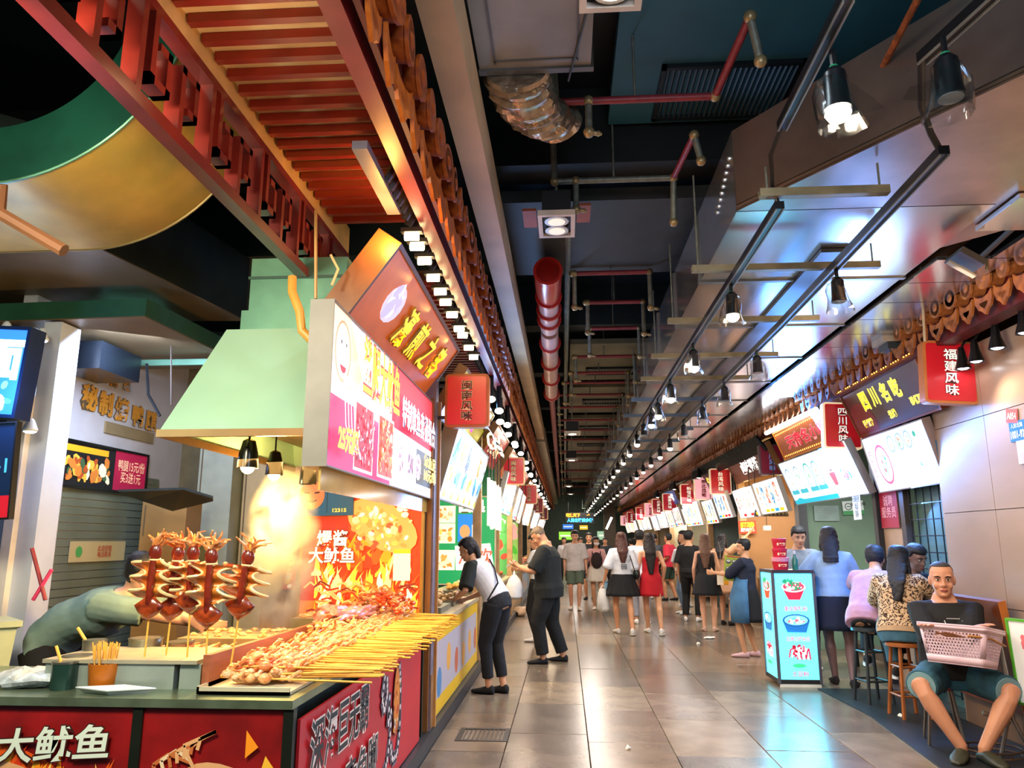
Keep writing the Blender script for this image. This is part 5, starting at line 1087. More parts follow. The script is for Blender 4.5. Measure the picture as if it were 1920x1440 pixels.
# ================================================================= SIGN BOXES
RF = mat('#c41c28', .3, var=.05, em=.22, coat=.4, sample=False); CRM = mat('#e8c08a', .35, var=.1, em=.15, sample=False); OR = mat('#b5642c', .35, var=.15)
def signbox(label, x, y, z, w_, h_, txt, face=RF, frame=CRM, ink_=None, out=None, side=1, rz=0, br=True, tsz=.74, tilt=0):
    t = thing('hanging_signbox', label, 'sign', (x, y, z), rz); t.rotation_euler.y = tilt; g = G()
    def rr(w2, h2, r, yy, n=5):
        P_ = []
        for cx, cz, a0 in ((w2 - r, h2 - r, 0), (-w2 + r, h2 - r, 90), (-w2 + r, -h2 + r, 180), (w2 - r, -h2 + r, 270)):
            for k in range(n): a = R_(a0 + 90 * k / (n - 1)); P_.append((cx + r * math.cos(a), yy, cz + r * math.sin(a)))
        return P_
    def slab_(g, w2, h2, r, ya, yb): a = rr(w2, h2, r, ya); b = rr(w2, h2, r, yb); n = len(a); g.add(a + b, [tuple(range(n)), tuple(range(2 * n - 1, n - 1, -1))] + [(i, n + i, n + (i + 1) % n, (i + 1) % n) for i in range(n)])
    slab_(g, w_ / 2, h_ / 2, .035, -.05, .05); g.obj('frame', frame, t, ang=30)
    g = G(); slab_(g, w_ / 2 - .022, h_ / 2 - .022, .02, -.056, .056); g.obj('face_panel', face, t, ang=30)
    A = Art((-w_ / 2, -.057, -h_ / 2), (1, 0, 0), (0, 0, 1)); A.text(txt, w_ / 2, h_ / 2, h_ * tsz, ink_ or mat('#f0dca8', .4, var=0), t, w=w_ * .26, bold=.015, vert=True, out=out or mat('#2a0c0c', .4, var=0), ow=.03, line=1.05)
    if br:
        g = G()
        for zz in (h_ * .3, -h_ * .3): g.bbox((side * w_ / 2, -.012, zz - .012), (side * (w_ / 2 + .14), .012, zz + .012))
        g.obj('bracket', mat('#2b1a1a', .4), t, ang=0)
    return t
signbox('red sign box with vertical characters beside the pink menu post, nearest on the left', -.78, 6.05, 2.6, .36, .44, '闽南风味', frame=OR, side=-1, ink_=mat('#3a1410', .4, var=0), out=mat('#f0dcb0', .4, var=0))
signbox('red sign box with cream frame, second along the left row', -.84, 12.6, 2.62, .37, .46, '闽台风味', side=-1)
signbox('red sign box, third along the left row', -.85, 18.3, 2.58, .38, .46, '台湾风味', side=-1)
signbox('dark red sign box, fourth along the left row', -.84, 23.5, 2.55, .36, .45, '厦门风味', face=mat('#8a1c2c', .4, em=.1), side=-1)
signbox('small far red sign box at the end of the left row', -.82, 29, 2.5, .36, .45, '四川风味', face=mat('#5c1424', .4, em=.05), side=-1)
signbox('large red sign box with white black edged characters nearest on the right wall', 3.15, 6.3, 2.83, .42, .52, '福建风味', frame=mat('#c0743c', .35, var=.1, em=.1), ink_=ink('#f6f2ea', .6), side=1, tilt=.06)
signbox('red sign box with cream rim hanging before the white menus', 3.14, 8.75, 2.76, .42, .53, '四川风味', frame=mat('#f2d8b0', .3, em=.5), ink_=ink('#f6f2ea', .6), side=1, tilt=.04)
signbox('unlit maroon sign box with bluish characters further down the right row', 3.2, 12.0, 2.72, .37, .47, '四川风味', face=mat('#8a1436', .35, em=.06), frame=mat('#6a5058', .4), ink_=ink('#7a9ae0', .3), side=1)
rs_ = [(15.6, 1, '台湾风味', 'square red sign box fourth along the right row'), (17.5, 2, '东北风味', 'pale pink lit sign box on the right row'), (19.6, 1, '新疆风味', 'red sign box just beyond the pale pink one on the right'), (23.2, 1, '湖南风味', 'red sign box over the white banners on the right'), (26, 0, '云南风味', 'plain red sign box further down the right row'), (28.5, 2, '广东风味', 'small pink sign box far down the right row'), (32, 1, '北京风味', 'small red sign box far down the right row'), (36.5, 0, '山东风味', 'dark red sign box near the end of the right row'), (41, 2, '天津风味', 'last tiny red and white sign box of the right row')]
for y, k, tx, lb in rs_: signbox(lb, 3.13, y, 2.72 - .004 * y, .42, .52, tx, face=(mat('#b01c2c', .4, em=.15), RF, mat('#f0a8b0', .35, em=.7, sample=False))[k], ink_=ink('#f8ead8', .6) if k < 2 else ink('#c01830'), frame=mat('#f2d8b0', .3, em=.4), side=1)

# ================================================================= RIGHT SIDE SHOPS
foodw = [glow(h, .9) for h in ('#e0b080', '#f4e4cc', '#b85838', '#d8e8e8', '#78a878', '#c88858')]
def rboard(name, label, cat, yf, yn, xb, zb_, xt, zt_, **k):
    return board(name, label, cat, (xb, yf, zb_), (xb, yn, zb_), (xt, yf, zt_), **k)
root, A, w_, h_ = rboard('shop_sign', 'dark wooden tilted shop sign with bright yellow characters and a string of tiny lights', 'sign', 8.55, 6.72, 3.27, 2.62, 3.08, 3.10, th=.1, face=mat('#5c2418', .35, var=.3, sc=2, coat=.4, hex2='#3a1812'), frame=mat('#8a4a24', .4), fw=.02)
A.ell(.25, .1, .3, .24, mat('#8e2420', .4, var=0), n=20); A.ell(.3, .09, .06, .05, mat('#a8502c', .4, var=0)); A.build('artwork', root)
yl2 = glow('#f6e81a', 1.2); wo = glow('#d8d0a0', .6)
for i, ch in enumerate('四川名吃'): A.text(ch, .5 + i * .25, .32, .2, yl2, root, w=.17, bold=.04, out=wo, ow=.02)
for s_, x in (('酸辣粉', .35), ('米线', .95), ('砂锅面', 1.52)): A.text(s_, x, .1 + (.04 if x > 1.5 else 0), .085, yl2, root, bold=.04, out=wo, ow=.03)
t = thing('string_lights', 'string of tiny warm lights along the top edge of the dark wooden sign', 'string lights', (0, 0, 0)); g = G()
for i in range(34): g.ell((3.05, 6.72 + i * .055, 3.10), (.006, .006, .006), 6, 4)
g.obj('bulbs', glow('#ffb040', 8), t, kind='stuff')
def bowl_pic(A, cx, cy, r, rim, g_='#3aa878'):
    A.ell(cx, cy, r, r * 1.25, glow(rim, .9), n=22); A.ell(cx, cy, r * .86, r * 1.08, glow('#f4f8f8', 1.3), n=22); A.food(cx - r * .6, cy - r * .7, r * 1.2, r * 1.4, [glow(h, 1.) for h in (g_, '#e8d8c0', '#c86048', '#fff8f0', '#98b890')], 24, .14, 'o')
lb1 = glow('#e4f4ff', 1.6, True)
root, A, w_, h_ = rboard('menu_lightbox', 'brilliant white lit noodle menu tilted on the right, nearest one below the wooden sign', 'menu board', 8.45, 7.02, 3.38, 2.0, 3.24, 2.56, th=.07, face=lb1, frame=mat('#9a8a8a', .4), fw=.012, side=mat('#6a4a40', .4))
bowl_pic(A, .34, .27, .17, '#c85068'); A.text('牛肉面', .08, .3, .3, glow('#c06878', .9), root, vert=True)
for i, x in enumerate((.66, .86, 1.04)): A.ell(x, .45, .08, .09, glow('#8aa8c8', .9)); A.ell(x, .45, .06, .07, glow('#f0f4f8', 1.2)); A.food(x - .05, .4, .1, .1, foodw, 9, .3)
A.ell(1.2, .48, .03, .03, glow('#2a9a78', .8)); A.ell(.85, .18, .13, .12, glow('#e8f4fc', 1.9)); A.ring(.85, .18, .13, .12, .006, glow('#d0a0b0', 1.2)); A.poly([(1.12, .18), (1.17, .18), (1.145, .23)], glow('#48b8a0', .9)); A.build('artwork', root)
root, A, w_, h_ = rboard('menu_lightbox', 'long white and turquoise lit noodle menu with four bowls, behind the cream rimmed sign box', 'menu board', 11.3, 8.62, 3.34, 2.0, 3.12, 2.58, th=.07, face=glow('#dff6fc', 1.4, True), frame=mat('#8a8a90', .4), fw=.012)
A.rect(0, 0, 1.75, .06, glow('#18a8c0', .9)); A.poly([(0, .04), (.25, .09), (.6, .04)], glow('#18a8c0', .9))
for i, (x, c) in enumerate(((.22, '#6a98b8'), (.62, '#88a8c0'), (1.08, '#1aa098'), (1.42, '#5898a8'))): bowl_pic(A, x, .34, .15, c); A.rect(x - .16, .14, .32, .06, glow('#3aa8b8', .9))
A.poly([(1.8, .32), (2.0, .32), (1.96, .16), (1.84, .16)], glow('#d85870', .9)); bowl_pic(A, 1.9, .46, .1, '#6a4a68'); bowl_pic(A, 2.35, .26, .16, '#e8f8fc'); A.food(2.2, .14, .3, .26, [glow(h, .9) for h in ('#38a888', '#c86858', '#e8e0d0')], 22, .12, 'o'); A.build('artwork', root)
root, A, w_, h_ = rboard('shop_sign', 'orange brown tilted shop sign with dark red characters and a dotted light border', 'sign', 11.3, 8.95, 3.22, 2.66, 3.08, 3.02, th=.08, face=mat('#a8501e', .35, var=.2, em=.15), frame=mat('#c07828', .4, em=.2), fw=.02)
A.text('天府名小吃', w_ * .52, h_ * .5, .2, glow('#c01830', .7), root, w=1.7, bold=.03, out=ink('#e89a9a', .4), ow=.03)
for i in range(28): A.ell(.06 + i * (w_ - .1) / 27, .03, .012, .012, glow('#ffc850', 4), n=6); A.ell(.06 + i * (w_ - .1) / 27, h_ - .03, .012, .012, glow('#ffc850', 4), n=6)
A.build('artwork', root)
t = thing('tube_light', 'long white fluorescent tube running along the right eave above the orange brown sign', 'lamp', (0, 0, 0)); a, b = P(1437, 812, x=3.0), P(1530, 768, x=3.0); G().cyl(a, b, .03, 12).obj('tube', glow('#f4f8ff', 10, True), t); G().cyl(a + V((.05, 0, .03)), b + V((.05, 0, .03)), .03, 6).obj('holder', mat('#3a3a3e'), t)
# partitions facing the camera inside the right shops
for y, c, e in ((11.45, '#7f9c84', 0), (15.2, '#a0754a', 0), (18.6, '#87a0a0', 0), (21.6, '#c8b890', 0), (25.2, '#d8c8a0', 0), (29.5, '#b8a888', 0), (35, '#b89868', 0)):
    struct(G().bbox((3.42, y, 0), (5.6, y + .1, 3.3)).obj('partition', mat(c, .5, var=.14, sc=1.4), None, ang=0))
    tag(G().bbox((3.38, y - .06, 0), (3.50, y + .14, 3.05)).obj('pillar', mat('#d0a878' if y > 12 else '#5a5c60', .35, var=.15)), f'pale shop pillar between the right hand stalls, at the {["teal walled","brown tiled","grey","cream","ivory","tan","farthest"][[11.45,15.2,18.6,21.6,25.2,29.5,35].index(y)]} partition', 'pillar')
struct(G().bbox((3.42, 7.0, 2.9), (5.6, 44, 3.0)).obj('ceiling', mat('#4a4640', .6), None, ang=0))
# near shop: mesh gate, strip, poster, posts
t = thing('mesh_gate', 'black wire grid gate panel standing at the side of the pillar wall', 'gate', (3.5, 0, 0)); bk = mat('#10171a', .4, .3)
for i in range(7): G().cyl((0, 7.1 + i * .16, .1), (0, 7.1 + i * .16, 2.0), .006, 5).obj('wire', bk, t)
for i in range(13): G().cyl((0, 7.08, .12 + i * .157), (0, 8.08, .12 + i * .157), .006, 5).obj('wire', bk, t)
G().bbox((.08, 7.06, 0), (.1, 8.1, 2.9)).obj('back_panel', mat('#5d7a6c', .6), t, ang=0)
tag(G().bbox((3.46, 8.1, 0), (3.54, 8.2, 2.9)).obj('post', mat('#4a4038', .4)), 'dark brown post beside the wire grid gate', 'post')
tag(G().bbox((3.5, 8.2, 0), (3.58, 8.75, 2.9)).obj('wall_strip', mat('#c8a684', .45, var=.08)), 'cream wall strip between the wire gate and the shop opening', 'wall panel')
tag(G().bbox((3.44, 8.75, 0), (3.54, 8.85, 2.9)).obj('post', mat('#2c3238', .4)), 'dark steel post at the edge of the noodle shop opening', 'post')
root, A, w_, h_ = rboard('red_poster', 'faded red paper poster on the cream wall strip', 'poster', 8.72, 8.28, 3.47, 1.62, 3.47, 2.0, th=.01, face=ink('#b02038', .1)); A.text('诚聘\n服务员', w_ / 2, h_ * .6, .24, ink('#e8a8b0', .2), root); A.build('artwork', root)
root, A, w_, h_ = rboard('paper_notice', 'white printed notice hanging below the turquoise menu corner', 'notice', 9.05, 8.82, 3.3, 1.72, 3.3, 2.02, th=.006, face=ink('#e6ecec', .3)); A.text('旺铺招租\n电话\n联系', w_ / 2, h_ * .5, .25, ink('#2a3a44'), root, w=.2); A.build('artwork', root)
root, A, w_, h_ = board('no_smoking_sign', 'white and green no smoking sign on the teal shop wall', 'sign', P(1582, 966, y=11.42), P(1621, 964, y=11.42), P(1582, 940, y=11.42), .008, ink('#dfe8e0', .2)); A.ring(.08, .12, .05, .05, .01, ink('#33443c')); A.rect(0, 0, w_, .06, ink('#4a9a5c', .2)); A.rect(.06, .115, .05, .01, ink('#33443c')); A.build('artwork', root); A.text('禁止吸烟', .22, .15, .05, ink('#26342c'), root)
tag(G().bbox(P(1528, 977, y=11.42), P(1572, 948, y=11.42) + V((0, .01, 0))).obj('panel', mat('#a0b8b0', .4)), 'pale blank sheet on the teal shop wall', 'paper')
# wall plates
root, A, w_, h_ = board('number_plate', 'small red number plate on the tiled wall', 'sign', P(1887, 793, x=3.325), P(1908, 793, x=3.325), P(1887, 767, x=3.325), .008, ink('#d8503c', .15)); 
A.text('A054', w_ / 2, h_ / 2, .05, ink('#fff0e0', .3), root, w=w_ * .8, bold=.02)
root, A, w_, h_ = board('street_plate', 'blue street number plate on the tiled wall under the red plate', 'sign', V((3.325, 5.86, P(1895, 830, x=3.325).z)), V((3.325, 5.66, P(1895, 830, x=3.325).z)), V((3.325, 5.86, P(1895, 792, x=3.325).z)), .008, ink('#1c6fb8', .15)); A.text('人民北路', w_ / 2, h_ * .78, .035, ink('#cfe8f8', .3), root, w=.15); A.text('1001-92', w_ / 2, h_ * .33, .06, ink('#e8f4ff', .4), root, w=.17, bold=.03)
root, A, w_, h_ = board('street_plate', 'blue street number plate at the far corner of the tiled wall', 'sign', P(1762, 868, y=7.0), P(1785, 866, y=7.0), P(1758, 825, y=7.0), .008, ink('#2a6a9a', .1)); A.text('人民北路', w_ / 2, h_ * .78, .03, ink('#9ac8e0', .2), root, w=.09); A.text('1001-91', w_ / 2, h_ * .33, .05, ink('#b8d8e8', .2), root, w=.1)
tag(G().bbox((3.315, 5.62, 2.03), (3.335, 5.78, 2.2)).obj('switch_plate', mat('#d8d4d8', .3)), 'blank white plate on the tiled wall under the blue plate', 'wall plate')
root, A, w_, h_ = board('exit_sign', 'green framed sign box cut by the right edge of the photo', 'sign', V((3.32, 5.45, 2.42)), V((3.32, 5.2, 2.42)), V((3.32, 5.45, 2.62)), .03, ink('#58b868', .5), mat('#d8c8a8', .4), .015)
for i, (y, z) in enumerate(((5.3, 2.98), (5.65, 2.96), (5.95, 2.93), (6.15, 2.92))):
    t = thing('cone_lamp', ['black cone spot lamp on the right wall nearest the edge of the photo', 'black cone spot lamp second from the right edge', 'black cone spot lamp third from the right edge', 'black cone spot lamp closest to the large red sign box'][i], 'lamp', (3.2, y, z)); G().lathe([(.02, .09), (.028, .05), (.035, .0), (.062, -.09), (.058, -.09), (.02, .0)], n=18).obj('shade', mat('#0c0e10', .3), t); G().ell((0, 0, -.075), (.045, .045, .02), 12, 6).obj('bulb', glow('#f0f8ff', 14 if i % 2 else 5, True), t); G().cyl((0, 0, .08), (.05, 0, .16), .01, 6).obj('arm', blk, t)
lamp('SPOT', (3.1, 5.9, 2.8), 22, '#ffe6cc', .05, (3.3, 5.4, 1.2), spot=120)
t = thing('projector_box', 'dusty white box unit with grey front mounted on the right eave', 'ceiling box', P(1668, 640, y=6.9)); G().box((0, 0, .03), (.22, .25, .12)).obj('body', mat('#c8bca8', .45), t, ang=0); G().box((0.02, -.02, -.06), (.18, .2, .07)).obj('front', mat('#39444a', .3), t, ang=0); G().cyl((0, 0, .08), (0, 0, .3), .015, 8).obj('stem', gal, t)
tag(G().cyl(P(1726, 500, y=6.0), P(1734, 640, y=6.0), .01, 6).obj('hanging_rod', mat('#c8b898', .4)), 'pale rod above the large red sign box', 'rod')
t = thing('flood_lamp', 'broken dusty floodlight lying on the tan conduit', 'lamp', P(1810, 490, y=4.6)); M_ = Matrix.Rotation(.6, 3, 'Y'); G().box((0, 0, 0), (.16, .2, .04), M_).obj('housing', mat('#5a5048', .5), t, ang=0); G().box((-.03, 0, -.05), (.18, .04, .012), M_).obj('shutter_arm', mat('#c8b898', .4), t, ang=0); G().tube([(.05, 0, .02), (.13, 0, 0), (.12, 0, -.06)], .01, 6).obj('hook', brs, t)

# generic stalls ---------------------------------------------------------------
def stall(side, y0, y1, kind, lab, ban='#d8c040', ban2='#e8e4d8', posters=True, sign=None, menuh=.5, fg_=None, mstyle=0, seed=1):
    r = random.Random(seed); xf = LX if side < 0 else 3.62; d = -1 if side < 0 else 1; L = y1 - y0; pal = [glow(h, r.uniform(.5, .8)) for h in (fg_ or ('#e0a060', '#f4e4c8', '#b85030', '#e8c8a0', '#88a860'))]
    t = thing('counter', f'{lab} counter with {["printed front", "tiled front"][mstyle % 2]}', 'counter', (0, 0, 0))
    xs = sorted((xf, xf + d * .7)); G().bbox((xs[0], y0 + .05, .1), (xs[1], y1 - .05, .80)).obj('cabinet', mat('#8a8478', .4, .3), t, ang=0); G().bbox((xs[0] - .02, y0 + .04, .80), (xs[1] + .02, y1 - .04, .84)).obj('worktop', mat('#c8b898', .3, .2), t, ang=0)
    O = (xf - d * .002, y0 + .06, .12) if side < 0 else (xf - d * .002, y1 - .06, .12); R = (0, 1, 0) if side < 0 else (0, -1, 0); A = Art(O, R, (0, 0, 1))
    A.rect(0, 0, L - .12, .68, mat(ban, .4, var=0), 0); A.rect(.12, .12, L - .36, .44, mat(ban2, .4, var=0), 1)
    A.k = 4
    for i in range(int(L * 2)): A.ell(.3 + i * .5, .3 + r.uniform(-.08, .08), .12, .12, mat(r.choice(('#4a88b8', '#c86848', '#8ab0c8', '#e8a848')), .4, var=0)); 
    A.build('artwork', t)
    # display trays
    for i in range(max(2, int(L / .8))):
        yy = y0 + .4 + i * .8
        if yy > y1 - .35: break
        q = thing('display_tray', f'steel display tray of snacks, {["first","second","third","fourth","fifth","sixth","seventh","eighth","ninth","tenth"][i]} on the {lab} counter', 'tray', (xf + d * .28, yy, .84)); g = G(); g.bbox((-.2, -.3, 0), (.2, .3, .05)); g.obj('tray', steel, q, ang=0); g = G()
        for k in range(26): g.ell((r.uniform(-.17, .17), r.uniform(-.27, .27), .06 + r.uniform(0, .04)), (.035, .03, .025), 6, 4)
        g.obj('snacks', mat(r.choice(('#d8a048', '#c86838', '#e8c890', '#b8482c', '#e0b070')), .4, var=.4, sc=18, coat=.3), q, kind='stuff')
    # menu light boxes along the front
    n = max(1, int(L / 1.5)); 
    if kind != 'nomenu':
        for i in range(n):
            a, b = y0 + .15 + i * (L - .3) / n, y0 + .15 + (i + 1) * (L - .3) / n - .1; z0_ = 1.88 + r.uniform(0, .08); z1_ = z0_ + menuh
            x0_, x1_ = (xf - .02, xf + .14) if side < 0 else (3.34, 3.2)
            p = ((x0_, a, z0_), (x0_, b, z0_), (x1_, a, z1_)) if side < 0 else ((x0_, b, z0_), (x0_, a, z0_), (x1_, b, z1_))
            base = r.choice(('#e8f0ff', '#fff4e0', '#f0f8ff', '#ffe8d0')); root, A, w_, h_ = board('menu_lightbox', f'glowing picture menu, {["first","second","third","fourth","fifth"][min(i,4)]} of the {lab}', 'menu board', *p, th=.06, face=glow(base, 1.25, True), frame=mat('#c8c4c0', .4), fw=.012)
            m_ = max(2, int(w_ / .28))
            for j in range(m_): x = .04 + j * (w_ - .08) / m_; ww = (w_ - .08) / m_ * .8; A.food(x, .1, ww, h_ - .14, pal if r.random() < .6 else [glow(h, .65) for h in ('#4a90c8', '#c8e0f0', '#88b8d8', '#e8d890')], 26, .3, el=3); A.rect(x, .02, ww, .05, glow(r.choice(('#e8281a', '#f0b81a', '#2898c8', '#f8f0e0')), .9))
            A.build('artwork', root); q = G(); [q.cyl((0 if side < 0 else 0, yy_, h_ * .98), (0, yy_, 2.95 - z0_), .008, 5) for yy_ in ((.15, w_ - .15) if side < 0 else (-.15, -w_ + .15))]; q.v = [(v_[0] + (x1_ - x0_), v_[1], v_[2]) for v_ in q.v]; q.obj('hanger_rods', blk, root, kind='stuff')
    if sign:
        c, tx, ic = sign; x0_, x1_ = (xf - .04, xf + .2) if side < 0 else (3.28, 3.1); a, b = y0 + .3, y1 - .3; z0_, z1_ = 2.56, 2.96
        p = ((x0_, a, z0_), (x0_, b, z0_), (x1_, a, z1_)) if side < 0 else ((x0_, b, z0_), (x0_, a, z0_), (x1_, b, z1_))
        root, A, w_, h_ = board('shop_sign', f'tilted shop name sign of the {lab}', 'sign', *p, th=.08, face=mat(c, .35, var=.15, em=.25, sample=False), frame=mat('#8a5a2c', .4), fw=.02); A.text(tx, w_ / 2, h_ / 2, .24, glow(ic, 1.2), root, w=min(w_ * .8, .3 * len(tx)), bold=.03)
labs = lambda s: s
# left row
stall(-1, 6.15, 9.3, 'nomenu', 'pastry stall', '#e8b818', '#b8b0b8', sign=('#e8d020', '闽南小吃', '#d84a9a'), seed=3)
root, A, w_, h_ = board('menu_lightbox', 'tilted blue white menu light box with six columns of snacks past the post', 'menu board', (LX - .03, 6.45, 1.85), (LX - .03, 9.0, 1.85), (LX + .14, 6.45, 2.46), .12, glow('#cfe6ff', 1.3, True), mat('#a89c88', .4), .015, side=mat('#4a5058', .4))
for j, cs in enumerate((('#3a88c8', '#98c8e8', '#68a8d8'), ('#d8c020', '#f0e060', '#c8a828'), ('#6a60b0', '#98a0d0', '#4a58a0'), ('#c8c0b8', '#e8e0d0', '#a8a098'), ('#e8a868', '#f0d0a8', '#c88848'), ('#e8e8f0', '#c8d0e0', '#a8b8d0'))):
    A.food(.1 + j * .4, .3, .32, .3, [glow(h, .85) for h in cs], 26, .24, el=4); A.food(.1 + j * .4, .12, .32, .2, [glow(h, .85) for h in (('#c8b820', '#e8d850', '#d8c880') if j in (0, 3) else ('#2878b8', '#48a0d0', '#88c0e0'))], 18, .24, el=3)
    A.poly([(.12 + j * .4, .02), (.3 + j * .4, .02), (.2 + j * .4, .12)], glow('#e8c83a', .9))
A.build('artwork', root)
stall(-1, 12.1, 14.8, 'm', 'left seafood stall', '#8a6a4a', '#a88a6a', sign=('#c85a1e', '烧烤海鲜', '#f0e0d0'), menuh=.62, seed=4, mstyle=1)
stall(-1, 9.4, 11.8, 'nomenu', 'left dumpling stall', '#9a8a6a', '#c8b89a', sign=('#a82c2c', '手工水饺', '#f0d0a0'), menuh=.6, seed=5)
stall(-1, 15.0, 18.2, 'm', 'left grilled fish stall', '#9a7a4a', '#b89a6a', sign=('#c8281e', '烤鱼', '#ffe860'), menuh=.6, seed=6)
stall(-1, 18.5, 22.5, 'm', 'left drinks stall', '#5a6a7a', '#88a0b0', sign=('#e87818', '冷饮', '#fff0c0'), menuh=.6, seed=7)
stall(-1, 22.8, 28, 'm', 'far left stall', '#9a3a3a', '#c88a6a', sign=('#c81e3a', '台湾小吃', '#fff0c0'), seed=8)
stall(-1, 28.4, 36, 'm', 'farthest left stall', '#8a5a3a', '#c8a078', sign=('#b83a1e', '美食', '#fff0c0'), seed=9)
struct(G().bbox((-3.5, 11.82, 0), (-1.1, 11.9, 3.2)).obj('partition', mat('#2c8a5a', .5), None, ang=0))
root, A, w_, h_ = board('green_poster', 'green framed poster of pastries behind the bending woman', 'poster', (-2.05, 11.8, .85), (-1.08, 11.8, .85), (-2.05, 11.8, 2.15), .03, glow('#1a9a5a', .55, True), mat('#d8d0b8', .4), .02)
for i, (y, c) in enumerate(((.93, '#d8b080'), (.62, '#e8c060'), (.22, '#d89848'))): A.rect(.04, y - .02, .32, .3 if i else .26, glow('#f4e8c8', .8)); A.food(.06, y, .28, .24, [glow(c, .8), glow('#f0dca8', .9), glow('#c88838', .75)], 20, .2)
A.rect(.4, .62, .32, .42, glow('#1a78c8', .9)); A.ell(.51, .78, .08, .1, glow('#f0905a', .9), n=18); A.rect(.62, .68, .09, .2, glow('#f4f0e8', 1)); A.poly([(.38, .2), (.97, .2), (.9, .6), (.36, .56)], glow('#fff4e8', 1.3)); A.build('artwork', root)
A.text('四果', .62, 1.16, .2, glow('#fff8f0', 1.4), root, bold=.05, out=glow('#7a3a20', .4), ow=.03); A.text('冷饮', .68, .4, .26, glow('#d8604a', .9), root, bold=.02)
for (y, xa, lb, cs) in ((15.0, -1.08, 'colourful seafood poster at the end of the left seafood stall', ('#c84830', '#58a858', '#e8a080', '#6890c0', '#f0e0d0')), (18.35, -1.08, 'green salad poster at the end of the grilled fish stall', ('#58b838', '#a8d868', '#f0b0a0', '#e8f0c0'))):
    root, A, w_, h_ = board('stall_poster', lb, 'poster', (-2.3, y, .85), (xa, y, .85), (-2.3, y, 2.0), .03, glow(cs[1], .5, True), mat('#c8b8a0', .4), .02); A.food(0, 0, w_, h_, [glow(h, .7) for h in cs], 60, .14); A.build('artwork', root)
    struct(G().bbox((-3.5, y + .02, 0), (-1.1, y + .06, 3.2)).obj('partition', mat('#8a7a5a', .5), None, ang=0))
for y in (9.35, 11.95, 14.9, 18.35, 22.65, 28.2, 36): tag(G().bbox((-1.12, y - .05, 0), (-1.02, y + .05, 3.1)).obj('post', mat('#b89468', .4, var=.2)), f'tan post between left hand stalls, {["first","second","third","fourth","fifth","sixth","last"][[9.35,11.95,14.9,18.35,22.65,28.2,36].index(y)]} after the battered one', 'post')
# white fringe lights and dark arched awning on the left
t = thing('arched_awning', 'dark glossy arched awning with reflected lamps over the second left stall', 'awning', (0, 0, 0)); vs = []; 
for i in range(13):
    a = math.pi * i / 12; 
    for y in (8.2, 9.6): vs.append((-.98 + .22 * math.cos(a) , y, 2.5 + .28 * math.sin(a)))
G().add(vs, [(2 * i, 2 * i + 1, 2 * i + 3, 2 * i + 2) for i in range(12)]).obj('canopy', mat('#33404a', .15, .6), t)
t = thing('ring_lamp', 'U shaped glowing lamp tube under the arched awning', 'lamp', P(925, 832, y=9.4)); G().tube([(-.07, 0, .1), (-.06, 0, 0), (-.02, 0, -.06), (.03, 0, -.06), (.07, 0, .0), (.07, 0, .1)], .012, 8).obj('tube', glow('#fff0a0', 8), t)
lw = None
for i in range(9):
    y = 10.0 + i * .22; lb = 'narrow white glowing strip banner on the left, nearest of the row'; 
    if lw is None: lw = thing('strip_banner', lb, 'banner', (-.98, y, 2.0), 0, 'glowing white strip banners on the left'); G().bbox((-.03, -.06, -.32), (-.0, .06, .3)).obj('banner', glow('#fff6e0', 1.5, True), lw, ang=0); G().cyl((-.015, 0, .3), (-.015, 0, 1.24), .006, 5).obj('cord', blk, lw)
    else: dup(lw, (-.98 + .015 * (i % 2), y, 2.0 - .02 * (i % 3)), label=f'narrow white glowing strip banner on the left, {NTH[i]} away from the camera')
# glowing round bulbs along the left eave further back
bl = None
for i in range(26):
    y = 8 + i * .55 * (1 + i * .04)
    if bl is None: bl = thing('round_lamp', 'round glowing lamp under the left eave, nearest of the row', 'lamp', (-.78, y, 2.98), 0, 'round lamps under the far left eave'); G().ell((0, 0, 0), (.05, .05, .035), 10, 6).obj('bulb', glow('#fff2d8', 18), bl); G().cyl((0, 0, .03), (0, 0, .3), .03, 8).obj('holder', blk, bl)
    else: dup(bl, (-.78 + .04 * (i % 2), y, 2.98 - .03 * (i % 3)), label=f'round glowing lamp under the left eave, {NTH[i]} away from the camera')
# right row
stall(1, 11.6, 15.1, 'm', 'right braised food stall', '#7a5a3a', '#a88a60', sign=('#5a2a18', '卤味鸭脖', '#ffffff'), menuh=.5, seed=11, fg_=('#f8a898', '#fff0e8', '#d86850', '#f0d8b0'))
stall(1, 15.4, 18.5, 'm', 'right skewers stall', '#6a5a4a', '#8a7a68', sign=('#3a1c14', '炸串', '#ffd84a'), menuh=.5, seed=12)
stall(1, 18.7, 21.5, 'm', 'right juice stall', '#a88a60', '#c8b088', sign=('#8a2c1e', '鲜榨果汁', '#ffd84a'), menuh=.55, seed=13, fg_=('#e8d060', '#fff8d8', '#a8c850', '#f0b060'))
stall(1, 21.8, 25.1, 'm', 'right blue signed stall', '#a88a60', '#c8b088', sign=('#2c6ab8', '海鲜大排档', '#ffffff'), seed=14)
stall(1, 25.4, 29.4, 'm', 'far right stall', '#a88a60', '#c8b088', sign=('#c8501e', '烤生蚝', '#ffffff'), seed=15)
stall(1, 29.8, 34.8, 'm', 'very far right stall', '#a88a60', '#c8b088', sign=('#a81e1e', '煎饼', '#ffffff'), seed=16)
stall(1, 35.2, 42, 'm', 'farthest right stall', '#a88a60', '#c8b088', sign=('#a81e1e', '小吃', '#ffffff'), seed=17)
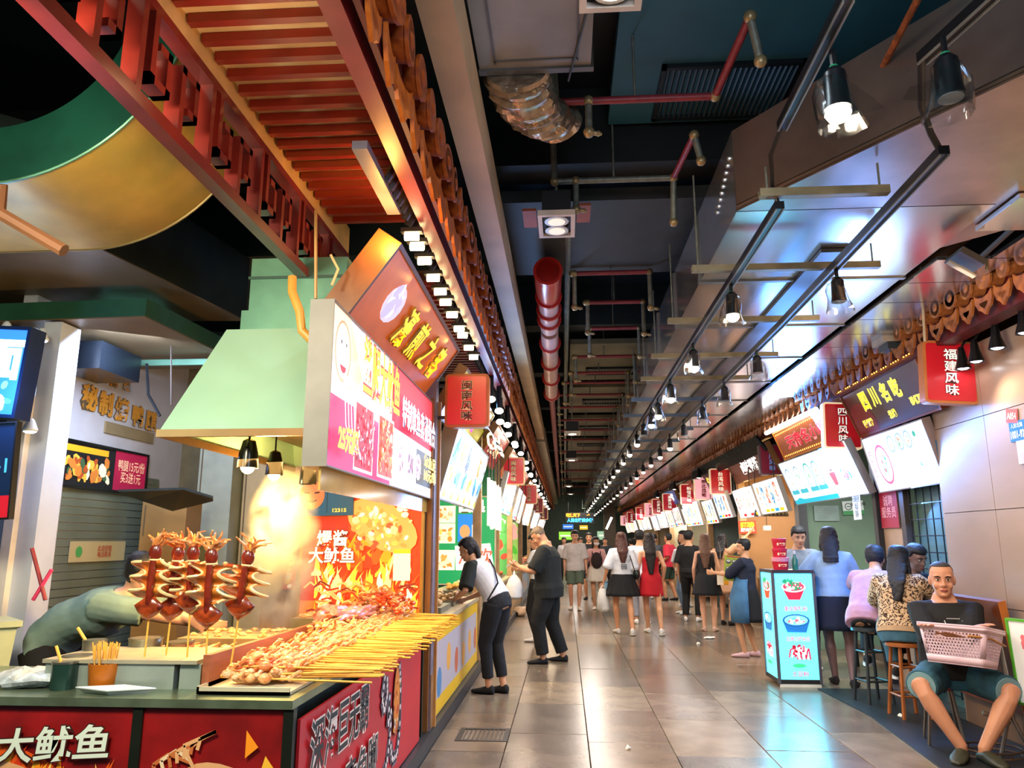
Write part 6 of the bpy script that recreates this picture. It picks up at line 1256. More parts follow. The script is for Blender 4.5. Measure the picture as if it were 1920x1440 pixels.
root, A, w_, h_ = board('hiring_poster', 'red and yellow hiring poster on the brown tiled wall', 'poster', P(1386, 1001, y=15.1), P(1419, 1000, y=15.1), P(1386, 977, y=15.1), .01, ink('#e8381a', .5)); A.text('招聘', w_ / 2, h_ * .68, .11, glow('#ffd81a', .9), root, w=w_ * .8, bold=.05); A.text('服务员', w_ / 2, h_ * .3, .07, ink('#fff0e0', .6), root, w=w_ * .8, bold=.04)
for i in range(8):
    t = thing('black_lamp', f'black bottle shaped hanging lamp, {["first","second","third","fourth","fifth","sixth","seventh","last"][i]} in the row over the brown tiled stall', 'lamp', P(1419 + i * 7.6, 955, y=13.6)); G().lathe([(.01, .14), (.014, .06), (.02, .02), (.05, -.06), (.055, -.12), (.05, -.12)], n=12).obj('shade', blk, t)
t = thing('shower_lamp', 'white pendant fitting with a thin rod over the brown tiled stall', 'lamp', P(1438, 990, y=14.2)); G().box((0, 0, 0), (.12, .1, .08)).obj('body', mat('#e8e8e8', .3), t, ang=0); G().cyl((0, 0, .04), (0, 0, .4), .006, 6).obj('rod', blk, t)
lamp('POINT', (3.9, 13.5, 2.2), 60, '#ffc880', .1)
# black spring-like ceiling fan row
t = thing('black_tiles', 'dark ridged tile strip hanging under the right eave in front of the far menus', 'tile strip', (3.02, 0, 3.0)); g = G()
for i in range(60): g.cyl((.1, 11.9 + i * .09, -.14), (-.06, 11.9 + i * .09, .08), .03, 6)
g.obj('ridges', mat('#16242a', .25, .3), t, kind='stuff')
for i, (y, lb) in enumerate(((17.0, 'black spot lamp cluster under the right eave, first'), (20.8, 'black spot lamp cluster under the right eave, second'), (24.6, 'black spot lamp cluster under the right eave, third'))):
    t = thing('spot_cluster', lb, 'lamp', (2.95, y, 2.95))
    for k in range(4): G().lathe([(.03, .1), (.05, 0), (.07, -.1), (.06, -.1)], (0, k * .2, 0), 10).obj('shade', blk, t)
    G().ell((0, 0, -.09), (.05, .05, .02), 10, 5).obj('bulb', glow('#fff4d8', 14), t); G().bbox((-.02, -.02, .08), (.14, .62, .12)).obj('mount', blk, t, ang=0)
# end of hall
root, A, w_, h_ = board('led_sign', 'hanging LED sign with orange and blue characters at the end of the aisle', 'sign', P(1061, 981, y=30), P(1114, 981, y=30), P(1061, 961, y=30), .1, ink('#0c1014')); G().cyl((.1, 0, h_), (.1, 0, 4.2 - root.location.z), .02, 5).obj('hanger_rod', blk, root); A.text('吃遍天下', w_ * .26, h_ * .75, .16, glow('#ff9a1a', 2), root, w=w_ * .5, bold=.05); A.text('→', w_ * .8, h_ * .75, .12, glow('#ff9a1a', 2), root); A.text('人民北路美食街', w_ * .5, h_ * .28, .16, glow('#38b8f0', 1.6), root, w=w_ * .92, bold=.05)
for a, b, c, lb, nm in (((1055, 992), (1075, 983), '#2a6ac8', 'blue lit sign far at the aisle end', 'far_sign'), ((1087, 993), (1102, 985), '#f0a81a', 'yellow lit sign far at the aisle end', 'far_sign'), ((1048, 1012), (1072, 997), '#8ac83a', 'green lit sign far at the aisle end', 'far_sign'), ((1120, 1012), (1150, 996), '#8aa88a', 'greenish lit shop sign at the aisle end', 'far_sign')):
    p0, p1 = P(*a, y=44.9), P(*b, y=44.9); root, A, w_, h_ = board(nm, lb, 'sign', p0, V((p1.x, 44.9, p0.z)), V((p0.x, 44.9, p1.z)), .05, glow(c, .9, True)); A.rect(w_ * .1, h_ * .4, w_ * .8, h_ * .2, ink('#f0f0e0', .6)); A.build('artwork', root)
p = P(1100, 900, y=40); tag(G().bbox((2.0, 40, 0), (2.6, 40.4, 3.3)).obj('pillar', mat('#5a5042', .5)), 'dark brown pillar at the end of the aisle', 'pillar')
tag(G().cyl(P(1137, 992, y=22), P(1147, 970, y=22), .03, 8).obj('tube', glow('#fff6e0', 8)), 'slanted lit tube near the end of the right eave', 'lamp')
lamp('AREA', (0.8, 41, 3.2), 90, '#e8ffe0', 1.0, (0.8, 42, 1), sy=.5)

# ================================================================= LIGHT BOX STAND AND FURNITURE ON THE RIGHT
t = thing('lightbox_stand', 'tall cyan light box stand with noodle bowl pictures and red tubs on top', 'light box', (2.2, 8.5, 0)); fr = mat('#6a6870', .35, .5)
G().bbox((.01, .01, .07), (.41, .49, 1.15)).obj('cabinet', mat('#9ae0ee', .4), t, ang=0); G().bbox((-.01, -.01, 1.15), (.43, .51, 1.18)).obj('lid', mat('#3a3438', .3), t, ang=0); G().bbox((-.005, -.005, .03), (.425, .505, .075)).obj('base', mat('#2a2420', .4), t, ang=0); G().bbox((0, -.012, .0), (.42, .0, .03)).obj('base_strip', mat('#e8e0c8', .3), t, ang=0)  # pale strip along the front foot, plain colour without emission
for x, y in ((0, 0), (.42, 0), (0, .5), (.42, .5)): G().bbox((x - .014, y - .014, .03), (x + .014, y + .014, 1.15)).obj('corner_post', fr, t, ang=0)
cy = glow('#5ed8f0', 1.5, True)
G().bbox((.014, -.002, .075), (.406, .004, 1.14)).obj('lit_panel', cy, t, ang=0); G().bbox((-.002, .014, .075), (.004, .486, 1.14)).obj('lit_panel', cy, t, ang=0)
def noodle(A, W, red_, first):
    sc = W / .4
    A.poly([(.08 * sc, .92), (.32 * sc, .92), (.26 * sc, .80), (.14 * sc, .80)], red_); A.ell(.2 * sc, .93, .13 * sc, .055, ink('#e8f4f8', 1)); A.ell(.2 * sc, .935, .115 * sc, .046, ink('#c83850', .6)); A.food(.1 * sc, .89, .2 * sc, .1, [glow(h, .9) for h in ('#e8f4f0', '#c84050', '#2a8a58', '#f0c8b8', '#1a6a6a')], 34, .14, 'o'); A.food(.08 * sc, .96, .14 * sc, .06, [glow('#1a8a5a', .8), glow('#2aa868', .8)], 14, .2)
    A.poly([(.06 * sc, .58), (.1 * sc, .47), (.3 * sc, .47), (.34 * sc, .58)], glow('#1a68a8', .8)); A.ell(.2 * sc, .59, .145 * sc, .065, glow('#1a5a98', .8)); A.ell(.2 * sc, .592, .125 * sc, .05, glow('#70d0d8', 1.3)); A.food(.1 * sc, .55, .2 * sc, .08, [glow(h, 1) for h in ('#a8e8e8', '#58c8c0', '#e8f0f0', '#c85868')], 24, .14, 'o')
    for i in range(7): A.line([((.1 + .03 * i) * sc, .22), ((.12 + .03 * i) * sc, .3), ((.16 + .025 * i) * sc, .31), ((.19 + .022 * i) * sc, .2)], .014, [glow('#c81838', .8), glow('#e8e0e8', 1.1)][i % 2])
    A.food(.12 * sc, .24, .18 * sc, .12, [glow(h, .8) for h in ('#c81838', '#e86878', '#f4e8ec', '#a81028')], 22, .16, 'o'); A.ell(.2 * sc, .14, .07 * sc, .02, glow('#38c878', .9))
A = Art((.014, -.003, .075), (1, 0, 0), (0, 0, 1)); noodle(A, .39, glow('#d81e38', .9), 1); A.build('artwork', t)
for s_, z in (('重庆酸辣粉', .71), ('云南过桥米线', .405), ('土豆粉', .06)): A.text(s_, .2, z, .05, glow('#d8305a', .9), t, w=.24 if len(s_) > 3 else .17, bold=.01)
A = Art((-.003, .486, .075), (0, -1, 0), (0, 0, 1)); noodle(A, .46, glow('#e84a28', .9), 0); A.build('artwork', t)
lamp('AREA', (2.4, 8.42, .7), 14, '#58d8ff', .35, (2.3, 7, 0), sy=.9); lamp('AREA', (2.14, 8.75, .7), 6, '#58d8ff', .4, (0, 8.6, .2), sy=.9)
for i, (z, r) in enumerate(((1.18, .088), (1.30, .078), (1.405, .075))):
    t = thing('paper_tub', ['large red food tub at the bottom of the stack on the light box stand', 'red food tub in the middle of the stack', 'red food tub on top of the stack'][i], 'tub', (2.34, 8.68, z)); G().lathe([(r * .85, 0), (r * .86, .004), (r, .09), (r * .95, .09)], n=24).obj('tub', mat('#c41a34', .35, var=.06), t); G().lathe([(r * 1.03, .085), (r * 1.04, .105 if i else .125), (r * .9, .108 if i else .13)], n=24).obj('lid', mat('#d88a9a' if i == 0 else '#c83048', .3), t)
    A = Art((-.06, -r - .004, .02), (1, 0, 0), (0, 0, 1), 0); A.text('酸辣粉', .06, .025, .03, ink('#f8d8a0', .3), t, bold=.03)
t = thing('bottle', 'clear green tinted bottle beside the red tubs', 'bottle', (2.49, 8.66, 1.18)); G().lathe([(.03, 0), (.032, .01), (.032, .1), (.014, .14), (.013, .17)], n=16).obj('glass', mat('#3a9a88', .1, trans=.5), t); G().lathe([(.015, .165), (.015, .2)], n=12).obj('cap', mat('#d8dce0', .3), t)
# bar table with drinks
t = thing('bar_table', 'dark bar table inside the noodle shop opening', 'table', (3.80, 9.45, 0)); G().bbox((-.35, -.5, .84), (.9, .5, .88)).obj('tabletop', mat('#1c2228', .3), t, ang=0)
for x in (-.3, .8):
    for y in (-.45, .45): G().cyl((x, y, 0), (x, y, .84), .02, 8).obj('leg', blk, t)
t = thing('drink_jug', 'red drink container on the bar table', 'jug', (3.68, 9.2, .88)); G().lathe([(.08, 0), (.085, .01), (.09, .2), (.086, .2)], n=20).obj('jug', mat('#c83038', .2, var=.1), t); G().lathe([(.092, .2), (.092, .235), (.05, .24)], n=20).obj('lid', mat('#c8d8d8', .3), t)
for i in range(4): t = thing('plastic_cup', ['clear plastic cup right beside the red jug', 'second clear plastic cup from the red jug', 'third clear plastic cup from the red jug', 'clear plastic cup farthest from the red jug'][i], 'cup', (3.88 + .09 * i, 9.2 + .07 * (i % 2), .88), 0, 'plastic cups on the bar table'); G().lathe([(.03, 0), (.042, .16), (.04, .16), (.028, .01)], n=14).obj('cup', mat('#b8d0d0', .1, trans=.4, var=0), t)
# stools
def stool(label, x, y, h_, c, rz=0, r=.15):
    t = thing('wooden_stool', label, 'stool', (x, y, 0), rz); m = mat(c, .4, var=.25, sc=6); G().lathe([(r * .9, h_ - .035), (r, h_ - .03), (r, h_ - .005), (r * .95, h_)], n=24).obj('seat', m, t)
    for a in range(4):
        q = a * math.pi / 2 + .785; c_, s_ = math.cos(q), math.sin(q); G().tube([(c_ * r * .7, s_ * r * .7, h_ - .03), (c_ * r * 1.15, s_ * r * 1.15, .0)], .017, 6).obj('leg', m, t)
        q2 = q + math.pi / 2
        for z in (.2, .45): k = .7 + .45 * (1 - z / h_); G().cyl((c_ * r * k, s_ * r * k, z * h_ / .66), (math.cos(q2) * r * k, math.sin(q2) * r * k, z * h_ / .66), .01, 6).obj('rung', m, t)
stool('dark grey wooden bar stool under the person in pink', 2.86, 7.75, .68, '#2b3438', .2)
stool('brown wooden bar stool under the woman in leopard print', 2.93, 7.15, .62, '#9a5a2c', .1)
t = thing('metal_stool', 'small metal legged stool with a red seat under the seated man', 'stool', (2.80, 6.28, 0)); G().lathe([(.14, .40), (.155, .41), (.155, .435), (.14, .44)], n=24).obj('seat', mat('#a8282c', .4), t)
for a in range(4): q = a * math.pi / 2 + .5; G().tube([(math.cos(q) * .1, math.sin(q) * .1, .41), (math.cos(q) * .17, math.sin(q) * .17, 0)], .011, 6).obj('leg', mat('#8a8680', .3, .8), t)
t = thing('wire_ring', 'rusty round wire rack lying on the floor behind the seated man', 'rack', (2.98, 5.98, 0)); G().tube([(.2 * math.cos(a * .3), .16 * math.sin(a * .3), .012) for a in range(22)], .009, 6).obj('ring', mat('#5a4434', .5, .5), t); G().tube([(.2 * math.cos(a * .3), .16 * math.sin(a * .3), .05) for a in range(22)], .007, 6).obj('ring', mat('#5a4434', .5, .5), t)
for a in range(6): G().cyl((.2 * math.cos(a), .16 * math.sin(a), .01), (.2 * math.cos(a), .16 * math.sin(a), .05), .005, 5).obj('wire', mat('#5a4434', .5, .5), t)
# folded table leaning on wall
t = thing('folded_table', 'folded table with a worn wooden top leaning on the tiled wall', 'table', (0, 0, 0)); wd = mat('#7a3c1c', .4, var=.35, sc=3, stretch=(3, .7, 3), hex2='#4a2412')
a = [V((3.19, 6.06, 1.04)), V((3.19, 6.98, 1.04)), V((3.275, 6.98, .25)), V((3.275, 6.06, .25))]; n_ = V((.05, 0, .012)); G().hexa([a[3], a[2], a[1], a[0], a[3] + n_, a[2] + n_, a[1] + n_, a[0] + n_]).obj('tabletop', wd, t, ang=0)
n2 = V((.052, -.012, .012)); G().hexa([a[3] - V((.004, .012, 0)), a[0] - V((.004, .012, 0)), a[0] + n2, a[3] + n2, a[3], a[0], a[0] + n_, a[3] + n_]).obj('edge_strip', mat('#b86a2c', .4, var=.2), t, ang=0)
mt = mat('#9a968e', .25, .85, var=.2)
for pts in (((1840, 1178), (1868, 1215), (1886, 1330), (1868, 1422)), ((1862, 1185), (1878, 1260), (1892, 1350), (1917, 1395)), ((1835, 1336), (1885, 1356))): G().tube([P(u + 8, v, y=5.85 if len(pts) > 2 else 5.87) for u, v in pts], .014, 8).obj('leg', mt, t)
root, A, w_, h_ = board('green_frame_poster', 'green framed picture board with red meat at the right edge by the wall', 'poster', V((3.16, 5.86, .38)), V((3.31, 5.5, .38)), V((3.13, 5.86, .93)), .02, ink('#e8e4dc', .2), mat('#5ab02c', .4), .015); A.food(.05, .05, w_ - .1, h_ - .1, [ink(h, .1) for h in ('#c82838', '#e87880', '#a81828')], 24, .2); A.build('artwork', root)
# rubber mat and floor litter
t = thing('floor_mat', 'dark drainage grating strip under the stools along the right wall', 'mat', (0, 0, 0)); g = G(); g.prism([(2.45, 5.5), (3.33, 5.5), (3.33, 8.4), (2.55, 8.4), (2.6, 7.2)], .001, .012); g.obj('sheet', mat('#1a1d20', .45, var=.3), t, ang=0)
for i, (u, v, lb, s_) in enumerate(((1330, 1197, 'white paper napkin lying on the floor left of the heels', .09), (1310, 1208, 'crumpled white tissue on the floor in mid aisle', .035), (942, 1186, 'small white scrap by the left kerb', .03), (1690, 1345, 'small white tissue on the dark mat by the stools', .03), (1178, 1405, 'bit of pale paper on the near paving', .015))):
    p = P(u, v, z=0); g = G(); g.ell((0, 0, .012), (s_, s_ * .8, .012 if s_ > .05 else .02), 12, 6); g.v = [tuple(V(q) + V((1, 1, .6)) * .02 * noise.noise(V(q) * 30)) for q in g.v]; o = g.obj('tissue', mat('#e8e6e0', .7), None, ang=15); o.location = p; tag(o, lb, 'litter')
t = thing('litter_bag', 'beige plastic bag slumped on the floor by the left kerb', 'bag', P(975, 1155, z=0)); g = G(); g.ell((0, 0, .09), (.16, .2, .1), 16, 10); g.v = [tuple(V(q) + V((1, 1, .6)) * .05 * noise.noise(V(q) * 9)) for q in g.v]; g.obj('bag', mat('#c8a888', .5, var=.2), t)
# ================================================================= PEOPLE
def gp(u, v): p = P(u, v, z=0); return p.x, p.y
K_, Wh = cloth('#0d0e11'), cloth('#d9dbe2')
def tote(label, name, x, y, z, w_, d_, h_, m, rz=0, strap=None, cat='bag', handles=True):
    t = thing(name, label, cat, (x, y, z), rz); g = G()
    g.rings([(V((0, 0, -h_)), V((w_ * .32, 0, 0)), V((0, d_ * .3, 0))), (V((0, 0, -h_ * .92)), V((w_ * .5, 0, 0)), V((0, d_ * .5, 0))), (V((0, 0, -h_ * .55)), V((w_ * .52, 0, 0)), V((0, d_ * .55, 0))), (V((0, 0, -h_ * .3)), V((w_ * .42, 0, 0)), V((0, d_ * .36, 0))), (V((0, 0, -h_ * .14)), V((w_ * .3, 0, 0)), V((0, d_ * .15, 0)))], 16)
    g.v = [tuple(V(q) + V((1, 1, .3)) * .012 * noise.noise(V(q) * 18 + V((x, y, 0)))) for q in g.v]; g.obj('bag', m, t)
    if handles: 
        for s_ in (-1, 1): G().tube([(s_ * w_ * .22, 0, -h_ * .2), (s_ * w_ * .1, 0, -h_ * .05), (0, 0, .0)], [.012, .01, .008], 6).obj('handle', m, t)
    return t
bagw = mat('#dcdcda', .35, var=.08, sc=12)

# cook bending over the grill
person('cook in a grey green tee and black apron bending over the grill behind the counter', -2.95, 4.38, -90, 1.70, lean=58, head=(0, 18, 0), vox=.009, fat=1.12, face=1,
       hl=(.12, .98, 1.02), hr=(-.05, .95, 1.0), top=dict(m=cloth('#6f8a83'), sleeve=.42, hem=-.05), bottom=('pants', K_, 1.9), hair=('short', '#14110e'), shoes='#111114', fl=(-.12, -.05, 0), fr=(.12, .1, 0))
# woman leaning over the pastry counter
x, y = gp(912, 1300)
_, jt, fr = person('woman in a white tee and black trousers bending over the second stall counter', x + .02, y, 66, 1.66, fem=1, lean=36, side=0, vox=.008, py=-.10, pz=.89, head=(10, 22, 0), face=1,
       hl=(-.2, .30, .90), hr=(.12, .36, .88), fl=(-.03, -.02, 0), fr=(.09, -.12, 0), top=dict(m=Wh, sleeve=.46, hem=.02, sm=cloth('#101815'), loose=.03), bottom=('pants', cloth('#101319'), 1.82, 1.1), hair=('pony', '#121014'), shoes='#111114', footrot=(4, -6))
T, R, F = fr['T'], fr['R'], fr['F']; g = G(); g.tube([T(.44) + R * .09 - F * .12, T(.3) - F * .147 + R * .02, T(.12) - F * .14 - R * .1, T(.02) - R * .19], .009, 6); g.tube([T(.46) + R * .09, T(.44) + R * .1 + F * .08], .009, 6); g.obj('bag_strap', cloth('#0b0b0d'), _)
# man in black with phone
x, y = gp(1018, 1243)
_, jt, fr = person('balding man in a black shirt and trousers looking down at his phone', x + .08, y, 84, 1.74, fat=1.3, lean=4, vox=.008, head=(0, 34, 0), sk='#c78f6c', hl=(-.10, .36, 1.16), hr=(.08, .36, 1.16), eh=((-.7, -.5, -.8), (.7, -.5, -.8)), hn=((.6, 0, .8), (-.6, 0, .8)),
       fl=(-.12, .06, 0), fr=(.13, -.16, 0), top=dict(m=cloth('#0f1414'), sleeve=.46, hem=-.14, loose=.035), bottom=('pants', cloth('#0b0c0f'), 1.92, 1.7), hair=('buzz', '#6b5a48', 0, .04), shoes='#0e0e11', footrot=(8, -10))
H = jt['R'][2]; t = thing('phone', 'small phone held by the man in black', 'phone', (0, 0, 0)); t.parent = None; a = R_(84); M = Matrix.Rotation(a, 3, 'Z'); p = M @ (H + V((-.08, .12, .04))) + V((x + .08, y, 0)); t.location = p; t.rotation_euler = (-.6, 0, a); G().box((0, 0, 0), (.075, .15, .009)).obj('case', mat('#c8ccd0', .2), t, ang=0); G().box((0, 0, .006), (.066, .135, .003)).obj('screen', ink('#5a7a9a', .4), t, ang=0)
p = M @ (jt['L'][2] + V((-.02, .06, -.05))) + V((x + .08, y, 0)); tote('white plastic carrier bag hanging from the hand of the man in black', 'plastic_bag', p.x, p.y, p.z, .24, .2, .34, bagw, a)
person('person in a white top half hidden behind the man in black', -.42, 12.0, 70, 1.66, fem=1, vox=.012, head=(0, 25, 0), hl=(-.1, .3, 1.05), hr=(.1, .3, 1.05), top=dict(m=Wh, sleeve=.3), bottom=('pants', K_, 1.9), hair=('short', '#14110f'))
# walking couple
x, y = gp(1080, 1143)
person('young man in a pale tee and grey green shorts walking towards the camera holding hands', x, y, 178, 1.76, vox=.011, head=(0, 6, 0), top=dict(m=cloth('#cfc8c6'), sleeve=.48, hem=-.1, loose=.035), bottom=('shorts', cloth('#5d6d5d'), .88, 1.6), hair=('short', '#0e1014', 0, .035), shoes='#cfc4b8', fl=(-.07, .12, 0), fr=(.1, -.05, 0), hl=(-.25, .08, .86), sk='#d8a080')
x2, y2 = x + .49, y + .02
_, jt, fr = person('girl in a pink blouse and white skirt wearing a face mask, walking hand in hand', x2 - .02, y2, 182, 1.62, fem=1, vox=.011, head=(6, 0, 0), top=dict(m=cloth('#e0a8a4'), sleeve=.55, hem=.0), bottom=('skirt', cloth('#d9cfc2'), .27, .09, .03), hair=('bob', '#181418', .26, .04), shoes='#d8ccc0', fl=(-.06, .1, 0), fr=(.05, -.08, 0), hr=(.23, .08, .86))
hp = lambda f, a, b, c: f['hc'] + f['H'] @ V((a, b, c)) * f['hs']
G().rings([(hp(fr, 0, .075, -.02 - .018 * k), fr['H'] @ V((.062, 0, 0)) * (1, 1.05, .95, .6)[k], fr['H'] @ V((0, .036, 0)) * (1, 1.1, 1, .7)[k]) for k in range(4)], 16).obj('face_mask', mat('#e8e4e6', .6), _)
T, R, F = fr['T'], fr['R'], fr['F']; g = G(); g.ell(T(.22) + F * .16, (.13, .08, .18), 16, 10); g.obj('backpack', cloth('#2a1c1c'), _)
for e in (-1, 1): G().tube([T(.36) + R * e * .09 + F * .13, T(.47) + R * e * .09 + F * .03, T(.40) + R * e * .1 - F * .1], .012, 6).obj('backpack_strap', cloth('#2a1c1c'), _)
person('young man in a black tee walking behind the couple', .62, 20.4, 175, 1.74, vox=.013, top=dict(m=K_, sleeve=.48), bottom=('shorts', K_, .9), hair=('short', '#100e0e'), shoes='#111114', fl=(-.08, .1, 0), fr=(.1, -.08, 0))
person('distant person with dark hair left of the young man in the pale tee', -.05, 27.5, 180, 1.66, fem=1, vox=.02, top=dict(m=Wh, sleeve=.5), bottom=('pants', K_, 1.9))
person('distant person in green seen between the couple', .52, 26.5, 180, 1.64, vox=.02, top=dict(m=cloth('#4a5a48'), sleeve=.5), bottom=('shorts', K_, .9))
person('distant walker in dark clothes by the aisle end', 1.35, 26.5, 170, 1.64, vox=.02, top=dict(m=cloth('#2a3438'), sleeve=.5), bottom=('pants', K_, 1.9))
person('distant person in a dark top at the far right of the aisle', 1.9, 22.5, 10, 1.6, vox=.02, top=dict(m=cloth('#3a2c2c'), sleeve=.5), bottom=('pants', K_, 1.9))
# two women from behind
x, y = gp(1172, 1188)
_, jt, fr = person('woman in a white number tee and black pleated skirt walking away with long brown hair', x - .02, y, 4, 1.67, fem=1, vox=.009, face=0, top=dict(m=cloth('#dfe2ea'), sleeve=.52, hem=.06, loose=.045), bottom=('skirt', cloth('#0c0d10'), .30, .13, .05), hair=('long', '#4a2418', .42), shoes='#e6e4e0', fl=(-.09, .05, 0), fr=(.10, -.30, .03), hl=(-.3, .02, .84), sk='#d89a70')
T, R, F = fr['T'], fr['R'], fr['F']; A = Art(T(.16) - F * .175 - R * .06, R, fr['U'], .0); A.text('88', .07, .03, .085, ink('#20243a'), _, w=.1, bold=.0)
G().tube([T(.46) + R * .1 - F * .06, T(.3) + R * .14 - F * .14, T(.1) + R * .2 - F * .1], .008, 6).obj('bag_strap', cloth('#1a1210'), _); g = G(); g.ell(T(.06) + R * .23 - F * .05, (.06, .1, .085), 14, 8); g.obj('shoulder_bag', mat('#15201c', .3), _)
a = R_(4); M = Matrix.Rotation(a, 3, 'Z'); p = M @ (jt['L'][2] + V((-.02, .0, -.07))) + V((x - .02, y, 0)); tote('white plastic bag carried by the woman in the number tee', 'plastic_bag', p.x, p.y, p.z, .2, .16, .42, bagw, 0)
t = thing('drink_cup', 'small blue topped cup in the hand of the woman in the number tee', 'cup', p + V((.05, .0, .0))); G().lathe([(.03, -.06), (.036, .03), (.03, .035)], n=14).obj('cup', mat('#8ab0c8', .3), t); G().ell((0, 0, .04), (.035, .035, .02), 10, 5).obj('lid', mat('#4a7a9a', .3), t)
x, y = gp(1224, 1188)
person('woman in a red slip dress walking away with very long dark hair', x, y, -2, 1.66, fem=1, vox=.009, face=0, top=dict(m=cloth('#c01424'), sleeve=0, hem=-.05, neck=.36, loose=.012, straps=1, name='dress'), bottom=('skirt', cloth('#c01424'), .30, .035, .015), hair=('long', '#1c0e0c', .60), shoes='#ecebe8', fl=(-.06, .12, 0), fr=(.12, -.28, .03), hr=(.2, -.02, .86))
g = G(); 
_, jt, fr = person('person in a white shirt walking ahead between the two women', 1.38, 14.6, -5, 1.72, vox=.012, face=0, top=dict(m=Wh, sleeve=.5), bottom=('pants', cloth('#8a8a92'), 1.9), hair=('short', '#0e0e10'))
# group by the right stalls
x, y = gp(1258, 1126)
_, jt, fr = person('smiling man in a red tee and dark green shorts standing side on', x, y, 60, 1.72, vox=.011, fat=1.1, head=(-10, 0, 0), sk='#c98a64', top=dict(m=cloth('#c8243a'), sleeve=.48, hem=-.08, loose=.02), bottom=('shorts', cloth('#23372d'), .85, 1.6), hair=('short', '#14110f', 0, .06), shoes='#111114', fl=(-.12, .08, 0), fr=(.1, -.1, 0), hl=(-.2, .14, .96), hr=(.3, .1, 1.0))
A = Art(fr['T'](.42) + fr['R'] * -.15 - fr['F'] * .14, -fr['U'], fr['R'], 0)
person('man with a dark cap standing behind the smiling man', 2.35, 20.8, 150, 1.7, vox=.014, top=dict(m=cloth('#4a5058'), sleeve=.5), bottom=('pants', K_, 1.9), hair=('cap', '#101014'))
person('man in a black cap and white tee beyond the red tee man', 2.72, 18.4, -40, 1.6, vox=.013, top=dict(m=Wh, sleeve=.5), bottom=('shorts', cloth('#b07048'), .9), hair=('cap', '#101014'))
person('dark haired man facing left behind the black tee man', 2.5, 16.6, 100, 1.74, vox=.012, top=dict(m=cloth('#26262c'), sleeve=.5), bottom=('pants', cloth('#6a8098'), 1.9), hair=('short', '#121216'), shoes='#e8e6e2')
x, y = gp(1298, 1165)
_, jt, fr = person('young man in a black tee and black trousers holding a white bag, seen from behind', x, y, -24, 1.72, vox=.010, face=1, head=(-25, 0, 0), top=dict(m=K_, sleeve=.5, hem=-.03), bottom=('pants', cloth('#0b0c0f'), 1.93, 1.3), hair=('short', '#0f0f12'), fl=(-.12, 0, 0), fr=(.12, 0, 0), hr=(.22, .05, .84))
a = R_(-24); M = Matrix.Rotation(a, 3, 'Z'); p = M @ (jt['R'][2] + V((.01, .02, -.07))) + V((x, y, 0)); tote('white carrier bag held by the young man in black', 'plastic_bag', p.x, p.y, p.z, .2, .14, .32, bagw, a)
x, y = gp(1330, 1184)
_, jt, fr = person('woman in a short black sleeveless dress with long light brown hair and a yellow bag', x, y, -12, 1.65, fem=1, vox=.009, face=0, top=dict(m=cloth('#12151c'), sleeve=0, hem=-.05, neck=.43, loose=.02, straps=1, name='dress'), bottom=('skirt', cloth('#12151c'), .30, .09, .02), hair=('long', '#6a4a38', .50), shoes='#c8a898', fl=(-.07, 0, 0), fr=(.09, -.02, 0), sk='#dda888')
a = R_(-12); M = Matrix.Rotation(a, 3, 'Z'); p = M @ (fr['T'](-.02) + fr['R'] * .27 - fr['F'] * .04) + V((x, y, 0)); t = thing('handbag', 'small yellow and white handbag on a thin strap at the hip of the black dress', 'handbag', p, a + 1.2); G().box((0, 0, 0), (.24, .09, .18), Matrix.Rotation(.1, 3, 'Y')).obj('body', mat('#d89a1c', .4, var=.1), t, ang=0); G().box((-.12, 0, 0), (.05, .095, .18)).obj('side_panel', mat('#e8dcc8', .4), t, ang=0); G().tube([(-.1, 0, .08), (-.05, 0, .5), (.0, .05, .62)], .005, 5).obj('strap', mat('#9a9088', .4), t)
x, y = gp(1362, 1172)
person('woman in a beige dress raising her arm beside the black dress woman', x, y, -35, 1.66, fem=1, vox=.010, face=1, top=dict(m=cloth('#c89874'), sleeve=.3, hem=-.05, name='dress'), bottom=('skirt', cloth('#c89874'), .34, .08, .02), hair=('long', '#120e12', .38), shoes='#1a1614', hr=(.42, .25, 1.62), fl=(-.08, .05, 0), fr=(.1, -.03, 0))
# server in apron holding menu board
x, y = gp(1408, 1232)
_, jt, fr = person('short haired server in a dark blue top and denim apron holding a green menu', x, y, 62, 1.55, fem=1, vox=.008, face=1, head=(15, 0, 0), fat=1.08, top=dict(m=cloth('#1a2138'), sleeve=.55, hem=-.05, loose=.025), bottom=('skirt', cloth('#12141c'), .42, .08, .03), hair=('short', '#0d0e16'), shoes='#d8b0b8', hl=(-.05, .40, 1.06), hr=(.16, .16, .80), fl=(-.08, .05, 0), fr=(.09, -.05, 0))
T, R, F = fr['T'], fr['R'], fr['F']
g = G(); vs = []; n = 13; zs = (.26, .1, -.05, -.22, -.38)
for d in zs:
    for i in range(n):
        th = math.pi * (-.12 + 1.24 * i / (n - 1)); w2 = (.10 if d > .2 else .205 + (.06 if d < 0 else 0)); c = T(d) if d > 0 else fr['pel'] + V((0, 0, d)); vs.append(c + R * w2 * math.cos(th) * (1 if d < .2 else .9) + F * (w2 * .82 + (.06 if d > .2 else 0)) * math.sin(th))
o = g.add(vs, [(k * n + i, k * n + i + 1, (k + 1) * n + i + 1, (k + 1) * n + i) for k in range(len(zs) - 1) for i in range(n - 1)]).obj('apron', cloth('#3f6e9a', var=.2), _); o.modifiers.new('t', 'SOLIDIFY').thickness = .006
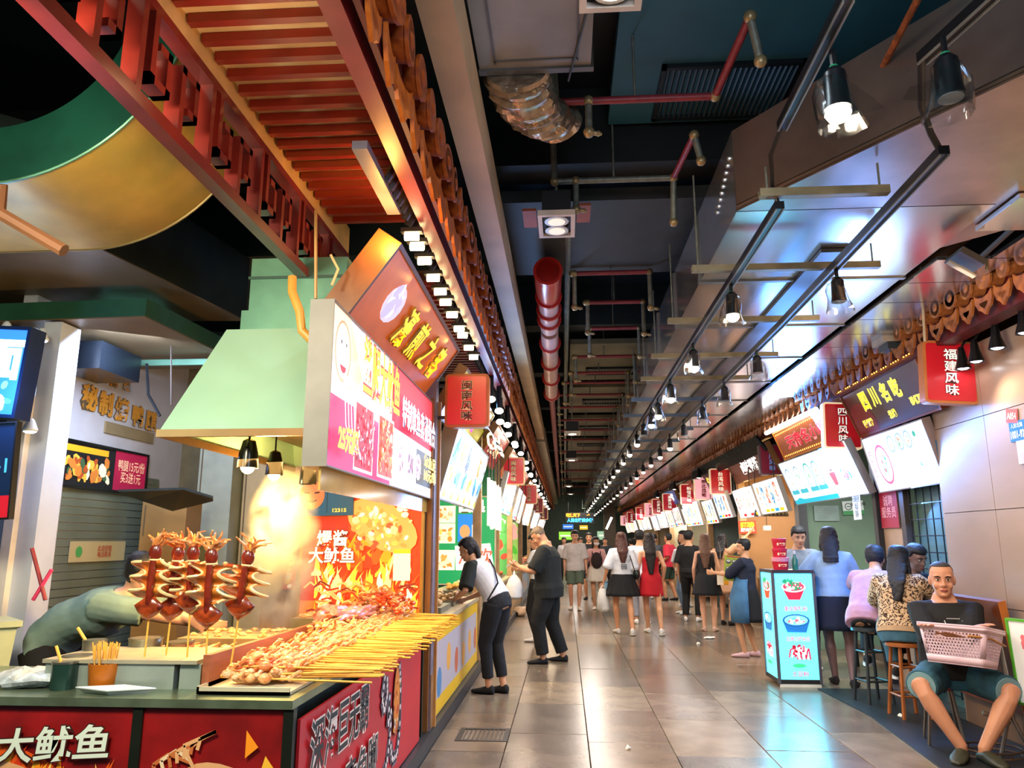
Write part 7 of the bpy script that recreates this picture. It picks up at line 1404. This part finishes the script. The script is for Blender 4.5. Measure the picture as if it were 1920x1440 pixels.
A = Art(fr['pel'] + R * .22 + F * .06 + V((0, 0, -.2)), F, V((0, 0, 1)), .035); A.ell(.06, .1, .07, .08, ink('#1c3a7a'), n=18); A.ell(.06, .15, .04, .05, ink('#2a2420')); A.build('apron_badge', _); A.text('K', .06, .08, .06, ink('#dfe8f0'), _, name='apron_lettering')
a = R_(62); M = Matrix.Rotation(a, 3, 'Z'); hl = M @ jt['L'][2] + V((x, y, 0)); p00 = P(1357, 1088, y=y + .05); p10 = P(1388, 1092, y=y - .02); p01 = P(1357, 1040, y=y + .05)
root, A, w_, h_ = board('menu_card', 'yellow green menu card with eight dark bowls held by the server', 'menu', p00, p10 + V((.05, 0, 0)), p01, .01, ink('#8a9a2c', .1))
for i in range(3):
    for j in range(3): A.ell(w_ * (.2 + .3 * j), h_ * (.2 + .28 * i), w_ * .13, h_ * .09, ink('#1c2858')); A.ell(w_ * (.2 + .3 * j), h_ * (.22 + .28 * i), w_ * .1, h_ * .05, ink('#b8b8a0'))
A.rect(w_ * .1, h_ * .93, w_ * .8, h_ * .05, ink('#a83a28')); A.build('artwork', root)
# vendor behind light box and woman in pale blue
person('dark haired vendor in a grey blue shirt behind the light box stand', 2.86, 9.75, 165, 1.70, vox=.009, face=1, head=(12, 14, 0), top=dict(m=cloth('#8494a8'), sleeve=.55), bottom=('pants', K_, 1.9), hair=('short', '#0e1018', 0, .04), sk='#c89a84', hl=(-.2, .3, 1.1), hr=(.1, .3, 1.05))
_, jt, fr = person('woman in a pale blue tee and dark skirt with a dark bob seen from behind', 2.86, 8.62, -18, 1.68, fem=1, vox=.008, fat=1.06, lean=6, face=0, head=(14, 4, 0), top=dict(m=cloth('#8fb0d8'), sleeve=.55, hem=-.0, loose=.035), bottom=('skirt', cloth('#0f1a34'), .36, .05, .02), hair=('bob', '#141017', .30), shoes='#241c1c', hl=(-.28, .3, 1.08), hr=(.2, .36, 1.0), fl=(-.05, .1, 0), fr=(.12, -.08, 0), sk='#8a6a68')
# seated diners
person('diner with long dark hair in a pale dress leaning on the bar table', 3.62, 9.75, 250, 1.58, fem=1, vox=.009, face=1, lean=22, pz=.72, head=(0, 25, 0), fl=(-.1, .35, .1), fr=(.1, .35, .1), hl=(-.12, .42, 1.12), hr=(.1, .42, 1.12), top=dict(m=cloth('#c8c0bc'), sleeve=.3), bottom=('skirt', cloth('#b8b0a8'), .2, .05), hair=('long', '#141018', .42), sk='#c89a88')
person('person in a pink shirt and dark trousers sitting bent over on the dark stool', 2.88, 7.75, -38, 1.74, vox=.008, face=0, lean=38, pz=.78, head=(10, 20, 0), fl=(-.16, .35, .3), fr=(.14, .35, .3), hl=(-.12, .7, 1.0), hr=(.2, .68, 1.0), top=dict(m=cloth('#b98ea8'), sleeve=.6, hem=-.1, loose=.03), bottom=('pants', cloth('#10141c'), 1.9), hair=('short', '#0e0e14'), shoes='#1a1a1e')
lm = bpy.data.materials.new('leopard'); lm.use_nodes = True; nt = lm.node_tree; b = nt.nodes['Principled BSDF']; b.inputs['Roughness'].default_value = .85
tc = nt.nodes.new('ShaderNodeTexCoord'); vo = nt.nodes.new('ShaderNodeTexVoronoi'); vo.inputs['Scale'].default_value = 52; nz = nt.nodes.new('ShaderNodeTexNoise'); nz.inputs['Scale'].default_value = 30; ad = nt.nodes.new('ShaderNodeMixRGB'); ad.inputs[0].default_value = .06
nt.links.new(tc.outputs['Object'], ad.inputs[1]); nt.links.new(tc.outputs['Object'], nz.inputs[0]); nt.links.new(nz.outputs['Color'], ad.inputs[2]); nt.links.new(ad.outputs[0], vo.inputs['Vector'])
cr_ = nt.nodes.new('ShaderNodeValToRGB'); cr_.color_ramp.interpolation = 'CONSTANT'; e = cr_.color_ramp.elements; e[0].color = lin('#7a5434'); e[1].position = .25; e[1].color = lin('#17100e'); q = e.new(.48); q.color = lin('#d8b890')
nt.links.new(vo.outputs['Distance'], cr_.inputs[0]); nt.links.new(cr_.outputs[0], b.inputs['Base Color'])
_, jt, fr = person('woman in a leopard print top and jeans with long black hair on the brown stool', 2.93, 7.15, -28, 1.66, fem=1, vox=.008, fat=1.12, face=0, lean=14, pz=.72, head=(-32, 10, 0), fl=(-.12, .35, .28), fr=(.12, .33, .28), hl=(-.1, .5, 1.0), hr=(.2, .48, 1.02), top=dict(m=lm, sleeve=.9, hem=.0, loose=.04), bottom=('pants', cloth('#3f6a80'), 1.9), hair=('long', '#0d0d14', .40), shoes='#1a1a1e')
g = G(); T, R, F = fr['T'], fr['R'], fr['F']; s_ = fr['s']; g.rings([(T(d), R * .205 * s_ * 1.05, F * .17 * s_) for d in (-.03, .015)], 24); g.obj('waistband', cloth('#b89a78'), _)
person('dark haired diner glimpsed beyond the leopard print woman', 3.22, 7.52, 200, 1.66, vox=.010, lean=2, pz=.72, head=(0, 20, 0), fl=(-.1, .3, .3), fr=(.1, .3, .3), hl=(-.1, .2, .85), hr=(.1, .2, .85), top=dict(m=K_, sleeve=.5), bottom=('pants', K_, 1.9), hair=('short', '#101014'), sk='#8a6a60')
# seated man
sx, sy = 2.90, 6.25
_, jt, fr = person('seated shaven headed man in a black tee and denim shorts with a pink basket', sx, sy, 166, 1.78, vox=.0065, fat=1.2, face=1, hsc=1.06, lean=-3, pz=.52, head=(-6, 4, 0), sk='#c98f6e', footrot=(20, -22), feet=False,
       kh=((-.75, 1, .35), (.75, 1, .35)), fl=(-.05, .46, .0), fr=(.08, .44, .0), hl=(.10, .34, .86), hr=(-.06, .30, .85), eh=((-1, -.1, -.9), (1, -.1, -.9)), hn=((0, 0, -1), (0, 0, -1)), curl=.25,
       top=dict(m=cloth('#0c0e0f'), sleeve=.56, hem=-.05, loose=.022), bottom=('shorts', cloth('#24505e', var=.3, sc=12), .93, 1.6), hair=('buzz', '#2c2420', 0, .085), shoes=None)
T, R, F = fr['T'], fr['R'], fr['F']; A = Art(T(.27) + F * .185 - R * -.05, -R, fr['U'], .012)
A.line([(.0, .1), (.02, .02), (.10, .02), (.12, .1)], .006, ink('#d8dcdc')); A.rect(.045, .05, .04, .012, ink('#d8dcdc')); A.rect(.045, .03, .012, .03, ink('#d8dcdc')); A.rect(.015, .11, .09, .006, ink('#a8acac')); A.build('tee_print', _)
for k in 'lr':
    hip, kn, an = jt[k]; p = hip.lerp(kn, .93); d = (kn - hip).normalized(); g = G(); g.tube([p - d * .012, p + d * .012], .088 * 1.08, 20); g.obj('shorts_cuff', cloth('#6f98a0'), _)
    an, fd, fr_ = jt['f' + k]; b = an - V((0, 0, .05)); g = G()
    g.rings([(b - fd * .06 + V((0, 0, -.01)), fr_ * .03, V((0, 0, .025))), (b - fd * .03, fr_ * .042, V((0, 0, .035))), (b + fd * .05 + V((0, 0, .008)), fr_ * .05, V((0, 0, .045))), (b + fd * .13, fr_ * .058, V((0, 0, .036))), (b + fd * .19 - V((0, 0, .01)), fr_ * .045, V((0, 0, .022))), (b + fd * .22 - V((0, 0, .016)), fr_ * .02, V((0, 0, .012)))], 16)
    o = soft(g.obj('clog', mat('#2c2e20', .5, var=.15), _), .008, 2); g = G(); g.rings([(b + fd * .075 - V((0, 0, z)), fr_ * .056, fd * .15) for z in (.045, .028)], 20); g.obj('sole', mat('#c8742c', .5), o)
# laundry basket
a = R_(132); t = thing('laundry_basket', 'pale pink perforated plastic basket held on the lap of the seated man', 'basket', (2.80, 5.88, .62), a); bm = mat('#d3b7c2', .35, var=.05); t.rotation_euler = (.16, 0, a)
W0, D0, W1, D1, Hh = .19, .12, .23, .165, .26
def rrp(w_, d_, z, n=6, r=.03): return [V((sx_ * (w_ - r) + r * math.cos(R_(a0 + 90 * k / (n - 1))), sy_ * (d_ - r) + r * math.sin(R_(a0 + 90 * k / (n - 1))), z)) for sx_, sy_, a0 in ((1, 1, 0), (-1, 1, 90), (-1, -1, 180), (1, -1, 270)) for k in range(n)]
def wall(z0, z1, g, off=0):
    f = lambda z: (W0 + (W1 - W0) * z / Hh + off, D0 + (D1 - D0) * z / Hh + off)
    a_, b_ = rrp(*f(z0), z0), rrp(*f(z1), z1); n = len(a_); g.add(a_ + b_, [(i, (i + 1) % n, n + (i + 1) % n, n + i) for i in range(n)])
g = G(); wall(0, .05, g); wall(.215, Hh, g); g.add(rrp(W0, D0, 0), [tuple(range(24))]); o = g.obj('shell', bm, t); o.modifiers.new('th', 'SOLIDIFY').thickness = .004
g = G(); wall(Hh - .01, Hh + .004, g, .008); wall(Hh - .03, Hh - .01, g, .01); o = g.obj('rim', bm, t); o.modifiers.new('th', 'SOLIDIFY').thickness = .006
# perforated band: grid of cells with round holes
def band(pA, pB, n, rows, z0, z1, g):
    K = 8
    for r in range(rows):
        for c in range(n):
            def at(u, v):
                zz = z0 + (z1 - z0) * v; k = zz / Hh; a_ = pA[0].lerp(pA[1], k); b_ = pB[0].lerp(pB[1], k); q = a_.lerp(b_, u); q.z = zz; return q
            sh = .5 if r % 2 else 0; u0, v0 = (c + sh) / n, r / rows; u1, v1 = min(1, (c + 1 + sh) / n), (r + 1) / rows
            if u0 >= 1: continue
            cu, cv = (u0 + u1) / 2, (v0 + v1) / 2; o_ = []; i_ = []
            for k in range(K):
                th = 2 * math.pi * k / K; cx, cz = math.cos(th), math.sin(th); m_ = max(abs(cx), abs(cz)); o_.append(at(cu + cx / m_ * (u1 - u0) / 2, cv + cz / m_ * (v1 - v0) / 2)); i_.append(at(cu + cx * (u1 - u0) * .30, cv + cz * (v1 - v0) * .30))
            g.add(o_ + i_, [(k, (k + 1) % K, K + (k + 1) % K, K + k) for k in range(K)])
r = .03; g = G(); C0 = lambda sx_, sy_, ax: (V((sx_ * (W0 - (r if ax == 'x' else 0)), sy_ * (D0 - (r if ax == 'y' else 0)), 0)), V((sx_ * (W1 - (r if ax == 'x' else 0)), sy_ * (D1 - (r if ax == 'y' else 0)), Hh)))
for p_, q_, n in ((C0(-1, -1, 'x'), C0(1, -1, 'x'), 17), (C0(1, 1, 'x'), C0(-1, 1, 'x'), 17), (C0(1, -1, 'y'), C0(1, 1, 'y'), 10), (C0(-1, 1, 'y'), C0(-1, -1, 'y'), 10)): band(p_, q_, n, 8, .05, .215, g)
def cbit(z0, z1):
    for s1, s2, a0 in ((1, 1, 0), (-1, 1, 90), (-1, -1, 180), (1, -1, 270)):
        vs = []
        for z in (z0, z1):
            w_ = W0 + (W1 - W0) * z / Hh; d_ = D0 + (D1 - D0) * z / Hh
            for k in range(6): th = R_(a0 + 18 * k); vs.append(V((s1 * (w_ - r) + r * math.cos(th), s2 * (d_ - r) + r * math.sin(th), z)))
        g.add(vs, [(k, k + 1, 7 + k, 6 + k) for k in range(5)])
cbit(.05, .215); o = g.obj('perforated_wall', bm, t); o.modifiers.new('th', 'SOLIDIFY').thickness = .003
tag(G().tube([V((2.76, 5.675, .84)), V((2.84, 5.665, .835)), V((2.92, 5.68, .82)), V((3.0, 5.71, .78)), V((3.05, 5.76, .765))], [.012, .016, .015, .013, .007], 8, flat=.6).obj('leather_strap', mat('#a8743c', .5, var=.2)), 'tan leather strap draped over the front of the basket', 'strap')
g = G()
for k in range(4): g.tube([V((2.56, 5.70, .85 + .006 * k)), V((2.62, 5.685, .862 - .008 * k)), V((2.68 + .02 * k, 5.68, .848 - .005 * k))], .006, 6)
tag(g.obj('leather_cord', mat('#7a4a2c', .5, var=.2), None, kind='stuff'), 'frayed brown cord knot on the left front of the basket', 'cord')
